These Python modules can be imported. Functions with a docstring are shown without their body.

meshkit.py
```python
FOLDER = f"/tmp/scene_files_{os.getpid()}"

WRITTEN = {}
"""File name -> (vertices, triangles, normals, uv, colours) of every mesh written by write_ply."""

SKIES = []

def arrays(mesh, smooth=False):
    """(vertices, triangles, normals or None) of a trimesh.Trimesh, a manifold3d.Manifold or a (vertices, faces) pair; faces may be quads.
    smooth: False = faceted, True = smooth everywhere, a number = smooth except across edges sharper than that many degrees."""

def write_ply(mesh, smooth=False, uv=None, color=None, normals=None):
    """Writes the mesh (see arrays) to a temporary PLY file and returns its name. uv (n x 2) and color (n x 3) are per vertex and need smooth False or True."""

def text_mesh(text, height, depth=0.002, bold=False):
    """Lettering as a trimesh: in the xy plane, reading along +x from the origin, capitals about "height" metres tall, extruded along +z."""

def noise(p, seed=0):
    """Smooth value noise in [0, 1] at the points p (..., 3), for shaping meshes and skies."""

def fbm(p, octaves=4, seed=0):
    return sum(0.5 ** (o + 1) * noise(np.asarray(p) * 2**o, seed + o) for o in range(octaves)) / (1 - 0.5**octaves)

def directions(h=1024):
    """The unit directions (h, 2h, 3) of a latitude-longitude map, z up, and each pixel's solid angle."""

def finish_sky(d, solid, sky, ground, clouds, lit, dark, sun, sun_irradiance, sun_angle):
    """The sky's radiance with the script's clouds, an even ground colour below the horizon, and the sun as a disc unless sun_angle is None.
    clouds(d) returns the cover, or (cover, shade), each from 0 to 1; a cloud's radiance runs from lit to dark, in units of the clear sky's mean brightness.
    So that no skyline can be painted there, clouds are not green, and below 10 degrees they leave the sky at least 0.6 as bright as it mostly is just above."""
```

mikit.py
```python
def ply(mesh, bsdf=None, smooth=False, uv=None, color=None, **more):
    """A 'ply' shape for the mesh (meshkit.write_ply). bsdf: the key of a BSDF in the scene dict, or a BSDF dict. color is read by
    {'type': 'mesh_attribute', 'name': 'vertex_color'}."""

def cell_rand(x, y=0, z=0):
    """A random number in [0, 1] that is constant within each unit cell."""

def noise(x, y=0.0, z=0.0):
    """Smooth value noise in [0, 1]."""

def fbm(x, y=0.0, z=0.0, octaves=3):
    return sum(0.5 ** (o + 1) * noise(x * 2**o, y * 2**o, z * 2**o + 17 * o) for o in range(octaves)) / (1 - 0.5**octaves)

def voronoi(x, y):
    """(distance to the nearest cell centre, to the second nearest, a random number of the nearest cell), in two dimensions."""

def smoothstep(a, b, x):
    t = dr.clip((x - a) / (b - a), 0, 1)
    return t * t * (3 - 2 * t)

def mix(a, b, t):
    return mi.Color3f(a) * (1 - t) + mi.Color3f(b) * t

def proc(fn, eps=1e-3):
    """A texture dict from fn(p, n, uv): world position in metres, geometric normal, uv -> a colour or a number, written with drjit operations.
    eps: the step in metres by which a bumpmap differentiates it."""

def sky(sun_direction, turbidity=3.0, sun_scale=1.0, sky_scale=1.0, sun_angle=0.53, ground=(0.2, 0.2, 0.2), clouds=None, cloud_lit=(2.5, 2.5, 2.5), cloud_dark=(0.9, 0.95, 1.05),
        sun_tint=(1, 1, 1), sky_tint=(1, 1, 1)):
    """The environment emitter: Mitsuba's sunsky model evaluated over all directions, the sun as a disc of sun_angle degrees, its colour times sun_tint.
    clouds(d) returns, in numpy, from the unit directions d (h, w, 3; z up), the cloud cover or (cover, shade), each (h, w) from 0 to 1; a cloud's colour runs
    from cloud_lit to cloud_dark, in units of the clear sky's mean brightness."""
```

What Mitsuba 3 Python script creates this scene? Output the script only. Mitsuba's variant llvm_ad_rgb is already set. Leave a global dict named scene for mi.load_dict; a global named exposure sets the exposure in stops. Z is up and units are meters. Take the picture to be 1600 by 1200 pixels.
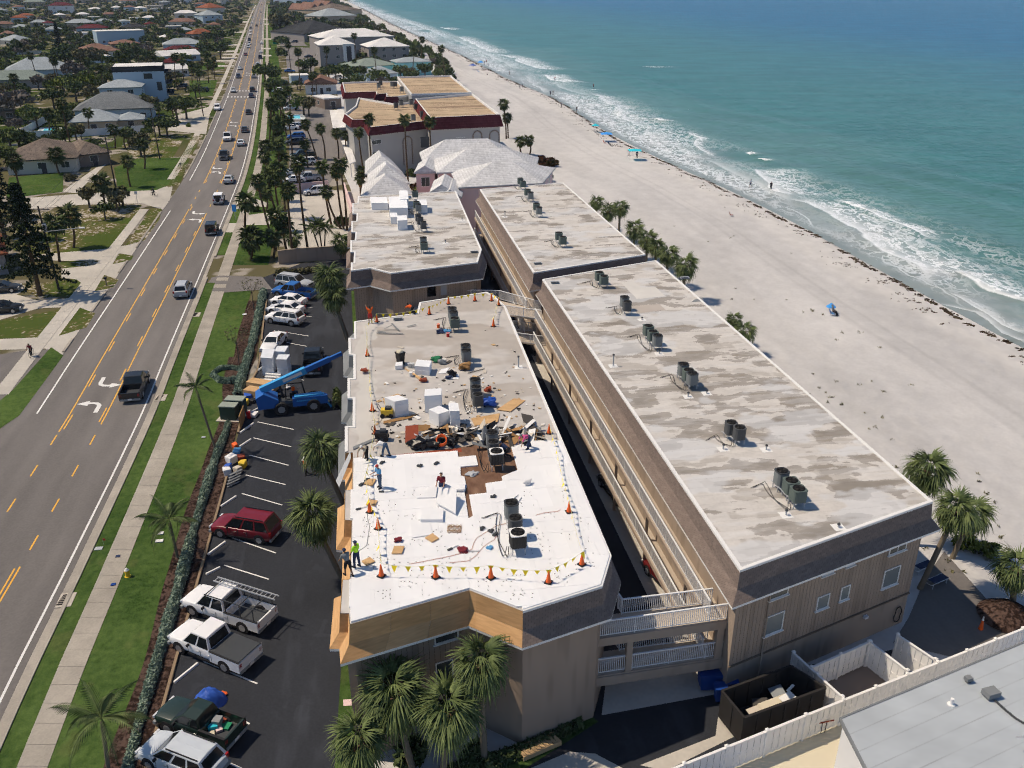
import math, random
import numpy as np, trimesh, manifold3d as m3, mitsuba as mi, drjit as dr, mikit, meshkit
from mikit import proc, noise, fbm, cell_rand, smoothstep, mix, voronoi
random.seed(7); rng = np.random.default_rng(7)
T = mi.ScalarTransform4f
scene, labels = {'type': 'scene'}, {}
# ---------------------------------------------------------------- camera, sky, exposure
CAM_H, CAM_F, HORIZON = 38.0, 1380.0, -35.0      # metres up; focal length and horizon in pixels of a 1600 x 1200 frame
PITCH = math.atan((600 - HORIZON) / CAM_F); cp, sp = math.cos(PITCH), math.sin(PITCH)
scene['camera'] = {'type': 'perspective', 'fov': 2 * math.degrees(math.atan(800 / CAM_F)), 'fov_axis': 'x', 'near_clip': 1.0, 'far_clip': 30000.0,
                   'to_world': T().look_at(origin=[0, 0, CAM_H], target=[0, cp, CAM_H - sp], up=[0, 0, 1])}
SUN = (-0.54, 0.085, 0.838)
scene['sky_light'] = mikit.sky(SUN, turbidity=3, sky_scale=0.95, sun_tint=(0.98, 0.985, 1.0))
exposure = 1.4
def at(x, y, z=0.0):
    """the point of the level z that a sight line through pixel (x, y) of the survey picture meets"""
    u, v = (x - 800) / CAM_F, (y - 600) / CAM_F
    d = np.array([u, cp - v * sp, -sp - v * cp]); t = (CAM_H - z) / -d[2]
    return np.array([d[0] * t, d[1] * t, z])
def at_depth(x, y, Y):
    """the point of the upright plane at distance Y"""
    u, v = (x - 800) / CAM_F, (y - 600) / CAM_F
    d = np.array([u, cp - v * sp, -sp - v * cp]); t = Y / d[1]
    return np.array([d[0] * t, Y, CAM_H + d[2] * t])
def lin(c):
    c = np.asarray(c, float) / 255
    return np.where(c < .04045, c / 12.92, ((c + .055) / 1.055) ** 2.4)
# ---------------------------------------------------------------- naming
def newkey(name, parent=None):
    k = base = name if parent is None else parent + '__' + name
    n = 0
    while k in scene or k in labels or k in USED:
        n += 1; k = '%s_%03d' % (base, n)
    USED.add(k); return k
USED = set()
def tag(k, label=None, cat=None, group=None, kind=None):
    d = labels.setdefault(k, {})
    for a, b in (('label', label), ('category', cat), ('group', group), ('kind', kind)):
        if b: d[a] = b
    return k
def thing(name, label, cat, group=None, kind=None):
    return tag(newkey(name), label, cat, group, kind)
def put(name, mesh, mat, parent=None, smooth=False, uv=None, xf=None, kind=None, label=None):
    k = newkey(name, parent)
    d = mikit.ply(mesh.mesh() if isinstance(mesh, MB) else mesh, mat, smooth, uv=uv)
    if xf is not None: d['to_world'] = T(xf)
    scene[k] = d
    if kind or label: tag(k, label, kind=kind)
    return k
def struct(name, mesh, mat, **kw):
    return put(name, mesh, mat, kind='structure', **kw)
def xform(loc, rz=0.0, s=1.0):
    c, q = math.cos(rz), math.sin(rz); s = np.broadcast_to(s, 3)
    return np.array([[c * s[0], -q * s[1], 0, loc[0]], [q * s[0], c * s[1], 0, loc[1]], [0, 0, s[2], loc[2]], [0, 0, 0, 1.0]])
class Proto:
    """parts of a kind of thing, to be set down any number of times; add() may name 'part' or 'part__sub_part'"""
    def __init__(self): self.parts, self.n, self.last = [], {}, {}
    def add(self, name, mesh, mat, smooth=False, kind=None, label=None):
        h, _, t = name.rpartition('__')
        h = self.last.get(h, h) + '__' if h else ''
        c = self.n.get(h + t, 0); self.n[h + t] = c + 1
        full = h + t + ('_%03d' % c if c else ''); self.last[h + t] = full; name = full
        self.parts.append((name, mikit.ply(mesh.mesh() if isinstance(mesh, MB) else mesh, mat, smooth), kind, label)); return self
    def place(self, name, label, cat, xf, group=None, mats={}, skip=(), single=False):
        r = thing(name, label, cat, group)
        for n, d, kind, lab in self.parts:
            if any(q in n for q in skip): continue
            k = r if single else r + '__' + n
            USED.add(k)
            scene[k] = {**d, 'to_world': T(xf)}
            m = mats.get(d['bsdf']['id'])
            if m: scene[k]['bsdf'] = {'type': 'ref', 'id': m}
            if (kind or lab) and not single: tag(k, lab, kind=kind)
        return r
# ---------------------------------------------------------------- mesh building
BOXF = np.array([[0, 2, 3], [0, 3, 1], [4, 5, 7], [4, 7, 6], [0, 1, 5], [0, 5, 4], [2, 6, 7], [2, 7, 3], [0, 4, 6], [0, 6, 2], [1, 3, 7], [1, 7, 5]])
BOXV = np.array([[x, y, z] for z in (-.5, .5) for y in (-.5, .5) for x in (-.5, .5)])
class MB:
    def __init__(self): self.v, self.f, self.n = [], [], 0
    def add(self, v, f):
        v, f = np.asarray(v, float), np.asarray(f, int)
        if f.shape[1] == 4: f = np.vstack([f[:, [0, 1, 2]], f[:, [0, 2, 3]]])
        self.v.append(v); self.f.append(f + self.n); self.n += len(v); return self
    def mesh(self): return trimesh.Trimesh(np.vstack(self.v), np.vstack(self.f), process=False)
    def tm(self, m): return self.add(m.vertices, m.faces)
    def box(self, c, s, rz=0.0, R=None):
        v = BOXV * np.asarray(s, float)
        if R is not None: v = v @ np.asarray(R).T
        if rz: v = v @ np.array([[math.cos(rz), math.sin(rz), 0], [-math.sin(rz), math.cos(rz), 0], [0, 0, 1]])
        return self.add(v + np.asarray(c, float), BOXF)
    def quad(self, a, b, c, d): return self.add([a, b, c, d], [[0, 1, 2, 3]])
    def poly(self, pts):
        """flat polygon facing the way its corners wind, pts (n,3)"""
        pts = np.asarray(pts, float)
        f = earclip(pts)
        return self.add(pts, f)
    def prism(self, xy, z0, z1, cap=True, bottom=False):
        xy = ccw(xy); n = len(xy)
        lo, hi = np.c_[xy, np.full(n, z0)], np.c_[xy, np.full(n, z1)]
        i = np.arange(n); j = (i + 1) % n
        self.add(np.vstack([lo, hi]), np.c_[i, j, j + n, i + n])
        if cap: self.poly(hi)
        if bottom: self.poly(lo[::-1])
        return self
    def tube(self, p, r, k=6, cap=True):
        p = np.asarray(p, float); r = np.broadcast_to(r, (len(p),)); t = np.gradient(p, axis=0)
        t /= np.linalg.norm(t, axis=1, keepdims=True) + 1e-12
        a = np.cross(t, np.where(np.abs(t[:, 2:]) < .9, [0, 0, 1.], [1., 0, 0])); a /= np.linalg.norm(a, axis=1, keepdims=True) + 1e-12
        b = np.cross(t, a); g = np.arange(k) * 2 * np.pi / k
        v = p[:, None] + r[:, None, None] * (np.cos(g)[None, :, None] * a[:, None] + np.sin(g)[None, :, None] * b[:, None])
        i, j = np.meshgrid(np.arange(len(p) - 1), np.arange(k), indexing='ij')
        q = np.stack([i * k + j, i * k + (j + 1) % k, (i + 1) * k + (j + 1) % k, (i + 1) * k + j], -1).reshape(-1, 4)[:, ::-1]
        self.add(v.reshape(-1, 3), q)
        if cap:
            self.add(v[-1], [[0, m + 1, m] for m in range(1, k - 1)]); self.add(v[0], [[0, m, m + 1] for m in range(1, k - 1)])
        return self
    def cyl(self, c, r, h, k=12, r2=None, axis=2):
        """upright cylinder or cone standing on c"""
        g = np.arange(k) * 2 * np.pi / k; r2 = r if r2 is None else r2
        lo = np.c_[np.cos(g) * r, np.sin(g) * r, 0 * g]; hi = np.c_[np.cos(g) * r2, np.sin(g) * r2, 0 * g + h]
        v = np.vstack([lo, hi]); i = np.arange(k); j = (i + 1) % k
        f = list(np.c_[i, j, j + k].tolist()) + list(np.c_[i, j + k, i + k].tolist())
        f += [[k, k + m, k + m + 1] for m in range(1, k - 1)] + [[0, m + 1, m] for m in range(1, k - 1)]
        if axis == 0: v = v[:, [2, 0, 1]]
        if axis == 1: v = v[:, [1, 2, 0]]
        return self.add(v + np.asarray(c, float), f)
    def bar(self, a, b, w, h=None, up=(0, 0, 1)):
        """square bar from a to b"""
        a, b = np.asarray(a, float), np.asarray(b, float); h = w if h is None else h
        d = b - a; L = np.linalg.norm(d); d = d / L; s = np.cross(d, up)
        if np.linalg.norm(s) < 1e-6: s = np.array([1., 0, 0])
        s /= np.linalg.norm(s); u = np.cross(s, d)
        return self.box((a + b) / 2, (w, L, h), R=np.c_[s, d, u])
    def grid(self, P):
        """surface through the points P (m, n, 3)"""
        P = np.asarray(P, float); m, n = P.shape[:2]
        i, j = np.meshgrid(np.arange(m - 1), np.arange(n - 1), indexing='ij')
        q = np.stack([i * n + j, i * n + j + 1, (i + 1) * n + j + 1, (i + 1) * n + j], -1).reshape(-1, 4)
        return self.add(P.reshape(-1, 3), q)
def ccw(xy):
    xy = np.asarray(xy, float)[:, :2]; x, y = xy.T
    return xy if (x * np.roll(y, -1) - y * np.roll(x, -1)).sum() > 0 else xy[::-1]
def earclip(p):
    import mapbox_earcut as me
    p = np.asarray(p, float)
    nrm = np.cross(p - p.mean(0), np.roll(p, -1, 0) - p.mean(0)).sum(0); ax = np.argmax(np.abs(nrm))
    q = np.ascontiguousarray(np.delete(p, ax, 1))
    f = np.asarray(me.triangulate_float64(q, np.array([len(q)], np.uint32))).reshape(-1, 3)
    t = np.cross(p[f[:, 1]] - p[f[:, 0]], p[f[:, 2]] - p[f[:, 0]]).sum(0)
    return f if t @ nrm > 0 else f[:, ::-1]
def sheet(xy, z):
    """flat polygon facing up"""
    xy = ccw(xy); return MB().poly(np.c_[xy, np.full(len(xy), z)])
def pts(l, z=0.0): return np.array([at(x, y, z) for x, y in l])
def inset(xy, d):
    """offset of a polygon, d > 0 outwards; mitred"""
    xy = ccw(xy); e = np.roll(xy, -1, 0) - xy; e /= np.linalg.norm(e, axis=1, keepdims=True)
    n = np.c_[e[:, 1], -e[:, 0]]; pn = np.roll(n, 1, 0)
    b = n + pn; b /= (1 + (n * pn).sum(1))[:, None]
    return xy + b * d
def blob(pts_r, edge=None, it=0):
    """hull of spheres [(x,y,z,r), ...]"""
    return m3.Manifold.batch_hull([m3.Manifold.sphere(r, 10).translate((x, y, z)) for x, y, z, r in pts_r])
def mtm(m):
    g = m.to_mesh(); return trimesh.Trimesh(g.vert_properties[:, :3], g.tri_verts, process=False)
# ---------------------------------------------------------------- street line, waterline, breaker crests
from scipy.interpolate import PchipInterpolator
_R = np.array([(-12, -40), (-29.6, 38.8), (-31.4, 50.5), (-36, 78.5), (-37.2, 84.5), (-42.9, 114.1), (-54.2, 172.2), (-56.6, 184.2), (-81.3, 289.5), (-122, 453.2), (-250, 960), (-760, 3000), (-2260, 9000)])
XR = PchipInterpolator(_R[:, 1], _R[:, 0])                # the street's right edge line
def xr(Y, off=0.0):
    Y = np.asarray(Y, float); d = XR(Y, 1)
    return XR(Y) + off * np.sqrt(1 + d * d)
_S = np.array([(-40, 78.), (40, 66.5), (93, 58.2), (110.9, 54.9), (126.9, 52.3), (147.6, 48.9), (172.2, 43.7), (201.6, 36.1), (247.3, 26.1), (317, 15.4), (379.7, 0), (512, -27.9), (730, -78.7), (1395, -223), (3000, -580), (9000, -1900)])
XS = PchipInterpolator(_S[:, 0], _S[:, 1])                # the waterline
# crests of the breaking waves: (shoreward edge, seaward edge, how thin the foam is)
CRESTS = []
for f_, k_, th_ in [
    ([(1229, 307), (1262, 323), (1292, 337), (1340, 367), (1380, 395), (1435, 417), (1462, 441)], [(1304, 300), (1330, 308), (1355, 320), (1407, 343), (1437, 358), (1472, 371), (1500, 392)], .35),
    ([(1300, 309), (1340, 322), (1370, 340), (1407, 352), (1437, 368), (1468, 375)], [(1306, 299), (1345, 314), (1380, 332), (1412, 344), (1440, 359), (1473, 371)], .1),
    ([(1487, 421), (1522, 441), (1570, 462), (1604, 475)], [(1498, 412), (1535, 421), (1575, 430), (1606, 444)], .3),
    ([(1476, 455), (1517, 476), (1552, 497), (1604, 524)], [(1486, 452), (1530, 470), (1565, 488), (1606, 508)], .75),
    ([(1465, 473), (1500, 482), (1525, 488), (1562, 520), (1604, 538)], [(1468, 471), (1504, 480), (1529, 486), (1566, 517), (1606, 535)], .9),
    ([(1174, 262), (1190, 286), (1212, 300), (1236, 308)], [(1202, 258), (1228, 268), (1248, 276), (1264, 285)], .35),
    ([(1170, 239), (1176, 243)], [(1168, 236), (1178, 240)], 0), ([(1178, 248), (1196, 252)], [(1180, 244), (1202, 250)], .1),
    ([(927, 146), (935, 154), (960, 166), (972, 186), (996, 198)], [(933, 144), (950, 153), (982, 165), (1000, 175), (1018, 187)], .35),
    ([(886, 148), (895, 163), (925, 175), (945, 187), (975, 203)], [(889, 147), (899, 162), (930, 173), (950, 185), (980, 201)], .9),
    ([(1007, 201), (1017, 221), (1028, 231)], [(1012, 200), (1022, 218), (1032, 229)], .9),
    ([(1067, 205), (1087, 216), (1084, 227), (1105, 246)], [(1072, 201), (1092, 212), (1108, 232), (1134, 242)], .35),
    ([(1010, 203), (1040, 225), (1075, 240), (1100, 252)], [(1060, 200), (1080, 214), (1100, 230), (1128, 246)], 1.0),
    ([(1022, 186), (1034, 190)], [(1026, 182), (1036, 186)], 0), ([(998, 104), (1024, 105)], [(1002, 100), (1022, 102)], .1), ([(808, 50.5), (832, 50.5)], [(808, 49), (832, 49)], 0), ([(864, 66.5), (886, 66.5)], [(864, 65), (886, 65)], 0),
    ([(925, 139), (928, 140)], [(925, 137), (928, 138)], 0),
    ([(825, 117), (832, 132), (855, 146)], [(828, 116), (838, 131), (862, 144)], .8),
    ([(848, 116), (862, 125), (886, 129)], [(854, 113), (872, 118), (890, 126)], .1),
    ([(800, 92), (825, 103), (848, 108), (866, 109)], [(802, 89), (826, 99), (850, 103), (868, 106)], .15),
    ([(770, 84), (800, 90), (830, 100)], [(776, 82), (806, 86), (840, 98)], .3), ([(707, 56), (732, 66), (752, 76), (775, 84)], [(711, 53), (738, 62), (760, 72), (784, 82)], .25),
    ([(687, 43), (702, 46)], [(685, 40), (706, 43)], 0), ([(575, 16), (600, 24), (640, 36), (680, 52), (712, 66)], [(590, 13), (625, 22), (655, 32), (700, 49), (730, 62)], .55), ([(525, 1), (550, 8), (580, 16)], [(545, 0), (570, 6), (600, 14)], .5),
    ([(700, 58), (740, 76), (790, 100), (820, 112)], [(708, 55), (752, 72), (800, 94), (832, 108)], .85), ([(860, 128), (890, 142), (920, 150)], [(868, 124), (900, 134), (930, 146)], 1.0),
    ([(1340, 330), (1400, 365), (1450, 400), (1500, 425)], [(1360, 322), (1420, 350), (1480, 380), (1530, 410)], 1.0), ([(1100, 247), (1150, 275), (1200, 300), (1240, 318)], [(1130, 240), (1180, 256), (1230, 275), (1262, 300)], 1.0)]:
    f_, k_ = np.array([at(*q, -.2) for q in f_]), np.array([at(*q, -.2) for q in k_]); kn = np.c_[f_[:, 0] - XS(f_[:, 1]), f_[:, 1]]; kn = kn[np.argsort(kn[:, 1])]
    CRESTS.append((kn, float(np.clip(np.linalg.norm(f_.mean(0) - k_.mean(0)), 1.2, 14)), th_))
# ---------------------------------------------------------------- materials
def rgb(c): return {'type': 'rgb', 'value': [float(x) for x in c]}
def M(name, c, rough=.6, spec=.3, metal=0., clear=0., bump=None, height=.01, eps=.02, **kw):
    """c: linear colour, or a procedure of (p, n, uv)"""
    col = proc(c) if callable(c) else rgb(c)
    b = {'type': 'diffuse', 'reflectance': col} if rough >= 1 else {'type': 'principled', 'base_color': col, 'roughness': rough if not callable(rough) else proc(rough), 'specular': spec, 'metallic': metal, 'clearcoat': clear, 'clearcoat_gloss': .9, **kw}
    if bump is not None: b = {'type': 'bumpmap', 'arbitrary': proc(bump, eps), 'scale': height, 'bsdf': b}
    scene[name] = {'type': 'twosided', 'bsdf': b}
    return name
def clr(r, g, b): return mi.Color3f(r, g, b)
UA = -0.165; UL = math.hypot(1, UA)                    # the street runs along (UA, 1) near the buildings
def along(p): return (p.y + p.x * UA) / UL
def across(p): return (p.x - p.y * UA) / UL
for n_, c_, r_ in (('white_paint', (.78, .78, .77), .45), ('trim_white', (.74, .74, .72), .5), ('rail_white', (.72, .74, .76), .45), ('black_plastic', (.018, .018, .02), .5),
                   ('rubber', (.02, .02, .022), .8), ('dark_metal', (.05, .055, .06), .5), ('tan_floor', (.44, .385, .32), .9), ('pale_concrete', (.5, .46, .4), 1.),
                   ('concrete_joint', (.27, .245, .21), 1.), ('skin', (.42, .25, .17), .6), ('skin_dark', (.2, .11, .07), .6), ('hair_dark', (.02, .016, .013), .6),
                   ('orange_cloth', (.85, .13, .02), .9), ('red_cloth', (.42, .03, .03), .9), ('maroon_cloth', (.16, .02, .03), .9), ('blue_cloth', (.1, .3, .55), .9), ('navy_cloth', (.03, .045, .1), .9),
                   ('denim', (.06, .1, .17), .9), ('black_cloth', (.015, .015, .018), .9), ('grey_cloth', (.2, .22, .23), .9), ('lime_cloth', (.45, .85, .04), .9), ('white_cloth', (.7, .7, .7), .9),
                   ('khaki_cloth', (.4, .35, .26), .9), ('pink_cloth', (.6, .1, .25), .9), ('teal_cloth', (.02, .45, .5), .9), ('cyan_cloth', (.03, .5, .62), .8), ('sky_cloth', (.05, .3, .75), .8),
                   ('cone_orange', (.78, .13, .025), .5), ('tape_yellow', (.85, .68, .03), .6), ('tape_pale', (.75, .72, .45), .6), ('caution_yellow', (.75, .52, .05), .5), ('bin_blue', (.01, .05, .24), .45), ('bin_cyan', (.03, .4, .6), .5),
                   ('sign_green', (.02, .25, .12), .5), ('sign_blue', (.03, .2, .5), .5), ('machine_blue', (.02, .12, .42), .4), ('machine_cyan', (.06, .35, .7), .4), ('fire_red', (.5, .02, .02), .4),
                   ('hydrant_yellow', (.75, .5, .03), .5), ('utility_green', (.03, .055, .04), .6), ('utility_pale', (.28, .32, .27), .6), ('galvanised', (.42, .44, .46), .4), ('rust_steel', (.024, .022, .021), .8),
                   ('tarp_blue', (.03, .1, .45), .5), ('bag_black', (.012, .012, .014), .35), ('rust_red', (.28, .06, .03), .8), ('lumber', (.5, .34, .18), .85), ('old_timber', (.27, .2, .13), .95), ('lumber_dark', (.3, .17, .07), .85),
                   ('pole_wood', (.09, .075, .06), .95), ('trunk_grey', (.2, .17, .13), 1.), ('trunk_brown', (.12, .085, .055), 1.), ('dead_frond', (.3, .2, .09), 1.), ('branch', (.13, .11, .09), 1.),
                   ('terracotta', (.5, .17, .08), .9), ('brick_red', (.25, .035, .03), .85), ('wall_cream', (.62, .58, .5), 1.), ('wall_white', (.75, .76, .76), 1.), ('wall_stone', (.42, .42, .41), 1.), ('wall_pink', (.72, .55, .54), 1.), ('wall_blue', (.4, .52, .62), 1.),
                   ('wall_teal', (.3, .6, .62), 1.), ('wall_grey', (.33, .31, .3), 1.), ('wall_tan', (.45, .38, .29), 1.), ('wall_brown', (.25, .2, .17), 1.), ('frame_dark', (.05, .05, .06), .5), ('door_grey', (.35, .37, .4), .6),
                   ('steel_black', (.03, .03, .03), .6), ('pennant_yellow', (.85, .66, .02), .6), ('grey_plastic', (.25, .27, .28), .5), ('green_cloth', (.02, .16, .07), .8), ('sun_bleached', (.55, .5, .42), .9), ('membrane_dark', (.07, .065, .06), .9),
                   ('pool_tile', (.55, .6, .6), .4), ('wicker_red', (.3, .05, .03), .8), ('white_line', (.7, .7, .68), .8), ('yellow_line', (.75, .4, .06), .8), ('shade_cream', (.6, .55, .42), .9), ('chair_blue', (.05, .2, .5), .7)):
    M(n_, c_, r_)
M('window_glass', (.035, .05, .055), .12, .5); M('car_glass', (.012, .015, .018), .06, .5); M('blind_glass', (.13, .16, .17), .25, .5); M('lamp_glass', (.6, .62, .65), .15, .5); M('tail_red', (.35, .01, .01), .2, .5)
M('chrome', (.5, .51, .52), .25, .5, metal=.9); M('alloy', (.42, .43, .45), .35, .5, metal=.6); M('pool_water', (.08, .55, .65), .08, .5)
for n_, c_ in (('white', (.76, .77, .78)), ('black', (.012, .013, .015)), ('silver', (.4, .43, .46)), ('red', (.16, .006, .014)), ('darkgreen', (.012, .028, .022)), ('blue', (.02, .12, .4)), ('grey', (.11, .12, .13)), ('palesilver', (.5, .55, .6)), ('navy', (.015, .025, .06)), ('darkred', (.1, .008, .008)), ('beige', (.4, .36, .3)), ('charcoal', (.03, .033, .037))):
    M('paint_' + n_, c_, .3, .5, clear=.8)
def m_asphalt(p, n, uv):
    a, c = along(p), across(p)
    w = fbm(a * .12, c * .9, 3, 3); g = noise(p.x * 9, p.y * 9)
    s = noise(a * .05, c * .5, 9)
    v = .15 + .045 * (w - .5) + .02 * (g - .5) + .016 * smoothstep(.55, .8, s)
    return clr(v * 1.05, v * .985, v * .94)
M('road_asphalt', m_asphalt, .9, .2)
def m_lot(p, n, uv):
    w = fbm(p.x * .25, p.y * .25, 1, 4); g = noise(p.x * 14, p.y * 14); d = smoothstep(.55, .8, fbm(across(p) * .9, along(p) * .18, 7, 4)) ; k = smoothstep(.70, .78, noise(p.x * 2.3, p.y * 2.3, 4)) * smoothstep(.6, .8, noise(p.x * .5, p.y * .5, 8))
    v = .028 + .012 * (w - .5) + .006 * (g - .5) + .012 * d + .006 * k
    return clr(v * .88, v * 1.0, v * 1.27)
M('lot_asphalt', m_lot, .85, .25)
def m_conc(p, n, uv):
    w = fbm(p.x * .8, p.y * .8, 2, 4); g = noise(p.x * 11, p.y * 11); t = noise(along(p) / 1.5, 0, 3)
    v = .36 + .12 * (w - .5) + .05 * (g - .5) + .07 * (t - .5)
    return clr(v * 1.05, v * .97, v * .84)
M('sidewalk_concrete', m_conc, 1.)
def m_drive(p, n, uv):
    w = fbm(p.x * .35, p.y * .35, 5, 4); g = noise(p.x * 7, p.y * 7)
    v = .5 + .16 * (w - .5) + .05 * (g - .5)
    return clr(v, v * .95, v * .85)
M('driveway_concrete', m_drive, 1.)
def m_grass(p, n, uv):
    w = fbm(p.x * .16, p.y * .16, 2, 3); g = fbm(p.x * 3.2, p.y * 3.2, 6, 3); b = noise(p.x * 17, p.y * 17)
    k = dr.clip(.5 + 1.1 * (w - .5) + .8 * (g - .5) + .35 * (b - .5), 0, 1)
    return mix(mix((.026, .058, .014), (.095, .15, .042), k), (.17, .15, .07), .18 * smoothstep(.6, .75, fbm(p.x * .5, p.y * .5, 11, 4)))
M('lawn_grass', m_grass, 1., bump=lambda p, n, uv: fbm(p.x * 9, p.y * 9, 0, 2), height=.05, eps=.03)
def m_dry(p, n, uv):
    w = fbm(p.x * .2, p.y * .2, 3, 4); g = fbm(p.x * 2.5, p.y * 2.5, 6, 3)
    k = smoothstep(.3, .7, w + .5 * (g - .5))
    return mix(mix((.07, .1, .025), (.15, .125, .055), k), (.45, .41, .35), smoothstep(.62, .72, g * .6 + w * .5))
M('dry_grass', m_dry, 1.)
def m_land(p, n, uv):
    w = fbm(p.x * .02, p.y * .02, 3, 3); g = fbm(p.x * .25, p.y * .25, 6, 3)
    return mix(mix((.05, .075, .02), (.12, .11, .06), smoothstep(.35, .65, w)), (.33, .3, .26), smoothstep(.58, .7, g))
M('suburb_ground', m_land, 1.)
def m_mulch(p, n, uv):
    g = fbm(p.x * 7, p.y * 7, 1, 3); w = noise(p.x * .7, p.y * .7)
    return mix((.025, .016, .013), (.105, .07, .058), smoothstep(.3, .75, g + .3 * (w - .5)))
M('bark_mulch', m_mulch, 1., bump=lambda p, n, uv: fbm(p.x * 8, p.y * 8, 0, 2), height=.06, eps=.03)
def m_sand(p, n, uv):
    w = fbm(p.x * .06, p.y * .04, 3, 4); g = fbm(p.x * .7, p.y * .5, 8, 4); f = noise(p.x * 6, p.y * 6)
    f = .6 * f + .5 * noise(p.x * 2.6, p.y * 2.6, 3); w = .7 * w + .3 * fbm(uv.x * .45, uv.y * .03, 6, 3)
    s = uv.x                                              # metres seaward of the wrack line (negative: up the beach)
    v = .56 + .09 * (w - .5) + .1 * (g - .5) + .05 * (f - .5)
    dry = mix((.93, .925, .92), (1.0, .99, .975), smoothstep(.35, .65, w)) * v
    pale = clr(.64, .63, .61) * (.9 + .25 * (g - .5))
    dry = dry * (1 - .07 * smoothstep(.5, .1, dr.abs(s + 13 + 1.5 * (w - .5)))) * (1 - .06 * smoothstep(.5, .1, dr.abs(s + 15.2 + 1.5 * (w - .5)))) * (1 - .08 * smoothstep(.45, .62, fbm(s * .16, uv.y * .02, 9, 3)))
    c = dry * (1 - .75 * smoothstep(-9., -5., s + 5 * (w - .5))) + pale * (.75 * smoothstep(-9., -5., s + 5 * (w - .5)))
    wet = clr(.17, .165, .155) * (.9 + .3 * (g - .5))
    k = smoothstep(-.6, 1.0, s + 2.2 * (w - .5) + .8 * (g - .5))
    return c * (1 - k) + wet * k
M('beach_sand', m_sand, 1., bump=lambda p, n, uv: fbm(p.x * 1.1, p.y * 1.1, 0, 4) + .6 * fbm(p.x * .16, p.y * .12, 4, 2), height=.16, eps=.1)
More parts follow.
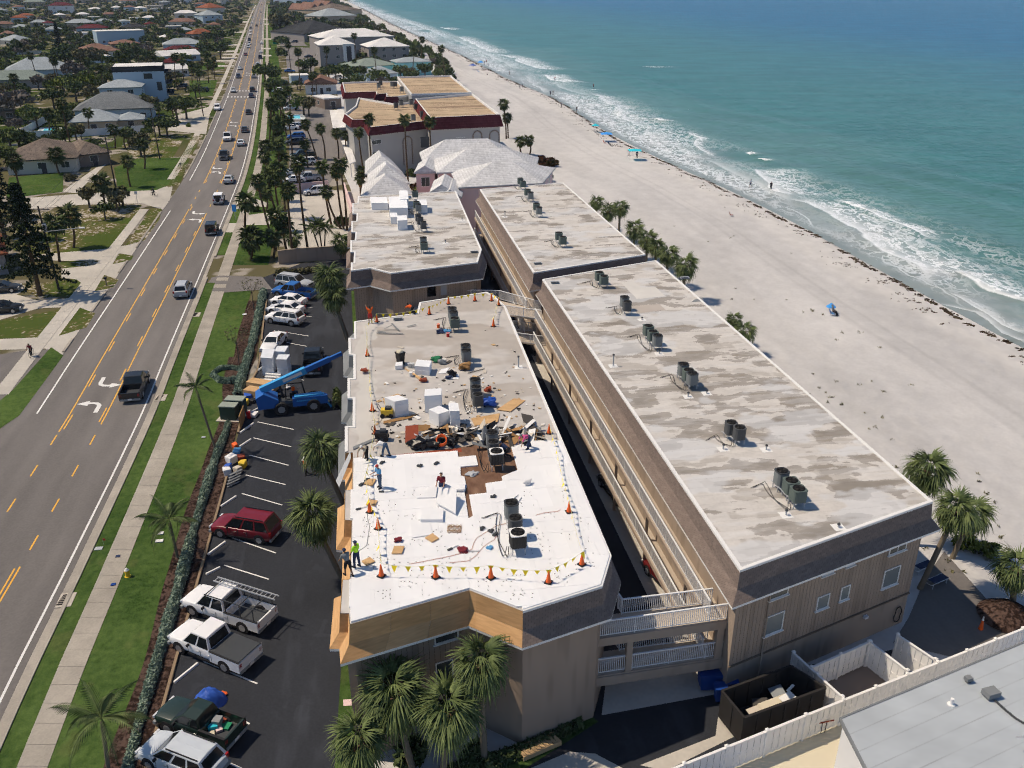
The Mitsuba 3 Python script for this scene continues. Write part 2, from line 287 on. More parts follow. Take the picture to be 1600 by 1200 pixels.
def m_sea(p, n, uv):
    s = uv.x; w = fbm(p.x * .012, p.y * .02, 3, 3); g = fbm(p.x * .08, p.y * .2, 5, 3)
    r = s + 60 * (w - .5) * smoothstep(10, 60, s) + 8 * (g - .5)
    c = mix((.22, .26, .25), (.075, .18, .165), smoothstep(2, 18, r))
    c = c * (1 - smoothstep(20, 70, r)) + clr(.036, .145, .138) * smoothstep(20, 70, r)
    c = c * (1 - smoothstep(60, 420, r)) + clr(.009, .1, .19) * smoothstep(60, 420, r)
    c = c * (.8 + .4 * g)
    l = fbm(p.x * 1.0 + 2 * noise(p.x * .3, p.y * .3), p.y * .6, 2, 4); l2 = fbm(p.x * .45 + l, p.y * .3, 5, 3); q = fbm(s * .07, p.y * .02, 6, 3)
    net = dr.maximum(smoothstep(.11, .02, dr.abs(l - .5)), .8 * smoothstep(.07, .01, dr.abs(l2 - .5)))
    k = .75 * net * smoothstep(.25, .55, q) * smoothstep(.5, 3, s) * (1 - smoothstep(14, 30, s)) + .16 * smoothstep(1, 4, s) * (1 - smoothstep(10, 22, s)) * l
    for kn, w, th in CRESTS:
        sc = mi.Float(float(kn[0, 0]))
        for (a0, b0), (a1, b1) in zip(kn[:-1], kn[1:]): sc += float((a1 - a0) / max(b1 - b0, .1)) * dr.clip(p.y - float(b0), 0, float(b1 - b0))
        y0, y1 = float(kn[0, 1]), float(kn[-1, 1]); d = max(.14 * (y1 - y0), 1.0)
        tp = smoothstep(y0 - .2 * d, y0 + d, p.y) * (1 - smoothstep(y1 - d, y1 + .2 * d, p.y))
        t = (s - sc + 2.2 * (noise(p.y * .16, 3.7 * w) - .5) + .9 * (l2 - .5)) / w
        f = smoothstep(-.12 / (1 + .2 * w), .03, t) * tp
        body = dr.exp(-dr.maximum(t, 0) / (.17 + .6 / w)) * (.85 + .6 * l) * (1 - .55 * th); tail = (1 - .7 * th) * (1.0 * net + .36 * l) * (1 - smoothstep(.25, 1.1, t))
        k = dr.maximum(k, f * dr.maximum(body, tail))
    edge = (1 - smoothstep(0, .35, dr.abs(s - 2.6 - 3.5 * (noise(p.y * .07, 4) - .5) - 1.2 * noise(p.y * .5, 2)))) * smoothstep(.3, .5, noise(p.y * .05, 8))
    k = dr.clip(dr.maximum(k, .5 * edge), 0, 1)
    return c * (1 - k) + clr(.85, .88, .89) * k
def m_wave(p, n, uv):
    return .5 * fbm(p.x * .16 + .05 * p.y, p.y * .5, 1, 3) + .28 * fbm(p.x * .6, p.y * 1.6, 3, 2) + .55 * noise(p.x * .035 + 3 * noise(p.x * .01, p.y * .01), p.y * .11, 4)
M('sea_water', m_sea, .25, .32, bump=m_wave, height=.55, eps=.12)
def m_roof(p, n, uv):
    a, c = along(p), across(p)
    q = fbm(c * .42, a * .9, 3, 5); r = fbm(c * .25 + 7, a * .4, 9, 4); g = fbm(c * 1.2, a * 2.2, 2, 3); f = noise(p.x * 8, p.y * 8)
    v = .57 + .13 * (g - .5) + .04 * (f - .5)
    col = clr(v * 1.02, v * .985, v * .93)
    st = smoothstep(.555, .59, q + .12 * (g - .5) + .22 * (noise(c * .12, a * .1, 4) - .5)); core = smoothstep(.62, .72, q + .1 * (g - .5)); sk = smoothstep(.55, .7, fbm(c * .35, a * 2.4, 13, 3)); st2 = smoothstep(.60, .66, fbm(c * .5, a * .9, 6, 3))
    rc = clr(.33, .305, .275) * (.9 + .4 * (g - .5))
    col = col * (1 - .8 * st) + rc * (.8 * st)
    col = col * (1 - .35 * st2) + clr(.24, .21, .17) * (.35 * st2)
    col = col * (1 - .4 * core) + clr(.2, .185, .165) * (.4 * core)
    col = col * (1 - .22 * sk) + clr(.68, .69, .7) * (.22 * sk)
    wh = smoothstep(.56, .64, r + .06 * (g - .5))
    col = col * (1 - .55 * wh) + clr(.6, .62, .64) * (.55 * wh)
    t = a / .95; e = t - dr.floor(t); seam = 1 - smoothstep(0, .04, dr.minimum(e, 1 - e))
    return col * (1 - .1 * seam) * (1 - .05 * cell_rand(dr.floor(t), 3))
M('roof_membrane', m_roof, 1., bump=lambda p, n, uv: fbm(p.x * 1.3, p.y * 1.3, 0, 3), height=.03, eps=.05)
def m_oldroof(p, n, uv):
    a, c = along(p), across(p); q = fbm(c * .22, a * .3, 6, 4); g = fbm(c * 1.1, a * 1.6, 2, 3)
    v = .5 + .12 * (g - .5)
    col = clr(v * 1.02, v * .98, v * .93); st = smoothstep(.5, .62, q)
    col = col * (1 - .45 * st) + clr(.33, .285, .235) * (.45 * st)
    l = dr.abs(c + 2.4 - .02 * a + 1.2 * (noise(a * .35, 2) - .5)); k = smoothstep(.75, .55, l + .5 * (noise(a * 1.5, c * 1.5) - .5))
    return col * (1 - .7 * k) + clr(.58, .57, .54) * (.7 * k)
M('stripped_roof', m_oldroof, 1., bump=lambda p, n, uv: fbm(p.x * 1.3, p.y * 1.3, 0, 3), height=.03, eps=.05)
M('insulation_white', lambda p, n, uv: clr(.8, .815, .83) * (.93 + .06 * cell_rand(dr.floor(across(p) / 1.22), dr.floor(along(p) / 2.44), 2) + .06 * (fbm(p.x * .7, p.y * .7, 4, 3) - .5)), .8, .2)
M('foam_white', lambda p, n, uv: clr(.78, .8, .82) * (.9 + .12 * fbm(p.x * .9, p.y * .9, p.z * 1.2, 3)), .8, .2)
M('wrap_white', lambda p, n, uv: clr(.72, .75, .78) * (.8 + .3 * fbm(p.x * 2.2, p.y * 2.2, p.z * 1.1, 3)), .3, .5)
M('roof_deck', lambda p, n, uv: mix((.1, .05, .035), (.3, .19, .13), fbm(along(p) * 1.1, across(p) * 2.4, 4, 4)), 1.)
def m_ply(p, n, uv):
    w = fbm(p.x * .9 + p.z, p.y * .9, p.z * 2, 3); g = fbm(p.x * 2 + 9 * uv.y, uv.x * 1.2, uv.y * 14, 3); e = cell_rand(dr.floor(uv.x / 2.44), dr.floor(uv.y / .61), 4)
    return mix((.34, .185, .075), (.64, .4, .2), dr.clip(.1 + .6 * g + .5 * (w - .5) + .4 * e, 0, 1))
M('plywood', m_ply, .9, .2)
M('plywood_flat', lambda p, n, uv: mix((.42, .25, .11), (.66, .45, .24), fbm(p.x * 1.2, p.y * 3, p.z, 4)), .9, .2)
def m_shingle(p, n, uv):
    r = dr.floor(uv.y / .15); u = uv.x / .32 + .5 * (r - 2 * dr.floor(r / 2)); k = cell_rand(dr.floor(u), r, 5); w = fbm(p.x * .5, p.y * .5, p.z, 3)
    ex = u - dr.floor(u); e = smoothstep(0, .08, dr.minimum(ex, 1 - ex))
    v = (.85 + .26 * k) * (.9 + .2 * w) * (.6 + .4 * e)
    return clr(.2, .16, .14) * v
M('shingles', m_shingle, .95, .2)
M('stucco_tan', lambda p, n, uv: clr(.36, .295, .24) * (.88 + .24 * fbm(p.x * .5, p.y * .5, p.z * .35, 4)) * (1 - .16 * smoothstep(.55, .8, noise(p.x * 2.4, p.y * 2.4, p.z * .3))), 1.)
M('siding_tan', lambda p, n, uv: clr(.36, .285, .225) * (.88 + .24 * fbm(p.x * 1.2, p.y * 1.2, p.z * .2, 3)) * (1 - .16 * smoothstep(.55, .8, noise(p.x * 2.4, p.y * 2.4, p.z * .3))), 1.)
M('siding_gap', (.17, .135, .105), 1.)
M('flat_grey_roof', lambda p, n, uv: clr(.4, .44, .47) * (.85 + .3 * fbm(p.x * .5, p.y * .9, 2, 4)) * (1 - .3 * smoothstep(.06, .0, dr.abs((p.y * .9 - p.x * .42) / .98 - dr.floor((p.y * .9 - p.x * .42) / .98) - .5)) * noise(p.x * .6, p.y * .6)), .85, .2)
def m_ochre(p, n, uv):
    w = fbm(p.x * .12, p.y * .8, 3, 4); g = fbm(p.x * .7, p.y * .7, 6, 3)
    return mix(clr(.47, .37, .255), clr(.27, .195, .14), smoothstep(.5, .72, w)) * (.8 + .4 * g)
M('ochre_roof', m_ochre, 1.)
def tile_rows(c1, c2, d=.35):
    def fn(p, n, uv):
        e = uv.y / d; r = dr.floor(e); e = e - r
        return mix(c1, c2, dr.clip(.25 + .5 * e + .5 * (cell_rand(dr.floor(uv.x / .3), r, 3) - .5) + .7 * (fbm(p.x * .3, p.y * .3, 2, 3) - .5), 0, 1))
    return fn
M('tile_tan', tile_rows((.085, .072, .062), (.27, .22, .185)), 1.); M('tile_white', tile_rows((.44, .45, .46), (.74, .75, .76), .5), 1.); M('tile_red', tile_rows((.075, .02, .024), (.15, .045, .05), .4), 1.)
M('tile_orange', tile_rows((.19, .07, .04), (.36, .14, .085)), 1.); M('tile_grey', tile_rows((.12, .13, .135), (.24, .26, .27)), 1.); M('tile_brown', tile_rows((.14, .08, .06), (.32, .2, .16)), 1.)
M('roof_pale', tile_rows((.26, .3, .32), (.42, .47, .5)), 1.); M('roof_white', tile_rows((.62, .62, .61), (.8, .8, .79), .6), 1.); M('roof_charcoal', tile_rows((.03, .033, .037), (.07, .075, .08)), 1.); M('roof_sage', tile_rows((.2, .25, .22), (.32, .37, .33)), 1.)
def leafy(c1, c2, f=.9):
    return lambda p, n, uv: mix(c1, c2, dr.clip(.5 + 1.5 * (fbm(p.x * f, p.y * f, p.z * f, 2) - .5) + .5 * (cell_rand(p.x * 3, p.y * 3, p.z * 3) - .5), 0, 1))
M('leaf_dark', leafy((.042, .066, .028), (.135, .165, .07)), 1.); M('leaf_mid', leafy((.065, .095, .035), (.18, .215, .085)), 1.); M('leaf_bright', leafy((.075, .115, .025), (.21, .24, .065)), 1.); M('leaf_olive', leafy((.085, .085, .048), (.19, .18, .1)), 1.)
M('leaf_bare', leafy((.12, .105, .09), (.25, .22, .19)), 1.); M('leaf_blue', leafy((.15, .22, .165), (.34, .42, .33), 3.), 1.); M('pine_needle', leafy((.014, .024, .014), (.05, .065, .034)), 1.); M('leaf_red', leafy((.03, .04, .015), (.14, .06, .035)), 1.)
M('palm_leaf', leafy((.035, .062, .02), (.165, .21, .075), 1.6), .7, .25); M('palm_far', leafy((.04, .064, .026), (.145, .175, .075), 1.2), 1.); M('palm_dark', leafy((.032, .05, .022), (.115, .138, .06), 1.2), 1.)
M('seaweed', leafy((.02, .014, .008), (.1, .075, .05), 2.), 1.)
M('dark_opening', (.008, .008, .009), 1.)
# ---------------------------------------------------------------- the setting: land, beach, sea, street
def ysamp(a, b, first, grow=1.02):
    y, st = [a], first
    while y[-1] < b: y.append(min(b, y[-1] + st)); st *= grow
    return np.array(y)
Yl = ysamp(-40, 9000, 6, 1.03)
P = np.array([[(-7000, y, 0), (-300, y, 0), (XS(y) - 30, y, 0), (XS(y) - 7, y, 0)] for y in Yl])
struct('ground', MB().grid(P), 'suburb_ground')
def strip(o1, o2, Y, z1, z2=None):
    z2 = z1 if z2 is None else z2
    return np.stack([np.c_[xr(Y, o1), Y, np.full(len(Y), z1)], np.c_[xr(Y, o2), Y, np.full(len(Y), z2)]], 1)
# beach: s = metres beyond the waterline
Ys = np.concatenate([ysamp(-20, 60, 6), ysamp(61, 260, 1.5, 1.004)[0:], ysamp(263, 9000, 3, 1.05)])
S = np.concatenate([np.linspace(-75, -8, 46), np.linspace(-6.5, 0, 10), np.linspace(1, 16, 12)])
Y2, S2 = np.meshgrid(Ys, S, indexing='ij'); S2 = np.where(S2 < -8, np.where(Y2 > 420, -8 + (S2 + 8) * .32, S2), S2)
rel = meshkit.fbm(np.stack([S2 * .11, Y2 * .07, 0 * S2], -1), 4, 3) - .5
Z2 = np.where(S2 < -3.5, .006 + .30 * np.clip(rel, 0, 1) * np.clip((-S2 - 3.5) / 8, 0, 1) * np.clip((S2 + 34) / 8, 0, 1), -.26 - .071 * S2)
X2 = XS(Y2) + S2
b = MB().grid(np.stack([X2, Y2, Z2], -1))
scene['beach'] = mikit.ply(b.mesh(), 'beach_sand', True, uv=np.c_[S2.ravel(), Y2.ravel()]); USED.add('beach'); tag('beach', kind='structure')
# sea
S = np.concatenate([np.linspace(-1, 60, 90), np.geomspace(62, 9000, 40)])
Yw = np.concatenate([ysamp(-20, 60, 4), ysamp(60.8, 320, .8, 1.002), ysamp(322, 9000, 2.5, 1.03)])
Y2, S2 = np.meshgrid(Yw, S, indexing='ij')
n1 = meshkit.fbm(np.stack([S2 * .05 + Y2 * .012, Y2 * .035, 0 * S2], -1), 3, 5)
sw = np.sin(S2 * .42 + 5.0 * meshkit.noise(np.stack([Y2 * .02, S2 * .008, 0 * S2], -1), 2) * 2) * (.35 * np.clip((S2 - 4) / 12, 0, 1)) * n1
Z2 = -.25 + sw * np.clip(1.6 - S2 / 90, 0.25, 1)
for kn, w, th in CRESTS:
    y0, y1 = kn[0, 1], kn[-1, 1]; e = np.clip(np.minimum(Y2 - y0, y1 - Y2) / max(.12 * (y1 - y0), .5), 0, 1); u_ = (S2 - np.interp(Y2, kn[:, 1], kn[:, 0])) / min(w, 2.2)
    Z2 = Z2 + .32 * (1.1 - th) * e * np.exp(-np.where(u_ < 0, (u_ / .35) ** 2, u_ ** 2))
b = MB().grid(np.stack([XS(Y2) + S2, Y2, Z2], -1))
scene['sea'] = mikit.ply(b.mesh(), 'sea_water', True, uv=np.c_[S2.ravel(), Y2.ravel()]); USED.add('sea'); tag('sea', kind='structure')
def resample(p, n):
    p = np.asarray(p, float); d = np.r_[0, np.cumsum(np.linalg.norm(np.diff(p, axis=0), axis=1))]
    t = np.linspace(0, d[-1], n); return np.stack([np.interp(t, d, p[:, k]) for k in range(p.shape[1])], 1)
# wrack line: torn seaweed thrown up along the waterline
mb = MB(); r = np.random.default_rng(3)
tet = np.array([[0, 1, 2], [0, 2, 3], [0, 3, 4], [0, 4, 1]])
for k in range(10000):
    Y = 60 + 300 * r.random() ** 1.6 if k < 8000 else r.uniform(360, 1400)
    d = meshkit.noise(np.array([Y * .12, 3., 0.]), 4); e = meshkit.noise(np.array([Y * .9, 7., 0.]), 4)
    s = -1.1 + 1.4 * (d - .5) + r.normal(0, .28) if k % 3 else -2.8 + 2.5 * (d - .5) - abs(r.normal(0, 1.2))
    if e < (.33 if k % 3 else .62): continue
    a = r.uniform(0, 6.3); w = r.uniform(.06, .22) * (1 if Y < 360 else 3.5); q = np.array([[0, 0, .06 + w * .2]] + [[w * r.uniform(.6, 1.6) * math.cos(a + t), w * r.uniform(.4, 1.1) * math.sin(a + t), -.02] for t in (0, 1.6, 3.1, 4.7)])
    mb.add(q + [XS(Y) + s, Y, -.21 - .06 * max(s, -3.5) if s > -3.5 else .02], tet)
put('seaweed_line', mb, 'seaweed', kind='stuff'); tag('seaweed_line', 'dark brown broken line of seaweed washed up along the waterline', 'seaweed')
mb = MB()
for k in range(420):                                       # low weeds dotted over the upper beach
    x, y = r.uniform(1000, 1600), r.uniform(330, 900)
    p = at(x, y)
    if not (27 < p[0] - 0.0 and p[1] < 175 and p[0] < XS(p[1]) - 9 and p[0] - p[1] * UA > 27.5 + 6): continue
    if meshkit.noise(p * .18, 8) < .3 + .012 * (p[0] - p[1] * UA - 33): continue
    w = r.uniform(.07, .2)
    for t in range(7):
        a = r.uniform(0, 6.3); c = p + [r.normal(0, w * .8), r.normal(0, w * .8), .03]
        mb.add(np.array([c + [w * .5 * math.cos(a), w * .5 * math.sin(a), 0], c - [w * .5 * math.cos(a), w * .5 * math.sin(a), 0], c + [r.normal(0, .12), r.normal(0, .12), .12 + w * .3]]), [[0, 1, 2]])
put('beach_weeds', mb, 'leaf_olive', kind='stuff'); tag('beach_weeds', 'small dry weed tufts dotted over the pale upper beach', 'weeds')
# the street
Yr = np.concatenate([ysamp(-30, 260, 2.5), ysamp(263, 9000, 5, 1.06)])
struct('street', MB().grid(strip(-11.3, 1.0, Yr, .03)[:, ::1]), 'road_asphalt')
def line(name, o, w, Y, mat='white_line', z=.035):
    return put(name, MB().grid(strip(o - w / 2, o + w / 2, Y, z)), mat, 'street')
Yn = Yr[Yr < 1800]
line('edge_line', 0, .16, Yn)
for a, b in ((75.7, 157), (183, 1700)): line('edge_line', -9.9, .16, np.r_[a, Yn[(Yn > a) & (Yn < b)], b])
for o, a, b, ia in ((-3.3, 20, 51.5, -1), (-3.3, 73.5, 155, -1), (-3.3, 180, 318, -1), (-3.3, 345, 1700, -1), (-6.75, 72, 158, 1), (-6.75, 180, 318, 1), (-6.75, 345, 1700, 1)):
    line('centre_line', o, .13, np.r_[a, Yn[(Yn > a) & (Yn < b)], b], 'yellow_line')
    y = b - 3.2 if a == 20 else a + .5
    while (y < min(b, 420)) and y > 20:
        line('lane_dash', o + ia * .3, .13, np.array([y, y + 1.5, y + 3]), 'yellow_line'); y += -9.6 if a == 20 else 9.4
for o in (-3.3, -6.75):
    for y in (53.5, 58.6, 64, 69.5, 160, 166, 172): line('lane_dash', o, .13, np.array([y, y + 1.9]), 'yellow_line')
for y in (322, 340):                                        # crossing at the far junction
    for o in np.arange(-9.6, .3, 1.1): line('crossing_bar', o, .5, np.array([y, y + 2.2]))
def arrow(px_, flip=1, s=1.0):
    p = at(*px_, .036); ang = math.atan(-UA) if p[1] < 120 else math.atan(.21)
    mb = MB(); w = .2
    arc = [(-.1 + .95 * math.sin(t) - .0, 1.05 + .0 + .55 * (math.cos(t) - 1) - 0) for t in np.linspace(0, 1.57, 7)]
    path = np.array([(.75, -1.2), (.75, .2)] + [(-.1 + .85 * math.cos(t), .2 + .85 * math.sin(t)) for t in np.linspace(.2, 1.57, 8)] + [(-.45, 1.05)])
    n = np.gradient(path, axis=0); n /= np.linalg.norm(n, axis=1, keepdims=True); n = np.c_[-n[:, 1], n[:, 0]] * w
    mb.grid(np.stack([np.c_[path + n, 0 * path[:, :1]], np.c_[path - n, 0 * path[:, :1]]], 1))
    mb.add([(-.4, .45, 0), (-.4, 1.65, 0), (-1.5, 1.05, 0)], [[0, 1, 2]])
    put('turn_arrow', mb, 'white_line', 'street', xf=xform(p, ang + (0 if flip > 0 else math.pi), s))
for px_, f in (((141, 637), 1), ((170, 596), -1), ((306, 345), 1), ((309, 332), -1), ((338, 270), 1), ((339, 262), -1), ((364, 197), 1), ((365, 191), -1), ((387, 118), 1), ((388, 114), -1)): arrow(px_, f)
# kerbs, verges, pavements
def kerb(o, Y0_, Y1_, w=.28, h=.14):
    Y = np.r_[Y0_, Yr[(Yr > Y0_) & (Yr < Y1_)], Y1_]
    a, b = strip(o, o, Y, .0)[:, 0], strip(o + w, o + w, Y, .0)[:, 0]
    up = np.array([0, 0, h])
    return MB().grid(np.stack([a, a + up, b + up, b], 1))
def slabs(holder, o1, o2, Ya, Yb, step, mat, z=.05):
    """paving slabs, each a piece of its own, over a dark bed"""
    Y = np.r_[Ya, Yr[(Yr > Ya) & (Yr < Yb)], Yb]
    struct(holder, MB().grid(strip(o1, o2, Y, z - .03)), 'concrete_joint')
    y = Ya
    while y < Yb - .1:
        e = min(y + step - .012, Yb); dz = r.uniform(0, .012)
        A = [(xr(y + .01, o1), y + .01), (xr(y + .01, o2), y + .01), (xr(e, o2), e), (xr(e, o1), e)]
        put('slab', MB().prism(A, z - .04, z + dz), mat, holder); y += step
slabs('pavement', 2.5, 4.1, 22, 172, 1.5, 'sidewalk_concrete')
Yf = np.r_[172.05, Yr[(Yr > 172.1) & (Yr < 1500)]]
struct('pavement_beyond', MB().grid(strip(2.5, 4.1, Yf, .05)), 'sidewalk_concrete')
slabs('pavement_across_street', -15.5, -13.9, 80, 158, 1.5, 'driveway_concrete')
struct('pavement_far', MB().grid(strip(-14.6, -13.1, np.r_[184, Yr[(Yr > 184.1) & (Yr < 1500)]], .05)), 'driveway_concrete')
struct('kerb', kerb(1.0, -30, 118), 'sidewalk_concrete'); struct('kerb', kerb(1.0, 128, 1500), 'sidewalk_concrete')
struct('gutter', MB().grid(strip(.55, 1.0, Yr[Yr < 1500], .034)), 'sidewalk_concrete')
for a, b in ((91, 95), (104, 112), (120, 126), (133, 156), (185, 240), (250, 330), (350, 1500)): struct('kerb', kerb(-11.5, a, b), 'sidewalk_concrete')
struct('verge', MB().grid(strip(1.28, 2.5, Yr[Yr < 118], .06)), 'lawn_grass')
struct('verge', MB().grid(strip(1.28, 2.5, np.r_[129, Yr[(Yr > 129) & (Yr < 1500)]], .05)), 'lawn_grass')
for a, b in ((158, 166), (142, 148)): struct('driveway_apron', MB().grid(strip(1.28, 2.5, np.linspace(a, b, 4), .062)), 'driveway_concrete')
struct('lawn', MB().grid(strip(4.1, 7.6, np.r_[-20, Yr[(Yr > -20) & (Yr < 114)], 114], .03)), 'lawn_grass')
struct('lawn', MB().grid(strip(4.1, 9.2, np.r_[124, Yr[(Yr > 124) & (Yr < 330)], 330], .03)), 'lawn_grass')
struct('lawn', MB().grid(strip(4.1, 9, np.r_[331, Yr[(Yr > 331) & (Yr < 1500)]], .03)), 'lawn_grass')
Ym = np.r_[np.arange(20, 90, .8)]
wob = 7.0 + 1.0 * (np.array([meshkit.noise(np.array([y * .12, 1., 2.]), 3) for y in Ym]))
struct('mulch_bed', MB().grid(np.stack([np.c_[xr(Ym, 0) + wob, Ym, 0 * Ym + .045], np.c_[xr(Ym, 9.35), Ym, 0 * Ym + .045]], 1)), 'bark_mulch')
struct('mulch_bed', sheet(pts([(408, 470), (388, 470), (372, 520), (360, 590), (385, 590), (400, 560), (410, 500)])[:, :2], .045), 'bark_mulch')
# parking lot
lot = pts([(180, 1400), (236, 1175), (312, 900), (345, 782), (372, 680), (402, 575), (411, 500), (417, 462), (405, 436), (470, 412), (600, 398), (600, 540), (548, 1000), (525, 1200), (505, 1450)])
struct('parking_lot', sheet(lot[:, :2], .02), 'lot_asphalt')
struct('entrance_drive', sheet(pts([(308, 466), (331, 434), (345, 431), (410, 433), (425, 452), (345, 458)])[:, :2], .055), 'road_asphalt')
struct('courtyard', sheet([(5.0, 30), (11.8, 30), (10.5, 47), (2.5, 95), (-4, 132), (-9, 132), (-3.0, 92), (-.8, 80)], .02), 'lot_asphalt')
struct('service_drive', sheet(pts([(560, 1420), (880, 1130), (930, 1085), (1160, 1050), (1300, 1035), (1420, 1010), (1330, 1100), (1050, 1230), (900, 1450)])[:, :2], .016), 'lot_asphalt')
struct('concrete_pad', sheet(pts([(940, 1118), (1120, 1085), (1130, 1030), (950, 1040)])[:, :2], .024), 'driveway_concrete')
struct('concrete_pad', sheet(pts([(795, 1215), (890, 1175), (930, 1178), (1000, 1215), (960, 1260), (820, 1260)])[:, :2], .024), 'driveway_concrete')
struct('concrete_pad', sheet(pts([(1000, 1196), (1118, 1150), (1122, 1120), (1150, 1130), (1150, 1150), (1040, 1205)])[:, :2], .024), 'driveway_concrete')
struct('patio_slab', sheet(pts([(1395, 1005), (1420, 965), (1445, 905), (1475, 862), (1540, 935), (1600, 985), (1640, 1020), (1500, 1030)])[:, :2], .03), 'road_asphalt')
struct('sand_yard', sheet(pts([(1100, 1215), (1318, 1130), (1400, 1215)])[:, :2], .05), 'shade_cream')
struct('bare_soil', sheet(pts([(1280, 1066), (1352, 1030), (1400, 1060), (1325, 1098)])[:, :2], .04), 'wall_brown')
struct('courtyard_walk', sheet([(10.55, 40), (11.7, 40), (3.2, 90), (2.2, 90)], .026), 'driveway_concrete')
struct('lawn', sheet(pts([(534, 1030), (553, 1030), (565, 1250), (520, 1250)])[:, :2], .03), 'lawn_grass')
struct('stepping_path', sheet(pts([(536, 1094), (559, 1092), (559.5, 1102), (536.5, 1104)])[:, :2], .036), 'wall_pink')
struct('lawn', sheet(pts([(549, 455), (562, 452), (566, 520), (552, 520)])[:, :2], .03), 'lawn_grass')
struct('lawn', sheet(pts([(640, 1250), (800, 1190), (925, 1120), (935, 1128), (800, 1215), (720, 1270)])[:, :2], .03), 'lawn_grass')
for (x1, y1), (x2, y2) in (((402, 659), (459, 671)), ((396, 684), (455, 698)), ((390, 711), (451, 727)), ((384, 742), (446, 757)), ((378, 771), (441, 789)), ((362, 840), (431, 864)), ((350, 883), (420, 905)), ((300, 975), (408, 1005)), ((318, 1033), (402, 1068)), ((330, 1102), (390, 1131)), ((286, 1160), (380, 1202)),
                           ((434, 517), (482, 525)), ((442, 534), (479, 541)), ((455, 590), (475, 594)), ((474, 479), (488, 481)), ((472, 493), (487, 495))):
    a, b = at(x1, y1, .024), at(x2, y2, .024); d = (b - a) / np.linalg.norm(b - a); n = np.array([-d[1], d[0], 0]) * .055
    put('stall_line', MB().quad(a - n, b - n, b + n, a + n), 'white_line', 'parking_lot')
# left side of the street: side street, drives, dry lawns
KEEP = []                                                       # ground that stays clear of trees
def flat(name, px_, z, mat):
    from shapely.geometry import Polygon
    if 'dry_lawn' not in name: KEEP.append(Polygon(pts(px_)[:, :2]).buffer(1.5))
    return struct(name, sheet(pts(px_)[:, :2], z), mat)
flat('side_street', [(38, 310), (110, 304), (228, 297), (270, 290), (262, 330), (222, 318), (130, 320), (45, 327)], .028, 'driveway_concrete')
flat('side_street', [(-260, 700), (-20, 690), (30, 645), (57, 600), (100, 610), (40, 730), (-60, 900), (-300, 900)], .027, 'road_asphalt')
flat('driveway', [(60, 398), (175, 388), (226, 377), (206, 406), (100, 408), (80, 407)], .022, 'driveway_concrete')
flat('driveway', [(96, 420), (150, 414), (206, 404), (150, 460), (120, 437), (96, 434)], .024, 'driveway_concrete')
flat('driveway', [(-40, 448), (38, 446), (40, 455), (25, 460), (60, 470), (180, 460), (146, 500), (104, 480), (60, 482), (-40, 512)], .022, 'driveway_concrete')
flat('driveway', [(-80, 535), (0, 530), (70, 527), (128, 518), (98, 556), (70, 545), (0, 547), (-80, 552)], .022, 'driveway_concrete')
flat('apron', [(178, 388), (226, 376), (196, 425), (170, 465), (130, 520), (103, 556), (70, 530), (106, 480), (150, 425)], .02, 'driveway_concrete')
for q in ([(186, 396), (209, 400), (205, 407), (176, 413)], [(163, 430), (186, 437), (176, 450), (148, 455)], [(125, 481), (149, 490), (135, 512), (92, 525)]): flat('dirt_patch', q, .04, 'dry_grass')
flat('dry_lawn', [(20, 335), (222, 320), (180, 388), (60, 398), (20, 390)], .012, 'dry_grass'); flat('dry_verge', [(252, 326), (250, 342), (226, 376), (196, 384), (236, 326)], .05, 'dry_grass')
flat('dry_lawn', [(92, 410), (168, 398), (150, 416), (100, 419)], .014, 'dry_grass'); flat('dry_lawn', [(90, 438), (150, 430), (120, 462), (60, 466), (30, 450)], .014, 'dry_grass'); flat('dry_lawn', [(-20, 505), (104, 481), (72, 527), (-20, 530)], .014, 'dry_grass')
flat('lawn', [(80, 543), (99, 556), (70, 596), (30, 650), (-30, 690), (-40, 660), (20, 610)], .05, 'lawn_grass'); flat('side_path', [(-40, 560), (40, 548), (78, 546), (20, 612), (-30, 650), (-60, 620)], .03, 'road_asphalt')
flat('lawn', [(178, 262), (215, 248), (290, 246), (262, 290), (245, 297), (185, 300)], .03, 'lawn_grass'); flat('dry_lawn', [(190, 228), (230, 212), (290, 212), (268, 250), (215, 249)], .02, 'dry_grass')
flat('lawn', [(14, 278), (100, 268), (98, 300), (10, 310)], .03, 'lawn_grass'); flat('driveway', [(96, 300), (150, 262), (168, 256), (160, 262), (120, 302)], .022, 'driveway_concrete')
flat('dry_verge', [(300, 212), (318, 211), (296, 250), (280, 290), (262, 293)], .05, 'dry_grass'); flat('driveway', [(262, 204), (270, 182), (330, 166), (322, 210)], .034, 'driveway_concrete')
flat('lawn', [(296, 126), (340, 125), (332, 150), (296, 152)], .03, 'lawn_grass'); flat('lawn', [(24, 90), (76, 84), (78, 92), (40, 97)], .03, 'lawn_grass'); flat('lawn', [(300, 98), (352, 98), (350, 108), (300, 110)], .03, 'lawn_grass')
for x0, x1, y in ((340, 372, 80), (348, 374, 85), (345, 371, 90), (330, 368, 95), (322, 366, 103), (355, 376, 70), (366, 384, 50), (372, 388, 34)): flat('driveway', [(x0, y - 1), (x1, y - 1), (x1 - 1, y + 1.3), (x0, y + 1.3)], .056, 'driveway_concrete')
for x0, x1, y in ((407, 424, 87), (409, 423, 76), (410, 424, 61), (412, 420, 38), (412, 420, 30)): flat('driveway', [(x0, y - 1), (x1, y - 1), (x1, y + 1), (x0, y + 1)], .057, 'driveway_concrete')
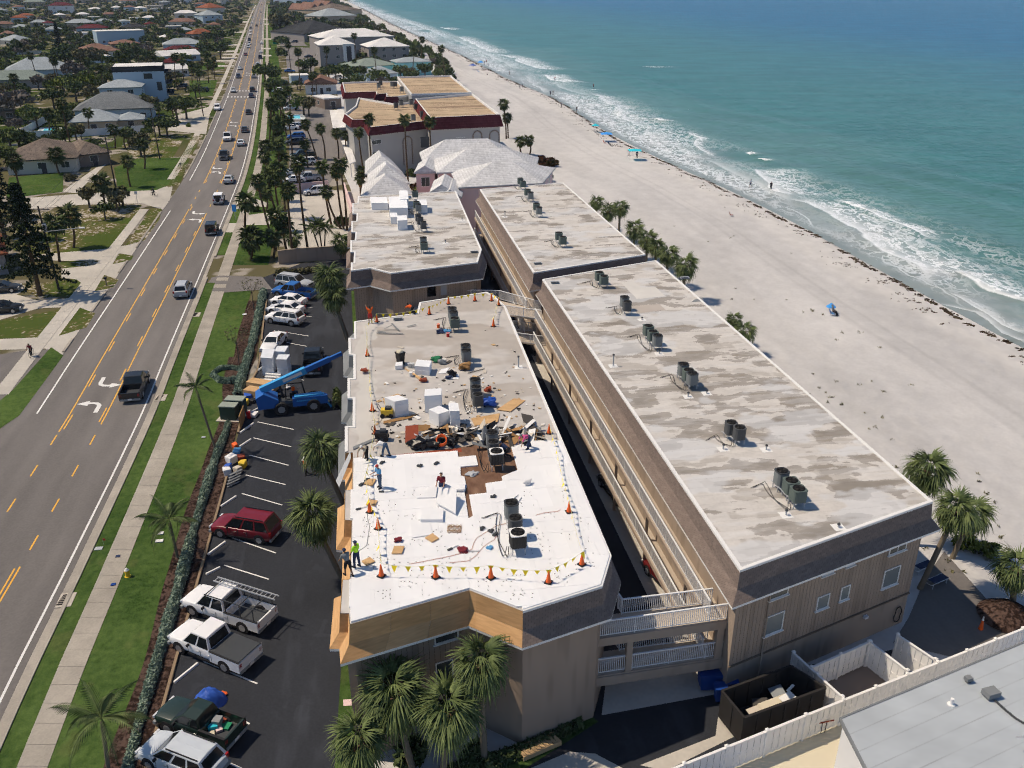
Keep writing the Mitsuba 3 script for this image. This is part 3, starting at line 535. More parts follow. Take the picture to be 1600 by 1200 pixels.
flat('parking_lot_beyond', [(452, 296), (512, 292), (545, 240), (512, 150), (455, 160), (452, 200)], .022, 'road_asphalt'); flat('parking_lot_beyond', [(449, 112), (490, 112), (500, 75), (445, 74)], .022, 'road_asphalt'); flat('parking_lot_beyond', [(438, 72), (480, 72), (470, 62), (436, 62)], .022, 'road_asphalt')
flat('concrete_court', [(448, 395), (560, 388), (556, 320), (548, 300), (512, 296), (450, 306)], .024, 'driveway_concrete'); flat('parking_lot_beyond', [(416, 152), (455, 148), (468, 160), (440, 172), (414, 168)], .04, 'road_asphalt')
flat('driveway', [(374, 338), (420, 332), (440, 335), (420, 352), (376, 352)], .045, 'driveway_concrete'); flat('driveway', [(385, 306), (420, 318), (418, 324), (384, 322)], .045, 'driveway_concrete')
# ---------------------------------------------------------------- the apartment complex
M('felt_grey', lambda p, n, uv: clr(.2, .215, .225) * (.8 + .35 * fbm(p.x * .8, p.y * .8, p.z, 3)), .9, .2)
from shapely.geometry import Polygon as SP, box as sbox
ZR, ZE = 9.2, 7.48
def profile(styled=True):
    """the mansard's slope from the roof edge down to the eave: (offset out, height), in lapped courses"""
    keys = [(.02, ZR), (.14, 8.1), (.64, ZE)]; out = []
    for (a, za), (b, zb) in zip(keys[:-1], keys[1:]):
        L = math.hypot(b - a, zb - za); n = max(1, round(L / .15)) if styled else 1
        for k in range(n):
            t0, t1 = k / n, (k + 1) / n
            out += [(a + (b - a) * t0, za + (zb - za) * t0), (a + (b - a) * t1 + (.014 if styled else 0), za + (zb - za) * t1)]
    return out
def mansard_edge(rings, i, prof):
    P, L, uvs = [], 0, []
    for k, (o, z) in enumerate(prof):
        q = rings(o); a, b = q[i], q[(i + 1) % len(q)]
        P.append([(a[0], a[1], z), (b[0], b[1], z)])
        if k: L += math.hypot(o - prof[k - 1][0], z - prof[k - 1][1])
        uvs += [(0, L), (np.linalg.norm(b - a), L)]
    return MB().grid(np.array(P)), np.array(uvs)
def block(name, label, outline, style, roofmat, wallin=.1, wallmat='siding_tan', z0=0.0):
    """outline: roof corners at ZR in turn; style[i]: mansard of the edge from corner i to i+1"""
    o = np.asarray(outline, float)[:, :2]; x, y = o.T
    if (x * np.roll(y, -1) - y * np.roll(x, -1)).sum() < 0: o = o[::-1]; style = [style[(len(o) - 2 - i) % len(o)] for i in range(len(o))]
    b = thing(name, label, 'building'); rings = lambda d: inset(o, d)
    put('roof', MB().prism(o, ZR - .25, ZR), roofmat, b)
    tr = MB(); a1, a2 = rings(.05), rings(-.16); up = np.array([0, 0, .05])
    for i in range(len(o)):
        j = (i + 1) % len(o)
        if style[i] == 'plywood': continue
        p = [np.r_[q, ZR] for q in (a1[i], a1[j], a2[j], a2[i])]
        tr.quad(*[q + up for q in p]); tr.quad(p[0] - 2 * up, p[1] - 2 * up, p[1] + up, p[0] + up); tr.quad(p[2], p[3], p[3] + up, p[2] + up)
    put('roof_edging', tr, 'trim_white', b)
    wo = rings(-wallin)
    put('wall', MB().prism(wo, z0, ZE + .1, cap=False), wallmat, b)
    fas, sof = MB(), MB(); e, w = rings(.64), rings(-wallin)
    for i in range(len(o)):
        j = (i + 1) % len(o); st = style[i]
        if st is None: continue
        fas.quad(np.r_[e[i], ZE - .16], np.r_[e[j], ZE - .16], np.r_[e[j], ZE], np.r_[e[i], ZE]); sof.quad(np.r_[e[i], ZE - .15], np.r_[w[i], ZE - .15], np.r_[w[j], ZE - .15], np.r_[e[j], ZE - .15])
        if st == 'plywood':
            A, Bq = o[i], o[j]; L = np.linalg.norm(Bq - A); n = max(1, round(L / 2.44))
            for (o1, z1), (o2, z2), tag_ in (((.02, ZR), (.14, 8.1), 0), ((.14, 8.1), (.64, ZE), 1)):
                r1, r2 = rings(o1), rings(o2)
                for k in range(n):
                    g = .004 / max(L, .1) if n > 1 else 0; t0, t1 = k / n + (g if k else 0), (k + 1) / n - (g if k < n - 1 else 0); d = rng.uniform(0, .012)
                    nrm = np.r_[(Bq - A)[1], -(Bq - A)[0]] / L * d
                    q = [np.r_[r1[i] * (1 - t) + r1[j] * t + nrm, z1] for t in (t0, t1)] + [np.r_[r2[i] * (1 - t) + r2[j] * t + nrm, z2] for t in (t1, t0)]
                    put('plywood_sheet', MB().quad(q[0], q[3], q[2], q[1]), 'plywood', b, uv=np.array([(k * 2.44 + 7 * i, tag_ * .61), (k * 2.44 + 7 * i, tag_ * .61 + .6), (k * 2.44 + 2.4 + 7 * i, tag_ * .61 + .6), (k * 2.44 + 2.4 + 7 * i, tag_ * .61)]))
        else:
            m, uv = mansard_edge(rings, i, profile(st == 'shingles'))
            put('mansard', m, st, b, uv=uv, kind='stuff' if st == 'shingles' else None)
    put('fascia', fas, 'trim_white', b); put('soffit', sof, 'stucco_tan', b)
    return b, o, rings
def siding(b, A, B, z0, z1, step=.28, out=.02, mat='siding_tan'):
    """grooved vertical boarding standing proud of the wall from A to B (outside on the right)"""
    A, B = np.asarray(A, float), np.asarray(B, float); L = np.linalg.norm(B - A); d = (B - A) / L; n = np.array([d[1], -d[0]]); mb = MB(); t = 0
    c0 = MB().quad(np.r_[A + n * .006, z0], np.r_[B + n * .006, z0], np.r_[B + n * .006, z1], np.r_[A + n * .006, z1])
    put('siding_backing', c0, 'siding_gap', b)
    while t < L - .05:
        e = min(t + step - .03, L); p, q = A + d * t, A + d * e; m = n * out
        mb.quad(np.r_[p + m, z0], np.r_[q + m, z0], np.r_[q + m, z1], np.r_[p + m, z1]); mb.quad(np.r_[p, z0], np.r_[p + m, z0], np.r_[p + m, z1], np.r_[p, z1]); mb.quad(np.r_[q + m, z0], np.r_[q, z0], np.r_[q, z1], np.r_[q + m, z1]); t += step
    put('siding_boards', mb, mat, b, kind='stuff')
def on_wall(px_, A, B):
    """(metres along A->B, height) where a sight line meets the wall"""
    u, v = (px_[0] - 800) / CAM_F, (px_[1] - 600) / CAM_F; d = np.array([u, cp - v * sp, -sp - v * cp])
    A, B = np.asarray(A, float), np.asarray(B, float); e = (B - A) / np.linalg.norm(B - A)
    M_ = np.array([[d[0], -e[0]], [d[1], -e[1]]]); t, s = np.linalg.solve(M_, A)
    return s, CAM_H + d[2] * t
def window(b, A, B, corners=None, rect=None, frame='trim_white', glass='window_glass', bars=1, out=.05, name='window', sill=True):
    """a window in the wall A->B (outside on the right): frame, pane, sill"""
    A, B = np.asarray(A, float)[:2], np.asarray(B, float)[:2]; d = (B - A) / np.linalg.norm(B - A); n = np.array([d[1], -d[0]])
    if corners is not None:
        q = np.array([on_wall(c, A, B) for c in corners]); s = np.sort(q[:, 0]); z = np.sort(q[:, 1]); rect = (s[:2].mean(), s[2:].mean(), z[:2].mean(), min(z[2:].mean(), ZE - .17))
    s0, s1, z0, z1 = rect; ang = math.atan2(d[1], d[0])
    pos = lambda s, z, o: np.r_[A + d * s + n * o, z]
    w = .07; fr = MB()
    for (a, c, e, f) in ((s0 - w, s1 + w, z0 - w, z0), (s0 - w, s1 + w, z1, z1 + w), (s0 - w, s0, z0, z1), (s1, s1 + w, z0, z1)) + tuple(((s0 + (s1 - s0) * k / (bars + 1) - .025, s0 + (s1 - s0) * k / (bars + 1) + .025, z0, z1)) for k in range(1, bars + 1)):
        fr.box(pos((a + c) / 2, (e + f) / 2, out / 2), (c - a, out, f - e), rz=ang)
    k = put(name, fr, frame, b)
    put('pane', MB().quad(pos(s0, z0, .026), pos(s1, z0, .026), pos(s1, z1, .026), pos(s0, z1, .026)), glass, k)
    if sill: put('sill', MB().box(pos((s0 + s1) / 2, z0 - w - .03, .06), (s1 - s0 + .3, .13, .05), rz=ang), frame, k)
    return k
def railing(b, P, h=1.07, gap=.13, post=1.8, mat='rail_white'):
    """white picket railing along floor points P (n,3)"""
    P = np.asarray(P, float); fr, pk = MB(), MB()
    for a, c in zip(P[:-1], P[1:]):
        L = np.linalg.norm(c - a); up = np.array([0, 0, 1.])
        fr.bar(a + up * h, c + up * h, .1, .06); fr.bar(a + up * .1, c + up * .1, .04, .04)
        n = max(1, round(L / post))
        for k in range(n + 1): fr.bar(a + (c - a) * k / n, a + (c - a) * k / n + up * h, .055, up=(c - a))
        n = max(1, int(L / gap))
        for k in range(1, n): pk.bar(a + (c - a) * k / n + up * .1, a + (c - a) * k / n + up * (h - .02), .034, up=(c - a))
    put('rail', fr, mat, b); put('pickets', pk, mat, b, kind='stuff')
# the seaward block
oE = pts([(1157, 891), (1456, 784), (1025, 407.5), (848, 437)], ZR)
EB, oE, rE = block('apartment_block', 'flat roofed apartment block on the beach side with stained grey roof and brown shingle mansard', oE, ['shingles'] * 4, 'roof_membrane', wallmat='stucco_tan')
W_ = rE(-.1); iF = 0                                          # its end wall faces the service drive
A, B = W_[0], W_[1]
siding(EB, A, B, 2.45, ZE - .1)
n_ = np.array([(B - A)[1], -(B - A)[0]]) / np.linalg.norm(B - A)
put('band', MB().bar(np.r_[A + n_ * .05, 2.4], np.r_[B + n_ * .05, 2.4], .1, .1), 'siding_gap', EB)
pa = A + (B - A) * (on_wall((1203, 922), A, B)[0] / np.linalg.norm(B - A)); put('drain_pipe', MB().tube([np.r_[pa + n_ * .09, 7.2], np.r_[pa + n_ * .09, 2.6], np.r_[pa + n_ * .12, 2.4], np.r_[pa + n_ * .12, .05]], .05), 'stucco_tan', EB)
A2, B2 = A + n_ * .022, B + n_ * .022
for c, g, bars in (([(1204, 922), (1231, 911), (1230, 926), (1204, 936)], 'window_glass', 0), ([(1197, 966), (1223, 956), (1221, 982), (1195, 992)], 'blind_glass', 0), ([(1286, 889), (1302, 883), (1302, 893), (1286, 898)], 'window_glass', 0), ([(1278, 935), (1295, 928), (1292, 947), (1276, 952)], 'blind_glass', 0),
                   ([(1315, 919), (1327, 915), (1324, 933), (1313, 938)], 'blind_glass', 0), ([(1391, 850), (1417, 841), (1414, 857), (1391, 865)], 'window_glass', 1), ([(1324, 872), (1335, 870), (1335, 880), (1324, 884)], 'window_glass', 0), ([(1382, 893), (1405, 885), (1401, 909), (1379, 918)], 'blind_glass', 0)):
    window(EB, A2, B2, c, glass=g, bars=bars)
s_, z_ = on_wall((1397, 972), A, B); q = np.r_[A + (B - A) * s_ / np.linalg.norm(B - A) + n_ * .12, 1.0]; ang = np.linspace(0, 6.28, 22)
e_ = (B - A) / np.linalg.norm(B - A)
put('hose_reel', MB().tube([np.r_[q[:2] + e_ * .3 * math.cos(a), q[2] + .62 * math.sin(a)] + np.r_[n_ * .03 * math.sin(5 * a), 0] for a in np.linspace(0, 12.5, 44)], .035, 5), 'black_plastic', EB)
s_, z_ = on_wall((1350, 965), A, B); put('wall_lamp', MB().box(np.r_[A + e_ * s_ + n_ * .12, 1.95], (.3, .2, .16), math.atan2(e_[1], e_[0])), 'lamp_glass', EB)
M('roof_patch', lambda p, n, uv: clr(.62, .61, .58) * (.88 + .2 * fbm(p.x * .8, p.y * .8, 4, 4)), 1.); M('roof_patch_tan', lambda p, n, uv: clr(.47, .43, .39) * (.88 + .2 * fbm(p.x * .8, p.y * .8, 4, 4)), 1.)
for q, m_ in (([(970, 441), (990, 440), (1002, 449), (1024, 448), (1040, 463), (995, 467)], 'roof_patch'), ([(987, 478), (1030, 475), (1040, 484), (996, 490)], 'roof_patch_tan'), ([(1085, 468), (1097, 465), (1100, 471), (1080, 472)], 'felt_grey')): put('roof_patch', sheet(pts(q, ZR + .008)[:, :2], ZR + .008), m_, EB)
# the block behind it on the seaward side
oNE = pts([(834, 422), (1008, 394), (880, 283), (750, 293)], ZR + .3) - [0, 0, .3]
NEB, oNE, rNE = block('apartment_block', 'flat roofed apartment block with pale weathered roof behind the long seaward block', oNE, ['shingles'] * 4, 'roof_membrane', wallmat='stucco_tan')
# the block being re-roofed
lW = [(547, 975), (733, 922), (817, 955), (940, 916), (954, 869), (790, 480), (772, 463), (760, 457), (656, 473), (652, 490), (554, 503), (554, 529), (545, 529), (546, 554), (553, 555), (553, 592), (544, 592), (544, 622.5), (552.5, 623), (552, 667), (540, 667), (540, 707), (551.5, 707), (551, 766), (540, 766), (539, 812), (550, 813), (547.5, 906), (536, 906), (532, 958), (545.5, 958)]
sW = ['plywood', 'plywood'] + ['shingles'] * 8 + ['felt_grey'] * 11 + ['plywood'] * 10
sW[21] = sW[22] = 'plywood'
WB, oW, rW = block('apartment_block', 'apartment block under roof repair with white insulation boards and bare plywood mansard', pts(lW, ZR), sW, 'stripped_roof', wallmat='siding_tan')
wW = rW(-.1)
siding(WB, wW[0], wW[1], 0.4, ZE - .1, step=.3)
for c in ([(680, 986), (714, 976), (714, 995), (680, 1005)], [(682, 1037), (706, 1030), (706, 1062), (683, 1068)]): window(WB, wW[0], wW[1], c, bars=0, out=.07)
L0 = np.linalg.norm(wW[1] - wW[0])
# block behind it on the street side
lN = [(549, 423), (579, 419), (611, 427), (746, 410), (752, 390), (712, 299), (560, 307), (559, 318), (551, 318), (551, 334), (558, 334), (557, 346), (549.5, 346), (549.5, 363), (556, 363), (555, 376), (548, 376), (548, 394), (554, 394), (553, 411), (549, 411)]
NWB, oN, rN = block('apartment_block', 'apartment block with stacked white foam on its weathered roof', pts(lN, ZR), ['shingles'] * len(lN), 'roof_membrane', wallmat='siding_tan')
wN = rN(-.1)
for i in (0, 1, 2): siding(NWB, wN[i], wN[i + 1], .4, ZE - .1, mat='siding_tan')
def on_edge(b, A, B, corners, mat, name, out=.06):
    q = np.array([on_wall(c, A, B) for c in corners]); s0, s1, z0, z1 = q[:, 0].min(), q[:, 0].max(), q[:, 1].min(), q[:, 1].max(); d = (B - A) / np.linalg.norm(B - A); n = np.array([d[1], -d[0]])
    return put(name, MB().box(np.r_[A + d * (s0 + s1) / 2 + n * out / 2, (z0 + z1) / 2], (s1 - s0, out, z1 - z0), math.atan2(d[1], d[0])), mat, b)
on_edge(NWB, wN[2], wN[3], [(667, 441), (681, 462)], 'dark_opening', 'doorway'); on_edge(NWB, wN[2], wN[3], [(688, 437), (698, 460)], 'door_grey', 'door')
# insulation boards, bare deck
white = [(549, 718), (640, 711), (715, 706), (716, 716), (743.5, 713.5), (747, 728.5), (719.5, 731), (720, 745), (725.5, 746.5), (729, 761.5), (726, 770.5), (732, 812), (739, 808), (733, 775), (761, 772), (758.5, 757), (785.5, 753), (784, 746.5), (809, 736), (797, 693), (830, 690), (880, 690), (960, 868), (945, 920), (817, 958), (733, 925), (545, 979)]
wp = SP(pts(white, ZR)[:, :2]).intersection(SP(rW(-.06))).buffer(0)
cW = oW[0]; uW = np.array([-.149, 1]) / math.hypot(.149, 1); vW = np.array([uW[1], -uW[0]])
RB = [k for k in scene if k == WB + '__roof'][0]
for i in range(-3, 22):
    for j in range(-3, 14):
        a, c = i * 1.22, j * 2.44 + (1.22 if i % 2 else 0)
        q = [cW + uW * (a + e) + vW * (c + f) for e, f in ((.003, .003), (1.217, .003), (1.217, 2.437), (.003, 2.437))]
        g = SP(q).intersection(wp)
        for p in getattr(g, 'geoms', [g]):
            if p.geom_type == 'Polygon' and p.area > .05: put('insulation_board', MB().prism(np.array(p.exterior.coords)[:-1], ZR + .002, ZR + .1 + rng.uniform(-.006, .006)), 'insulation_white', RB)
put('roof_decking', sheet(pts([(640, 708), (716, 699), (800, 688), (812, 737), (785, 755), (760, 774), (738, 812), (728, 815), (716, 720)], ZR + .006)[:, :2], ZR + .006), 'roof_deck', RB)
put('roof_decking', sheet(pts([(600, 712), (720, 700), (722, 706), (640, 713)], ZR + .01)[:, :2], ZR + .01), 'rust_red', RB)
mb = MB()                                                      # fasteners, in fours
for k in range(150):
    p = at(rng.uniform(555, 935), rng.uniform(770, 965), ZR + .1)
    if not wp.buffer(-.4).contains(SP([p[:2] + e for e in ([0, 0], [.1, 0], [0, .1])])): continue
    for e in ((-.22, -.2), (.22, -.2), (.2, .2), (-.2, .22)):
        if rng.random() < .75: mb.cyl(p + [e[0] + rng.normal(0, .03), e[1] + rng.normal(0, .03), .004], .035, .012, 5)
put('fasteners', mb, 'dark_metal', RB, kind='stuff')
# galleries along the court, and the walkways that join the blocks
def gallery(name, label, o, i, j, z_list, t0=0.0, t1=1.0, out=.85, back=1.0):
    A, B = o[i] * (1 - t0) + o[j] * t0, o[i] * (1 - t1) + o[j] * t1; d = (B - A) / np.linalg.norm(B - A); n = np.array([d[1], -d[0]])
    g = thing(name, label, 'walkway')
    for z, e in z_list:
        w1, w2 = out + e, -back
        put('floor', MB().prism([A + n * w2, B + n * w2, B + n * w1, A + n * w1], z - .22, z, bottom=True), 'tan_floor', g)
        put('edge_beam', MB().bar(np.r_[A + n * (w1 + .04), z - .14], np.r_[B + n * (w1 + .04), z - .14], .08, .3), 'stucco_tan', g)
        railing(g, [np.r_[A + n * (w1 - .06), z], np.r_[B + n * (w1 - .06), z]])
    L = np.linalg.norm(B - A); top = z_list[0][0]
    for k in range(int(L / 7.5) + 1):
        p = A + d * min(k * 7.5 + .3, L - .3) + n * (out - .25)
        put('post', MB().bar(np.r_[p, 0], np.r_[p, top - .2], .2, up=(1, 0, 0)), 'stucco_tan', g)
    return g
gallery('gallery', 'two storey tan gallery with white railings along the court side of the long seaward block', oE, 3, 0, [(5.0, 0), (2.35, .15)], 0.0, .97)
gallery('gallery', 'narrow gallery with white railing on the court side of the far seaward block', oNE, 3, 0, [(5.0, 0), (2.35, .15)], 0.0, 1.0)
# front walkway between the two near blocks
fb = thing('walkway_bridge', 'two level tan bridge with white picket railings above the service drive', 'walkway')
f0, f1 = at(932, 997, 5.0)[:2], at(1165, 964, 5.0)[:2]; d = (f1 - f0) / np.linalg.norm(f1 - f0); n = np.array([d[1], -d[0]]); Lf = np.linalg.norm(f1 - f0)
f0 = f0 - d * 1.2
for z in (5.0, 2.35):
    put('floor', MB().prism([f0, f1, f1 - n * 1.75, f0 - n * 1.75], z - .2, z, bottom=True), 'tan_floor', fb)
    put('edge_beam', MB().bar(np.r_[f0 + n * .05, z - .28], np.r_[f1 + n * .05, z - .28], .12, .55), 'stucco_tan', fb)
    g0 = f0 + d * 1.2
    railing(fb, [np.r_[g0 - n * .05, z], np.r_[f1 - n * .05, z]], gap=.115, post=2.4)
    b0, b1 = at(971, 960, 5.0)[:2], at(1111, 943, 5.0)[:2]
    railing(fb, [np.r_[b0 - n * .0 + (at(965, 951, 5.0)[:2] - at(971, 960, 5.0)[:2]), z], np.r_[b0, z], np.r_[b1, z]], gap=.115, post=2.4)
put('parapet_beam', MB().bar(np.r_[f0 + n * .08, 1.95], np.r_[f1 + n * .08, 1.95], .2, .62), 'stucco_tan', fb)
for a, w in ((.55, 1.1), (3.0, .36), (8.4, .42)):
    p = f0 + d * (a if a < 1 else a + .15) - n * .0
    put('column', MB().box(np.r_[p - n * .1, 2.4 if a > 1 else 3.6], (w, .42, 4.2 if a > 1 else 7.2), math.atan2(d[1], d[0])) if a < 1 else MB().box(np.r_[p - n * .05, 3.3], (w, .3, 2.9), math.atan2(d[1], d[0])), 'stucco_tan', fb)
# bridges at the middle of the court
mbk = thing('walkway_bridge', 'white railed walkway crossing behind the block under repair in front of the weathered block', 'walkway')
for z, poly, rails in ((5.0, [(640, 484), (648, 476), (737, 466), (775, 468), (846, 486), (850, 500), (800, 492), (772, 482), (740, 476)], [[(647, 476), (737, 467), (780, 468), (845, 486)], [(790, 492), (846, 500)]]), (2.35, [(770, 510), (850, 520), (856, 540), (790, 530)], [[(775, 530), (856, 541)], [(778, 512), (850, 521)]])):
    put('floor', MB().prism(pts(poly, z)[:, :2], z - .2, z, bottom=True), 'tan_floor', mbk)
    for rr in rails: railing(mbk, pts(rr, z))
for x, y in ((786, 492), (842, 500)): put('post', MB().box(np.r_[at(x, y, 5.0)[:2], 2.4], (.22, .22, 4.8)), 'wall_brown', mbk)
# ---------------------------------------------------------------- people
def person(name_label, p, face, shirt='orange_cloth', legs='denim', hat=None, hair='hair_dark', skin='skin', lean=0, legL=(0, 0), legR=(0, 0), armL=(10, 8, 20), armR=(10, 8, 20), scale=0.96, shorts=False, vest=None, look=0, shoes='black_cloth', knees=0.0, small=False, group=None):
    """one figure, standing on p, facing the heading face (radians, 0 = +x). Pitches in degrees from straight down, forwards positive: legs (thigh, shin), arms (upper, sideways, fore)"""
    R = lambda a: math.radians(a)
    hip = np.array([0, 0, 0.]); up = np.array([math.sin(R(lean)), 0, math.cos(R(lean))])
    J = {}
    for s, nm, (th, sh) in ((1, 'L', legL), (-1, 'R', legR)):
        h = hip + [0, .1 * s, 0]; k = h + .43 * np.array([math.sin(R(th)), .04 * s, -math.cos(R(th))]); a = k + .42 * np.array([math.sin(R(sh)), 0, -math.cos(R(sh))])
        f = a + np.array([.17, .02 * s, -.045]) if sh > -60 else a + np.array([-.05, 0, -.12])
        J['h' + nm], J['k' + nm], J['a' + nm], J['f' + nm] = h, k, a, f
    low = min(min(J['a' + n][2] for n in 'LR') - .075, min(J['k' + n][2] for n in 'LR') - .07, min(J['f' + n][2] for n in 'LR') - .04)
    waist, chest, neck = hip + up * .16, hip + up * .4, hip + up * .53
    hd = np.array([math.sin(R(lean * .5 + look)), 0, math.cos(R(lean * .5 + look))]); head = neck + hd * .17
    for s, nm, (ua, ud, fa) in ((1, 'L', armL), (-1, 'R', armR)):
        sh_ = neck + [0, .19 * s, 0] - up * .05; e = sh_ + .29 * np.array([math.sin(R(ua)) * math.cos(R(ud)), math.sin(R(ud)) * s, -math.cos(R(ua)) * math.cos(R(ud))])
        w = e + .26 * np.array([math.sin(R(fa)), -.02 * s, -math.cos(R(fa))]); J['s' + nm], J['e' + nm], J['w' + nm] = sh_, e, w
    S = lambda q, r: (*q, r)
    def cap(a, ra, b, rb): return blob([S(a, ra), S(b, rb)])
    def union(l): return m3.Manifold.batch_boolean(l, m3.OpType.Add)
    body = [blob([S(hip + [0, .08, 0], .1), S(hip - [0, .08, 0], .1), S(waist, .12)]), blob([S(waist, .12), S(chest + [0, .09, 0], .11), S(chest - [0, .09, 0], .11)]), blob([S(chest + [0, .09, 0], .11), S(chest - [0, .09, 0], .11), S(J['sL'], .06), S(J['sR'], .06), S(neck, .06)]), cap(neck, .055, head, .06),
            blob([S(head + hd * .03, .095), S(head - hd * .06 + [.03, 0, 0], .065), S(head + [-.03, 0, .0], .08)]), blob([S(head + [.1, 0, -.01], .014), S(head + [.085, 0, .03], .014), S(head + [.08, 0, -.02], .02)])]
    for nm, s in (('L', 1), ('R', -1)):
        body += [cap(J['h' + nm], .09, J['k' + nm], .058), cap(J['k' + nm], .058, J['a' + nm], .04), blob([S(J['a' + nm], .045), S(J['f' + nm], .035)]), cap(J['s' + nm], .056, J['e' + nm], .042), cap(J['e' + nm], .042, J['w' + nm], .03)]
        d = J['w' + nm] - J['e' + nm]; d /= np.linalg.norm(d); sd = np.cross(d, [0, s, 0.1]); sd /= np.linalg.norm(sd) + 1e-9; pd = np.cross(d, sd); pl = J['w' + nm] + d * .09
        body += [blob([S(J['w' + nm], .026), S(pl + pd * .025, .016), S(pl - pd * .025, .016)])] + ([] if small else [cap(pl + pd * o, .0095, pl + pd * o * 1.1 + d * l + sd * .02, .008) for o, l in ((.03, .06), (.011, .075), (-.01, .07), (-.029, .05))] + [cap(J['w' + nm] + d * .03 + pd * .02, .012, pl + pd * .055 + d * .0, .009)])
        body.append(blob([S(head + [-.005, .088 * s, 0], .018), S(head + [-.01, .086 * s, .025], .018)]))
    M0 = xform(np.asarray(p) - [0, 0, low * scale], face, scale)
    r = thing('person', name_label, 'person', group)
    def out(part, m, mat, sm=35):
        put(part, mtm(m), mat, r, smooth=sm, xf=M0)
    out('body', union(body), skin, 40)
    g = .018
    out('shirt', union([blob([S(waist - up * .06, .125), S(waist, .12 + g), S(chest + [0, .09, 0], .11 + g), S(chest - [0, .09, 0], .11 + g)]), blob([S(chest + [0, .09, 0], .11 + g), S(chest - [0, .09, 0], .11 + g), S(J['sL'], .06 + g), S(J['sR'], .06 + g), S(neck - up * .03, .07)])] + [cap(J['s' + n], .056 + g, J['s' + n] * (.2) + J['e' + n] * .8, .046 + g) for n in 'LR']), shirt)
    if vest: out('vest', blob([S(waist, .145), S(chest + [0, .1, 0], .135), S(chest - [0, .1, 0], .135)]), vest)
    f_ = .85 if shorts else 1
    tr = [blob([S(hip + [0, .08, 0], .1 + g), S(hip - [0, .08, 0], .1 + g), S(waist - up * .08, .12 + g)])]
    for n in 'LR':
        tr.append(cap(J['h' + n], .09 + g, J['h' + n] * (1 - f_) + J['k' + n] * f_, .062 + g))
        if not shorts: tr.append(cap(J['k' + n], .06 + g, J['k' + n] * .1 + J['a' + n] * .9, .05 + g))
    out('trousers' if not shorts else 'shorts', union(tr), legs)
    out('shoes', union([blob([S(J['a' + n] - [.04, 0, .03], .05), S(J['f' + n], .042), S(J['a' + n] + [0, 0, .02], .05)]) for n in 'LR']), shoes)
    if hat: out('hat', union([blob([S(head + hd * .045, .104), S(head + hd * .05 - [.02, 0, 0], .1)]) - m3.Manifold.cube((1, 1, .5), True).translate((head[0], head[1], head[2] + .03 - .25)), blob([S(head + [.08, .04, .045], .014), S(head + [.08, -.04, .045], .014), S(head + [.17, .0, .03], .012), S(head + [0, .09, .045], .014), S(head + [0, -.09, .045], .014)])]), hat)
    else: out('hair', blob([S(head + hd * .05, .1), S(head + hd * .03 - [.04, 0, 0], .085), S(head - [.06, 0, .02], .06)]) - m3.Manifold.cube((.3, .4, .3), True).translate(tuple(head + [.2, 0, -.05])), hair)
    return r
ZB = ZR + .1                                                    # on the insulation
E_, W_h, N_h, S_h = 0.0, math.pi, math.pi / 2, -math.pi / 2
person('worker in blue shirt and red cap standing on the white boards, head bowed', at(594, 762, ZB), -2.4, 'blue_cloth', 'denim', hat='red_cloth', lean=6, armL=(30, 4, 95), armR=(25, 4, 85), legL=(4, 0), legR=(-3, -4), vest=None, look=15)
person('worker in lime safety shirt standing at the roof edge', at(558, 886, ZB), 2.6, 'lime_cloth', 'navy_cloth', hat='navy_cloth', armL=(15, 14, 30), armR=(5, 14, 25), legL=(8, 2), legR=(-6, -8), skin='skin_dark')
person('worker in grey shirt and shorts leaning over the plywood roof edge', at(545, 900, ZR + .02), 2.3, 'grey_cloth', 'black_cloth', hat='navy_cloth', lean=24, armL=(25, 10, 40), armR=(30, 10, 50), legL=(16, 6), legR=(-10, -24), shorts=True, skin='skin_dark')
person('worker in maroon jacket behind a tilted white board', at(691, 775, ZB), -1.7, 'maroon_cloth', 'navy_cloth', hair='hair_dark', armL=(40, 10, 70), armR=(40, 10, 70), lean=8, legL=(6, 2), legR=(-4, -6))
person('stooping worker in pale shirt at the edge of the new white boards', at(573, 717, ZB), -1.9, 'khaki_cloth', 'black_cloth', hat='white_cloth', lean=70, armL=(60, 10, 30), armR=(50, 10, 20), legL=(20, -10), legR=(0, -20))
person('bending worker in blue grey clothes straddling the edge of the white boards', at(603, 713, ZB), 2.8, 'white_cloth', 'denim', hat='khaki_cloth', lean=85, armL=(50, 10, 20), armR=(60, 10, 40), legL=(18, 8), legR=(-16, -18))
person('worker in plaid top bending over by the debris pile', at(826, 700, ZB), -2.6, 'pink_cloth', 'navy_cloth', hat='grey_cloth', lean=80, armL=(40, 12, 15), armR=(40, 12, 10), legL=(14, 4), legR=(-12, -18))
person('kneeling worker in navy clothes beside the air conditioners', at(794, 716, ZR + .01), 2.9, 'navy_cloth', 'black_cloth', hat='navy_cloth', lean=60, armL=(50, 10, 30), armR=(40, 10, 20), legL=(35, -80), legR=(60, -10), knees=1)
person('worker in orange shirt and red shorts on the far left roof corner', at(579, 505, ZR + .01), 1.9, 'orange_cloth', 'red_cloth', hair='hair_dark', armL=(150, 20, 100), armR=(120, 30, 60), legL=(6, 0), legR=(-5, -10), shorts=True, skin='skin_dark')
person('worker in orange shirt kneeling at the back roof edge', at(645, 490, ZR + .01), 2.6, 'orange_cloth', 'black_cloth', hair='hair_dark', lean=75, armL=(60, 10, 30), armR=(60, 10, 30), legL=(20, -85), legR=(30, -80), skin='skin_dark')
person('worker in orange vest walking in the parking lot under a palm', at(478, 741), -1.9, 'white_cloth', 'black_cloth', hat='white_cloth', vest='orange_cloth', armL=(20, 8, 40), armR=(-20, 8, 0), legL=(20, 5), legR=(-15, -30))
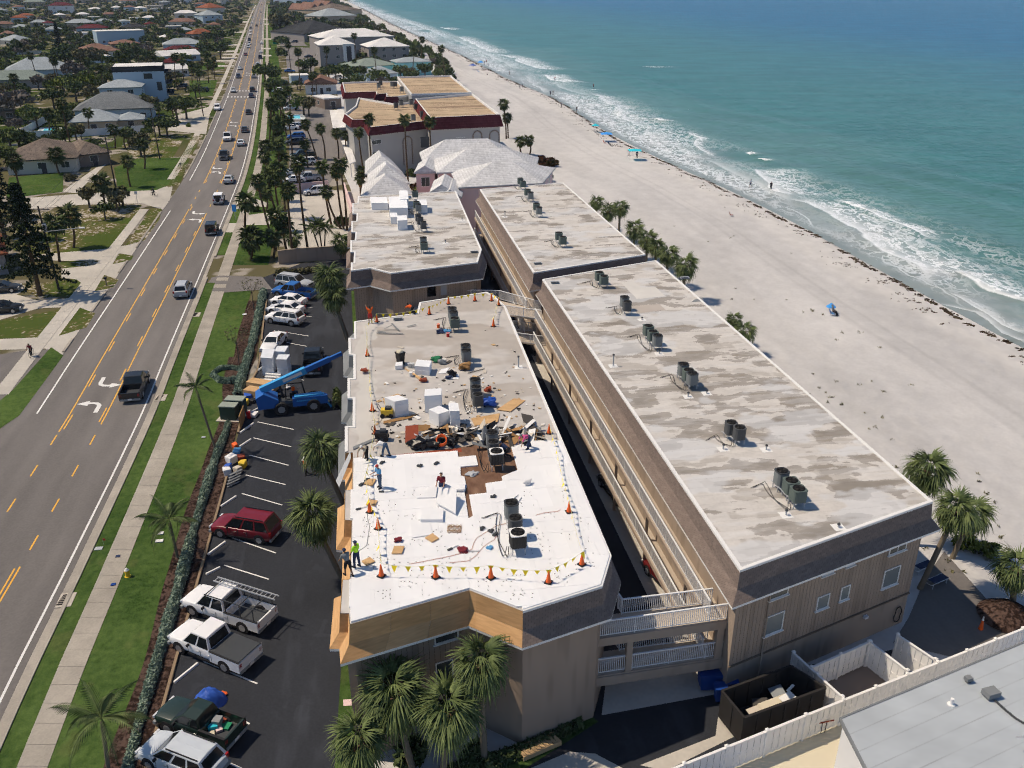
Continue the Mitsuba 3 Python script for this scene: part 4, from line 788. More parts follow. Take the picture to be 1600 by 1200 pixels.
# bathers and walkers on the beach
for i, (x, y, sh, lg, lab) in enumerate([(1204, 297, 'black_cloth', 'black_cloth', 'surfer in dark clothes standing in the white foam'), (1172, 293, 'white_cloth', 'navy_cloth', 'person in white top in the shallows beside the foam'), (877, 168, 'navy_cloth', 'black_cloth', 'dark clad walker at the wrack line'), (901, 175, 'black_cloth', 'denim', 'walker in black top below the weed line'),
        (860, 149, 'navy_cloth', 'black_cloth', 'left one of two waders side by side'), (864, 148, 'black_cloth', 'navy_cloth', 'right one of two waders side by side'), (816, 137, 'denim', 'black_cloth', 'beach walker up the sand with a companion'), (812, 139, 'white_cloth', 'denim', 'pale topped beach walker up the sand'), (867, 126, 'red_cloth', 'black_cloth', 'bather in the surf by a white crest'), (927, 138, 'maroon_cloth', 'black_cloth', 'bather farthest out in the green water'),
        (995, 247, 'navy_cloth', 'black_cloth', 'person standing under the turquoise canopy'), (983, 243, 'teal_cloth', 'white_cloth', 'person at the edge of the turquoise canopy'), (757, 101, 'black_cloth', 'navy_cloth', 'bather beside the far blue umbrella'), (760, 99, 'red_cloth', 'black_cloth', 'second bather beside the far blue umbrella'), (763, 104, 'white_cloth', 'denim', 'pale bather by the far umbrellas'), (796, 117, 'black_cloth', 'black_cloth', 'lone figure on wet sand past the umbrellas'),
        (739, 104, 'denim', 'black_cloth', 'figure on the sand left of the far umbrellas'), (607, 38, 'black_cloth', 'navy_cloth', 'tiny distant walker high on the far beach')]):
    person(lab, at(x, y, -.25 if i in (0, 1, 8, 9) else .02), 1.2 + i, sh, lg, hair='hair_dark', legL=(12, 4), legR=(-10, -18), armL=(20, 15, 40), armR=(-10, 15, 10), small=True, shorts=bool(i % 2))
for x, y, sh, lab in ((408, 237, 'orange_cloth', 'worker in orange shirt on the pavement beside the palms'), (415, 116, 'navy_cloth', 'walker on the far bend of the pavement'), (423, 75, 'black_cloth', 'dark clad walker on the distant pavement')):
    person(lab, at(x, y, .06), 1.8, sh, 'navy_cloth', legL=(16, 4), legR=(-12, -24), small=True)
# ---------------------------------------------------------------- vehicles: x forwards, origin on the ground under the middle
def loft(st):
    """body through stations (x, half width, bottom, waist height, crown height)"""
    P = []
    for x, w, zb, zw, zc in st:
        h = [(w * .90, zb), (w, zb + .14), (w * 1.0, zb + .55 * (zw - zb)), (w * .97, zw - .04), (w * .9, zw + .3 * (zc - zw)), (w * .5, zc), (0, zc + .012)]
        P.append([(x, y, z) for y, z in h] + [(x, -y, z) for y, z in h[-2::-1]])
    mb = MB().grid(np.array(P)[:, ::-1])
    for k, s in ((0, 1), (-1, -1)):
        q = np.array(P[k]); c = q.mean(0); n = len(q); mb.add(np.vstack([q, c]), [[i, i + 1, n] if s > 0 else [i + 1, i, n] for i in range(n - 1)] + [[n - 1, 0, n] if s > 0 else [0, n - 1, n]])
    return mb
def cabin(pr, x0, x1, x2, x3, wb, wt, zb, zt, roof='paint', posts=(.5,)):
    """greenhouse: base from x0 (back) to x3 (front), roof from x1 to x2; body-coloured frame, dark panes set 12 mm proud"""
    c = {(i, s): np.array(v) for s in (1, -1) for i, v in enumerate([(x0, s * wb, zb), (x1, s * wt, zt), (x2, s * wt, zt), (x3, s * wb, zb)])}
    mb = MB(); top = [np.array([x1 + .05, 0, zt + .04]), np.array([x2 - .05, 0, zt + .04])]
    for s in (1, -1): mb.add([c[0, s], c[1, s], c[2, s], c[3, s]], [[0, 3, 2], [0, 2, 1]] if s > 0 else [[0, 1, 2], [0, 2, 3]])
    mb.quad(c[0, 1], c[1, 1], c[1, -1], c[0, -1]); mb.quad(c[3, -1], c[2, -1], c[2, 1], c[3, 1])
    mb.add([c[1, 1], c[2, 1], c[2, -1], c[1, -1], top[0], top[1]], [[0, 1, 5], [0, 5, 4], [2, 3, 4], [2, 4, 5], [1, 2, 5], [3, 0, 4]])
    pr.add('cab', mb, 'paint_base')
    def pane(a, b, d, e, m=.08, nm='window'):
        """inset pane on the quad a (low back) b (low front) d (high front) e (high back)"""
        n = np.cross(b - a, e - a); n /= np.linalg.norm(n); n = n if n @ ((a + d) / 2 - [(x0 + x3) / 2, 0, (zb + zt) / 2]) > 0 else -n; f = lambda u, v: (a * (1 - u) + b * u) * (1 - v) + (e * (1 - u) + d * u) * v
        pr.add(nm, MB().quad(*[f(u, v) + n * .012 for u, v in ((m, m * 1.2), (1 - m, m * 1.2), (1 - m, 1 - m * 1.3), (m, 1 - m * 1.3))]), 'car_glass')
    pane(c[3, 1], c[3, -1], c[2, -1], c[2, 1], .07, 'windscreen'); pane(c[0, -1], c[0, 1], c[1, 1], c[1, -1], .1, 'rear_window')
    for s in (1, -1):
        cuts = [0] + list(posts) + [1]
        for u0, u1 in zip(cuts[:-1], cuts[1:]):
            lo = lambda u: c[0, s] * (1 - u) + c[3, s] * u; hi = lambda u: c[1, s] * (1 - u) + c[2, s] * u
            if s > 0: pane(lo(u1), lo(u0), hi(u0), hi(u1), .07)
            else: pane(lo(u0), lo(u1), hi(u1), hi(u0), .07)
def wheels(pr, xs, w, r=.36, t=.24, detail=True, rim='alloy'):
    for x in xs:
        for s in (1, -1):
            pr.add('wheel', MB().cyl((0, 0, 0), r, t, 18, axis=1).mesh().apply_translation((x, (w - t if s > 0 else -w) + .012 * s, r)), 'rubber', smooth=40)
            if detail: pr.add('wheel__rim', MB().cyl((0, 0, 0), r * .62, .03, 10, axis=1).mesh().apply_translation((x, (w - .01 if s > 0 else -w - .02) + .012 * s, r)), rim)
            if detail: pr.add('wheel_arch', MB().cyl((0, 0, 0), r * 1.17, .05, 18, axis=1).mesh().apply_translation((x, (w - .047 if s > 0 else -w - .003), r + .02)), 'black_plastic')
def lights(pr, L, w, zf, zr, lampw=.3):
    for s in (1, -1):
        pr.add('headlight', MB().box((L / 2 - .06, s * (w - .28), zf), (.12, lampw + .08, .15)), 'lamp_glass'); pr.add('tail_light', MB().box((-L / 2 + .05, s * (w - .16), zr), (.1, .2, .28)), 'tail_red')
    pr.add('grille', MB().box((L / 2 - .03, 0, zf - .08), (.08, 2 * w - 1.0, .24)), 'black_plastic'); pr.add('front_bumper', MB().box((L / 2 - .04, 0, .42), (.2, 2 * w - .12, .2)), 'grey_plastic'); pr.add('rear_bumper', MB().box((-L / 2 + .04, 0, .45), (.18, 2 * w - .12, .2)), 'grey_plastic')
    for s in (1, -1):
        pr.add('sill', MB().box((-.1, s * (w - .01), .36), (L * .44, .05, .16)), 'black_plastic')
        for x in (L * .19, L * .02, -L * .13): pr.add('door_seam', MB().box((x, s * (w - .004), .74), (.02, .03, .5)), 'dark_metal')
        for x in (L * .06, -L * .1): pr.add('door_handle', MB().box((x, s * (w + .01), .86), (.16, .03, .035)), 'chrome')
    pr.add('wiper_tray', MB().box((L * .235, 0, zf + .235), (.16, 2 * w - .5, .03)), 'black_plastic')
    pr.add('number_plate', MB().box((-L / 2 - .055, 0, .5), (.01, .36, .16)), 'trim_white')
    for s in (1, -1): pr.add('mirror', MB().box((L * .17, s * (w + .08), 1.12), (.1, .2, .15)), 'black_plastic')
def sedan(L=4.75, w=.92):
    p = Proto(); h = L / 2
    p.add('body', loft([(-h, .7 * w, .35, .75, .82), (-h + .12, .93 * w, .25, .9, 1.0), (-h + .6, w, .22, .94, 1.05), (-.6, w, .2, .95, 1.0), (.7, w, .2, .92, .98), (h - .9, w, .22, .84, .93), (h - .25, .93 * w, .25, .7, .8), (h, .7 * w, .32, .55, .64)]), 'paint_base', 45)
    cabin(p, -h + .65, -.95, .35, 1.2, w - .1, w - .27, .97, 1.42); wheels(p, (-h + .95, h - .9), w, .34); lights(p, L, w, .64, .8); return p
def suv(L=4.75, w=.96, H=1.68, rails=True):
    p = Proto(); h = L / 2
    p.add('body', loft([(-h, .8 * w, .45, .95, 1.02), (-h + .1, .96 * w, .32, 1.05, 1.1), (-.6, w, .27, 1.06, 1.1), (.8, w, .27, 1.04, 1.1), (h - .8, w, .28, .98, 1.07), (h - .2, .94 * w, .32, .85, .95), (h, .75 * w, .4, .66, .76)]), 'paint_base', 45)
    cabin(p, -h + .08, -h + .5, .45, 1.25, w - .08, w - .24, 1.06, H, posts=(.33, .64)); wheels(p, (-h + .95, h - .92), w, .38); lights(p, L, w, .78, .95)
    if rails:
        for s in (1, -1): p.add('roof_rail', MB().bar((-h + .6, s * (w - .3), H + .06), (.3, s * (w - .3), H + .06), .05), 'black_plastic')
    return p
def van(L=5.1, w=.98, H=1.78): return suv(L, w, H)
def pickup(L=5.9, w=1.0, cabL=2.3, H=1.9, cover=None, rack=False, load=False, z=.0):
    p = Proto(); h = L / 2; xc = h - 1.35 - cabL                        # back of the cab
    st = [(xc - .02, w, .42, 1.12, 1.16), (xc + cabL * .6, w, .42, 1.12, 1.16), (h - 1.35, w, .42, 1.12, 1.17), (h - .35, .97 * w, .45, 1.05, 1.14), (h, .82 * w, .5, .82, .92)]
    p.add('body', loft(st), 'paint_base', 45)
    cabin(p, xc, xc + .2, h - 2.15, h - 1.35, w - .06, w - .2, 1.12, H, posts=(.5,) if cabL > 2 else (.35,))
    bed = MB(); x0 = -h; 
    for s in (1, -1): bed.box(((x0 + xc) / 2, s * (w - .06), .8), (xc - x0, .12, .76))
    bed.box((x0 + .05, 0, .84), (.1, 2 * w - .2, .62)); bed.box(((x0 + xc) / 2, 0, .56), (xc - x0 - .1, 2 * w - .2, .08)); bed.box((xc - .06, 0, .84), (.08, 2 * w - .24, .62))
    p.add('cargo_bed', bed, 'paint_base'); p.add('bed_liner', MB().box(((x0 + xc) / 2, 0, .615), (xc - x0 - .3, 2 * w - .3, .03)), cover and 'black_plastic' or 'dark_metal')
    for s in (1, -1): p.add('bed_rail', MB().box(((x0 + xc) / 2, s * (w - .06), 1.19), (xc - x0, .14, .03)), 'black_plastic')
    if cover: p.add('bed_cover', MB().box(((x0 + xc) / 2, 0, 1.215), (xc - x0 - .1, 2 * w - .16, .05)), 'dark_metal')
    if rack:
        rk = MB()
        for x in (x0 + .3, (x0 + xc) / 2, xc - .15, h - 2.3):
            for s in (1, -1): rk.bar((x, s * (w - .1), 1.15 if x < xc else H - .1), (x, s * (w - .1), 2.12), .05, up=(1, 0, 0))
            rk.bar((x, -w + .1, 2.12), (x, w - .1, 2.12), .05)
        for s in (1, -1): rk.bar((x0, s * (w - .1), 2.12), (h - 2.2, s * (w - .1), 2.12), .05)
        p.add('ladder_rack', rk, 'dark_metal'); ld = MB()
        for s in (0, 1): ld.bar((x0 - .5, -.75 + .42 * s, 2.22), (h - 1.9, -.75 + .42 * s, 2.22), .05, .09)
        for k in range(15): ld.bar((x0 - .3 + k * .33, -.75, 2.22), (x0 - .3 + k * .33, -.33, 2.22), .035)
        p.add('ladder', ld, 'galvanised')
    wheels(p, (-h + 1.25, h - 1.0), w, .41, .28); lights(p, L, w, .86, .9); return p
def jeep():
    p = Proto(); L, w = 4.3, .9; h = L / 2
    p.add('body', loft([(-h + .1, .95 * w, .5, 1.1, 1.13), (.7, .95 * w, .45, 1.1, 1.14), (h - .5, .8 * w, .5, 1.05, 1.12), (h - .1, .75 * w, .55, 1.0, 1.05)]), 'paint_base', 30)
    cabin(p, -h + .12, -h + .18, .55, .85, .84, .76, 1.12, 1.85, posts=(.36, .7)); wheels(p, (-h + .8, h - .75), w, .42, .28); lights(p, L, w, .9, .95)
    p.add('spare_wheel', MB().cyl((0, 0, 0), .4, .22, 16, axis=0).mesh().apply_translation((-h - .14, 0, 1.0)), 'rubber'); return p
CARS = {'sedan': sedan(), 'suv': suv(), 'big_suv': suv(5.1, 1.0, 1.88), 'van': van(), 'pickup': pickup(), 'pickup_cover': pickup(5.9, 1.02, 2.2, 1.98, cover=True), 'pickup_rack': pickup(6.3, 1.03, 2.3, 2.0, rack=True), 'pickup_small': pickup(5.0, .9, 1.9, 1.68), 'jeep': jeep(), 'truck': pickup(5.8, 1.05, 1.9, 2.05)}
def car(kind, label, paint, front=None, rear=None, at_=None, head=None, group=None, cat=None, tiny=False, z=.03):
    if at_ is None:
        f, q = at(*front), at(*rear); c = (f + q) / 2; head = math.atan2(*(f - q)[[1, 0]])
    else: c = at(*at_)
    c[2] = z
    nm = {'sedan': 'car', 'suv': 'suv', 'big_suv': 'suv', 'van': 'minivan', 'jeep': 'off_road_car', 'truck': 'truck'}.get(kind, 'pickup_truck')
    skip = ('number_plate', 'sill', 'door_seam', 'door_handle', 'wiper_tray', 'wheel__rim', 'wheel_arch', 'mirror', 'roof_rail', 'grille') if tiny else ()
    return CARS[kind].place(nm, label, cat or nm.replace('_', ' '), xform(c, head), group, {'paint_base': 'paint_' + paint}, skip)
M('paint_base', (.5, .5, .5))
E0 = math.atan2(1, UA)                                          # along the street, away from the camera
# parked in the near lot
car('suv', 'pale silver suv with roof bars parked lowest in the lot, cut by the picture edge', 'palesilver', (226, 1172), (352, 1222), z=.02)
k = car('pickup_small', 'dark green pickup with an open bed full of tools', 'darkgreen', (264, 1124), (366, 1162), z=.02)
car('pickup_cover', 'white pickup with grey cover over its bed', 'white', (290, 1002), (386, 1042), z=.02)
car('pickup_rack', 'white crew cab pickup carrying a ladder on a rack', 'white', (308, 946), (412, 980), z=.02)
car('big_suv', 'dark red suv with black windows parked alone', 'red', (345, 828), (428, 842), z=.02)
car('suv', 'white suv at the near end of a row of white cars', 'white', (421, 501), (472, 508), z=.02)
car('sedan', 'white saloon car between a white suv and another white saloon', 'white', (424, 487), (471, 492), z=.02)
car('sedan', 'white saloon car parked next to a blue pickup', 'white', (429, 474), (475, 479), z=.02)
car('pickup', 'bright blue pickup parked beside a silver minivan', 'blue', (436, 461), (486, 467), z=.02)
car('van', 'silver minivan at the far end of the near parking row', 'silver', (484, 452), (438, 446), z=.02)
car('sedan', 'white car partly hidden behind the stacks of wrapped foam', 'white', (420, 552), (437, 533), z=.02)
car('pickup', 'white cabbed pickup with black bed under the blue boom', 'black', (493, 556), (487, 590), z=.02, cat='pickup truck')
car('sedan', 'dark red car parked in the shaded court below the galleries', 'darkred', at_=(1046, 912), head=2.0, z=.024)
car('sedan', 'black car parked far down the shaded court', 'black', at_=(965, 772), head=1.9, z=.024)
# on the street
for x, y, kd, pt, lane, lab in ((213, 612, 'pickup', 'black', 1, 'black pickup nearest on the street, tail towards us'), (287, 459, 'suv', 'silver', 1, 'silver suv driving away behind the black pickup'), (332, 364, 'jeep', 'black', 1, 'black boxy off road car with spare wheel'), (343, 317, 'jeep', 'white', 1, 'white off road car near the side street'), (358, 285, 'sedan', 'silver', 1, 'silver saloon car beyond the side street'),
        (351, 248, 'pickup', 'black', -1, 'black pickup in the turning lane facing us'), (356, 219, 'truck', 'white', -1, 'white work truck in the turning lane facing us'), (377, 227, 'sedan', 'palesilver', 1, 'pale car in the right lane beside the white truck'), (383, 206, 'sedan', 'charcoal', 1, 'charcoal car in the right lane past the white truck'), (389, 178, 'sedan', 'black', 1, 'black car in the right lane level with a white van'), (340, 172, 'van', 'white', -1, 'white van half off the left edge of the street'),
        (393, 152, 'sedan', 'navy', 1, 'dark blue car just before the far crossing'), (395, 143, 'suv', 'black', 1, 'black suv on the far crossing'), (365, 144, 'sedan', 'silver', -1, 'silver car coming towards us at the far crossing'), (373, 122, 'suv', 'navy', -1, 'dark suv coming towards us past the far crossing'), (397, 122, 'suv', 'silver', 1, 'silver suv driving away past the far crossing')):
    p = at(x, y); s_ = XR(p[1], 1); car(kd, lab, pt, at_=(x, y), head=math.atan2(1, s_) + (0 if lane > 0 else math.pi), tiny=y < 200)
for i, (x, y, lane) in enumerate([(375, 109, -1), (384, 87, -1), (388.5, 75, -1), (390, 70, -1), (390, 64, -1), (391.5, 54, -1), (391.5, 49, -1), (392, 45, -1), (393.5, 37, -1), (394.5, 28, -1), (394.5, 23, -1), (395.5, 16, -1), (403, 103, 1), (407, 92, 1), (408, 83, 1), (409, 69, 1), (401, 41.5, 1), (407, 38, 1), (408, 20, 1), (409, 8, 1), (396, 8, -1)]):
    p = at(x, y); s_ = XR(p[1], 1); kd, pt = [('sedan', 'silver'), ('suv', 'charcoal'), ('sedan', 'white'), ('pickup', 'navy'), ('suv', 'palesilver'), ('sedan', 'darkred')][(i * 5 + i // 3) % 6]
    od = 'first second third fourth fifth sixth seventh eighth ninth tenth eleventh twelfth thirteenth'.split()
    if lane < 0: car(kd, 'tiny %s vehicle, %s in the oncoming queue past the crossing' % ({'darkred': 'dark red', 'palesilver': 'pale'}.get(pt, pt), od[min(i, 12)]), pt, at_=(x, y), head=math.atan2(1, s_) + math.pi, tiny=True, group='oncoming traffic far down the street', cat='car')
    else: car(kd, 'tiny %s vehicle, %s driving away past the crossing' % ({'darkred': 'dark red', 'palesilver': 'pale'}.get(pt, pt), od[i - 12]), pt, at_=(x, y), head=math.atan2(1, s_), tiny=True, group='outgoing traffic far down the street', cat='car')
# lots beyond
for i, (x, y, kd, pt, lab) in enumerate([(494, 304, 'suv', 'white', 'white suv parked on the pale concrete court'), (484, 283, 'pickup', 'silver', 'silver pickup behind the low pink wall'), (460, 285, 'sedan', 'white', 'white car nearest the pink wall at left'), (457, 274, 'sedan', 'white', 'white car second from the pink wall at left'), (478, 258, 'suv', 'white', 'white suv among the dark cars of the middle lot'), (474, 247, 'pickup', 'darkgreen', 'dark green pickup in the middle lot'),
        (461, 226, 'suv', 'black', 'black suv in the middle lot'), (463, 217, 'suv', 'blue', 'blue suv in the middle lot'), (461, 201, 'suv', 'palesilver', 'pale suv parked between palms in the middle lot'), (454, 203, 'sedan', 'white', 'white car tight by the left palms'), (455, 172, 'suv', 'palesilver', 'pale suv beside the pool'), (453, 166, 'sedan', 'black', 'black car just above the pale suv by the pool'), (436, 145, 'pickup', 'white', 'white pickup standing across the entry of the far lot'), (442, 133, 'suv', 'navy', 'dark blue suv under the far trees'),
        (453, 113, 'sedan', 'blue', 'bright blue car alone in the far lot'), (482, 90, 'sedan', 'charcoal', 'dark car at the top of the far lot row'), (480, 98, 'suv', 'white', 'white car upper in the far lot row'), (479, 103, 'sedan', 'silver', 'silver car lower in the far lot row'), (487, 103, 'sedan', 'palesilver', 'pale car at the right of the far lot row'), (520, 107, 'suv', 'white', 'white suv before the striped stair tower'), (544, 104, 'sedan', 'charcoal', 'grey car by the stair tower'), (526, 124, 'suv', 'white', 'white suv under the palms beyond the red edged roofs'),
        (445, 69, 'truck', 'white', 'white box truck in the farthest lot'), (460, 67, 'suv', 'grey', 'grey suv in the farthest lot'), (4, 488, 'sedan', 'black', 'black car cut by the left picture edge'), (3, 456, 'sedan', 'charcoal', 'charcoal car at the left edge on the broad drive'), (317, 144, 'suv', 'black', 'black suv on the lawn beside the white modern house'), (285, 138, 'suv', 'navy', 'dark car in the shade of the white modern house')]):
    car(kd, lab, pt, at_=(x, y), head=(E0 + math.pi / 2 + .15) if i not in (12, 14, 22, 24, 25) else E0 - 1.5, tiny=y < 240)
# ---------------------------------------------------------------- things on the roofs
ANG = math.atan2(1, -.17) - math.pi / 2                          # the blocks' own direction
def hvac(k, h=.85, w=.8, corner='round', cap='dark_metal', body='unit_grey', legs=.42):
    p = Proto(); n = 32; mb = MB(); rim = []
    for i in range(n):                                            # louvred wrap: pleated outline
        a = 2 * math.pi * i / n; e = 4 if corner == 'round' else 9
        r = (w / 2) / (abs(math.cos(a)) ** e + abs(math.sin(a)) ** e) ** (1 / e) * (1 if i % 2 else .965); rim.append((r * math.cos(a), r * math.sin(a)))
    p.add('casing', MB().prism(rim, legs, legs + h), body)
    p.add('top_cover', MB().prism([(x * 1.04, y * 1.04) for x, y in rim[::1]], legs + h, legs + h + .05), cap)
    g = MB()
    for r in (.13, .2, .27, .33): g.tube([(r * w / .8 * math.cos(t), r * w / .8 * math.sin(t), legs + h + .085) for t in np.linspace(0, 6.283, 19)], .008, 4)
    for t in np.arange(0, 6.28, .785): g.bar((.05 * math.cos(t), .05 * math.sin(t), legs + h + .09), (.34 * w / .8 * math.cos(t), .34 * w / .8 * math.sin(t), legs + h + .085), .012)
    p.add('fan_guard', g, 'steel_black'); p.add('fan_well', MB().cyl((0, 0, legs + h + .052), .35 * w / .8, .004, 18), 'dark_opening')
    f = MB()
    for t in (0, 1.57, 3.14, 4.71): f.quad((.05 * math.cos(t), .05 * math.sin(t), legs + h + .07), (.3 * math.cos(t), .3 * math.sin(t), legs + h + .06), (.3 * math.cos(t + .7), .3 * math.sin(t + .7), legs + h + .08), (.05 * math.cos(t + .7), .05 * math.sin(t + .7), legs + h + .07))
    p.add('fan', f, 'rust_steel'); p.add('label_plate', MB().box((w * .47, .1, legs + h * .7), (.02, .2, .24)), 'trim_white')
    for x in (-1, 1):
        for y in (-1, 1): p.add('leg', MB().box((x * w * .4, y * w * .36, legs / 2), (.05, .05, legs)), 'galvanised')
    return p
M('unit_grey', (.17, .19, .195), .6, .3); M('unit_dark', (.075, .08, .085), .6, .3); M('unit_green', (.1, .13, .12), .6, .3); M('unit_black', (.02, .02, .021), .6, .3)
UNITS = {'g': hvac(0), 'd': hvac(1, .8, .78, cap='unit_dark', body='unit_dark'), 's': hvac(2, .75, .85, 'square', 'unit_green', 'unit_green'), 'w': hvac(3, .75, .88, 'square', 'trim_white', 'unit_black', .5)}
def units(lst, where, z=ZR, grp=None):
    for n, (x, y, kind) in enumerate(lst):
        desc = {'g': 'round cornered grey', 'd': 'dark grey', 's': 'square green grey', 'w': 'white topped black'}[kind]
        o = ('nearest', 'middle', 'farthest') if len(lst) == 3 else ('nearer', 'farther') if len(lst) == 2 else ('',) if len(lst) == 1 else ('nearest', 'second', 'third', 'farthest')
        UNITS[kind].place('air_conditioner', ('%s %s unit %s' % (o[n], desc, where)).strip(), 'air conditioner', xform(at(x, y, z + .012), ANG + rng.normal(0, .03)), grp or 'rooftop air conditioners')
    c = at(lst[0][0], lst[0][1], z); f = at(lst[-1][0], lst[-1][1], z)      # the stand's rails and the refrigerant lines
    k = thing('refrigerant_lines', 'black refrigerant lines at the units ' + where, 'pipes'); d = (f - c) / max(np.linalg.norm(f - c), .1) if len(lst) > 1 else np.array([UA, 1, 0]); nn = np.array([-d[1], d[0], 0])
    for t in range(2):
        q = [c + nn * (.5 + .1 * t) + [0, 0, .4]] + [c + d * (s * (np.linalg.norm(f - c) + .6)) + nn * (.75 + .25 * math.sin(3 * s + t)) + [0, 0, .06 + .05 * t] for s in np.linspace(-.2, 1.1, 6)] + [f + nn * (1.5 + .2 * t) + d * .5 + [0, 0, .05]]
        put('pipe', MB().tube(resample(q, 14), .022, 4), 'black_plastic', k)
    put('stand_rail', MB().bar(c - d * .5 + nn * .34 + [0, 0, .41], f + d * .5 + nn * .34 + [0, 0, .41], .05), 'galvanised', k); put('stand_rail', MB().bar(c - d * .5 - nn * .34 + [0, 0, .41], f + d * .5 - nn * .34 + [0, 0, .41], .05), 'galvanised', k)
units([(1244, 790, 's'), (1233, 777, 's'), (1218, 764, 'g')], 'on the beach side roof nearest the camera')
units([(1153, 693, 'd'), (1140, 685, 'd')], 'in the second cluster of the beach side roof')
units([(1080, 607, 'g'), (1074, 600, 's'), (1066, 592, 'g')], 'in the third cluster of the beach side roof')
units([(1026, 546, 'g'), (1019, 538, 's'), (1012, 529, 's')], 'in the fourth cluster of the beach side roof')
units([(979, 491, 'd'), (975, 484, 'g')], 'in the fifth cluster of the beach side roof')
units([(943, 449, 's'), (936, 443, 's')], 'at the far end of the beach side roof')
units([(879, 386, 's'), (873, 379, 's')], 'on the near part of the far seaward roof')
units([(842, 339, 'g'), (838, 332, 's')], 'in the middle of the far seaward roof'); units([(829, 315, 'g'), (824, 309, 's')], 'behind the middle of the far seaward roof'); units([(817, 296, 's'), (813, 291, 's')], 'at the back of the far seaward roof')
units([(809, 862, 'w'), (805, 838, 'd'), (799, 815, 'g')], 'on the white boards', ZB)
units([(776, 732, 'w'), (771, 716, 'd'), (769, 702, 'g')], 'on the bare brown decking')
units([(747, 640, 'd'), (744, 628, 'd'), (743, 617, 'g')], 'by the blue bundle on the stripped roof'); units([(729, 570, 'g'), (728, 562, 'g')], 'on the upper stripped roof'); units([(711, 517, 's'), (709, 508, 'g'), (707, 502, 'g')], 'at the back of the stripped roof')
units([(663, 395, 's'), (662, 388, 'g')], 'at the front of the weathered roof'); units([(662, 362, 'd'), (657, 355, 'd'), (654, 350, 'd')], 'beside the stacked foam on the weathered roof'); units([(654, 334, 'g'), (651, 329, 's')], 'behind the foam stacks'), units([(649, 312, 's')], 'at the back of the weathered roof')
# vents
for x, y, z, lab, tall in ((958, 572, ZR, 'thin vent pipe standing on the beach side roof', .95), (810, 574, ZR, 'thin vent pipe at the court edge of the stripped roof', .9), (789, 339, ZR, 'thin bent vent pipe on the far seaward roof', .7), (722, 345, ZR, 'small vent by the right part of the weathered roof', .3), (696, 380, ZR, 'small grey vent right of the front units on the weathered roof', .3), (690, 563, ZR, 'small dark vent left of the upper units', .25), (1003, 500, ZR, 'low grey roof vent beyond the fifth cluster', .2), (1030, 553, ZR, 'low vent beside the fourth cluster', .25), (1104, 615, ZR, 'low white flashed vent past the third cluster', .2), (1075, 620, ZR, 'low vent below the third cluster', .3), (1130, 702, ZR, 'low vent with white flashing under the second cluster', .3), (1197, 703, ZR, 'low vent right of the second cluster', .3), (1228, 805, ZR, 'low vent with white flashing below the nearest cluster', .3), (1310, 824, ZR, 'small vent pipe by the front edge', .18)):
    v = thing('roof_vent', lab, 'vent'); c = at(x, y, z)
    put('flashing', MB().box(c + [0, 0, .012], (.7, .7, .014), ANG), 'trim_white', v); put('stack', MB().cyl(c + [0, 0, .018], .055, tall, 10), 'galvanised', v); put('hood', MB().cyl(c + [0, 0, .018 + tall], .11, .1, 10, .06), 'dark_metal', v)
for x, y in ((867, 441), (840, 411), (741, 393), (622, 498), (1070, 434)):
    v = thing('roof_hatch', 'flat dark drain box by the roof edge near %s' % {867: 'the back of the beach side roof', 840: 'the corner of the far seaward roof', 741: 'the chamfered corner of the weathered roof', 622: 'the back of the stripped roof', 1070: 'the seaward edge'}[x], 'hatch'); put('curb', MB().box(at(x, y, ZR + .06), (.9, .5, .12), ANG), 'galvanised', v); put('lid', MB().box(at(x, y, ZR + .14), (.8, .4, .03), ANG), 'dark_metal', v)
# warning cones and the pennant line
cone = Proto(); cone.add('base', MB().box((0, 0, .025), (.38, .38, .05)), 'black_plastic'); cone.add('body', MB().cyl((0, 0, .05), .15, .68, 14, .03), 'cone_orange', 40); cone.add('collar', MB().cyl((0, 0, .36), .0905, .12, 14, .069), 'tape_pale', 40)
CN = [((909, 882), 'beside the right hand line of pennants, nearest the chamfered corner'), ((889, 800), 'at the right edge of the white boards'), ((857, 910), 'farthest right along the front edge'), ((767, 903), 'in the middle of the front edge'), ((681, 902), 'left of the middle along the front edge'), ((596, 900), 'at the left end of the front pennants'), ((591, 826), 'above the left end of the front pennants'), ((578, 800), 'near the plywood panel at the left'), ((858, 677), 'right of the debris pile'), ((586, 678), 'next to the black machine at the left'), ((582, 642), 'below the far left pennants'), ((574, 556), 'tangled in yellow tape at the upper left'),
      ((589, 503), 'beside the worker in red shorts'), ((671, 491), 'behind the back units'), ((701, 475), 'first along the back edge'), ((742, 470), 'second along the back edge'), ((768, 470), 'third along the back edge'), ((779, 477), 'at the back right corner'), ((771, 510), 'in front of the back right corner')]
CP = []
for (x, y), w in CN:
    white_ = wp.contains(SP([at(x, y, ZB)[:2] + e for e in ([0, 0], [.05, 0], [0, .05])])); c = at(x, y, (ZB if white_ else ZR) + .015); CP.append(c)
    cone.place('traffic_cone', 'orange traffic cone ' + w, 'traffic cone', xform(c, rng.uniform(0, 1.5)), 'traffic cones on the roof under repair')
ln = thing('pennant_line', 'yellow pennant warning line strung between the cones around the roof edge', 'pennants')
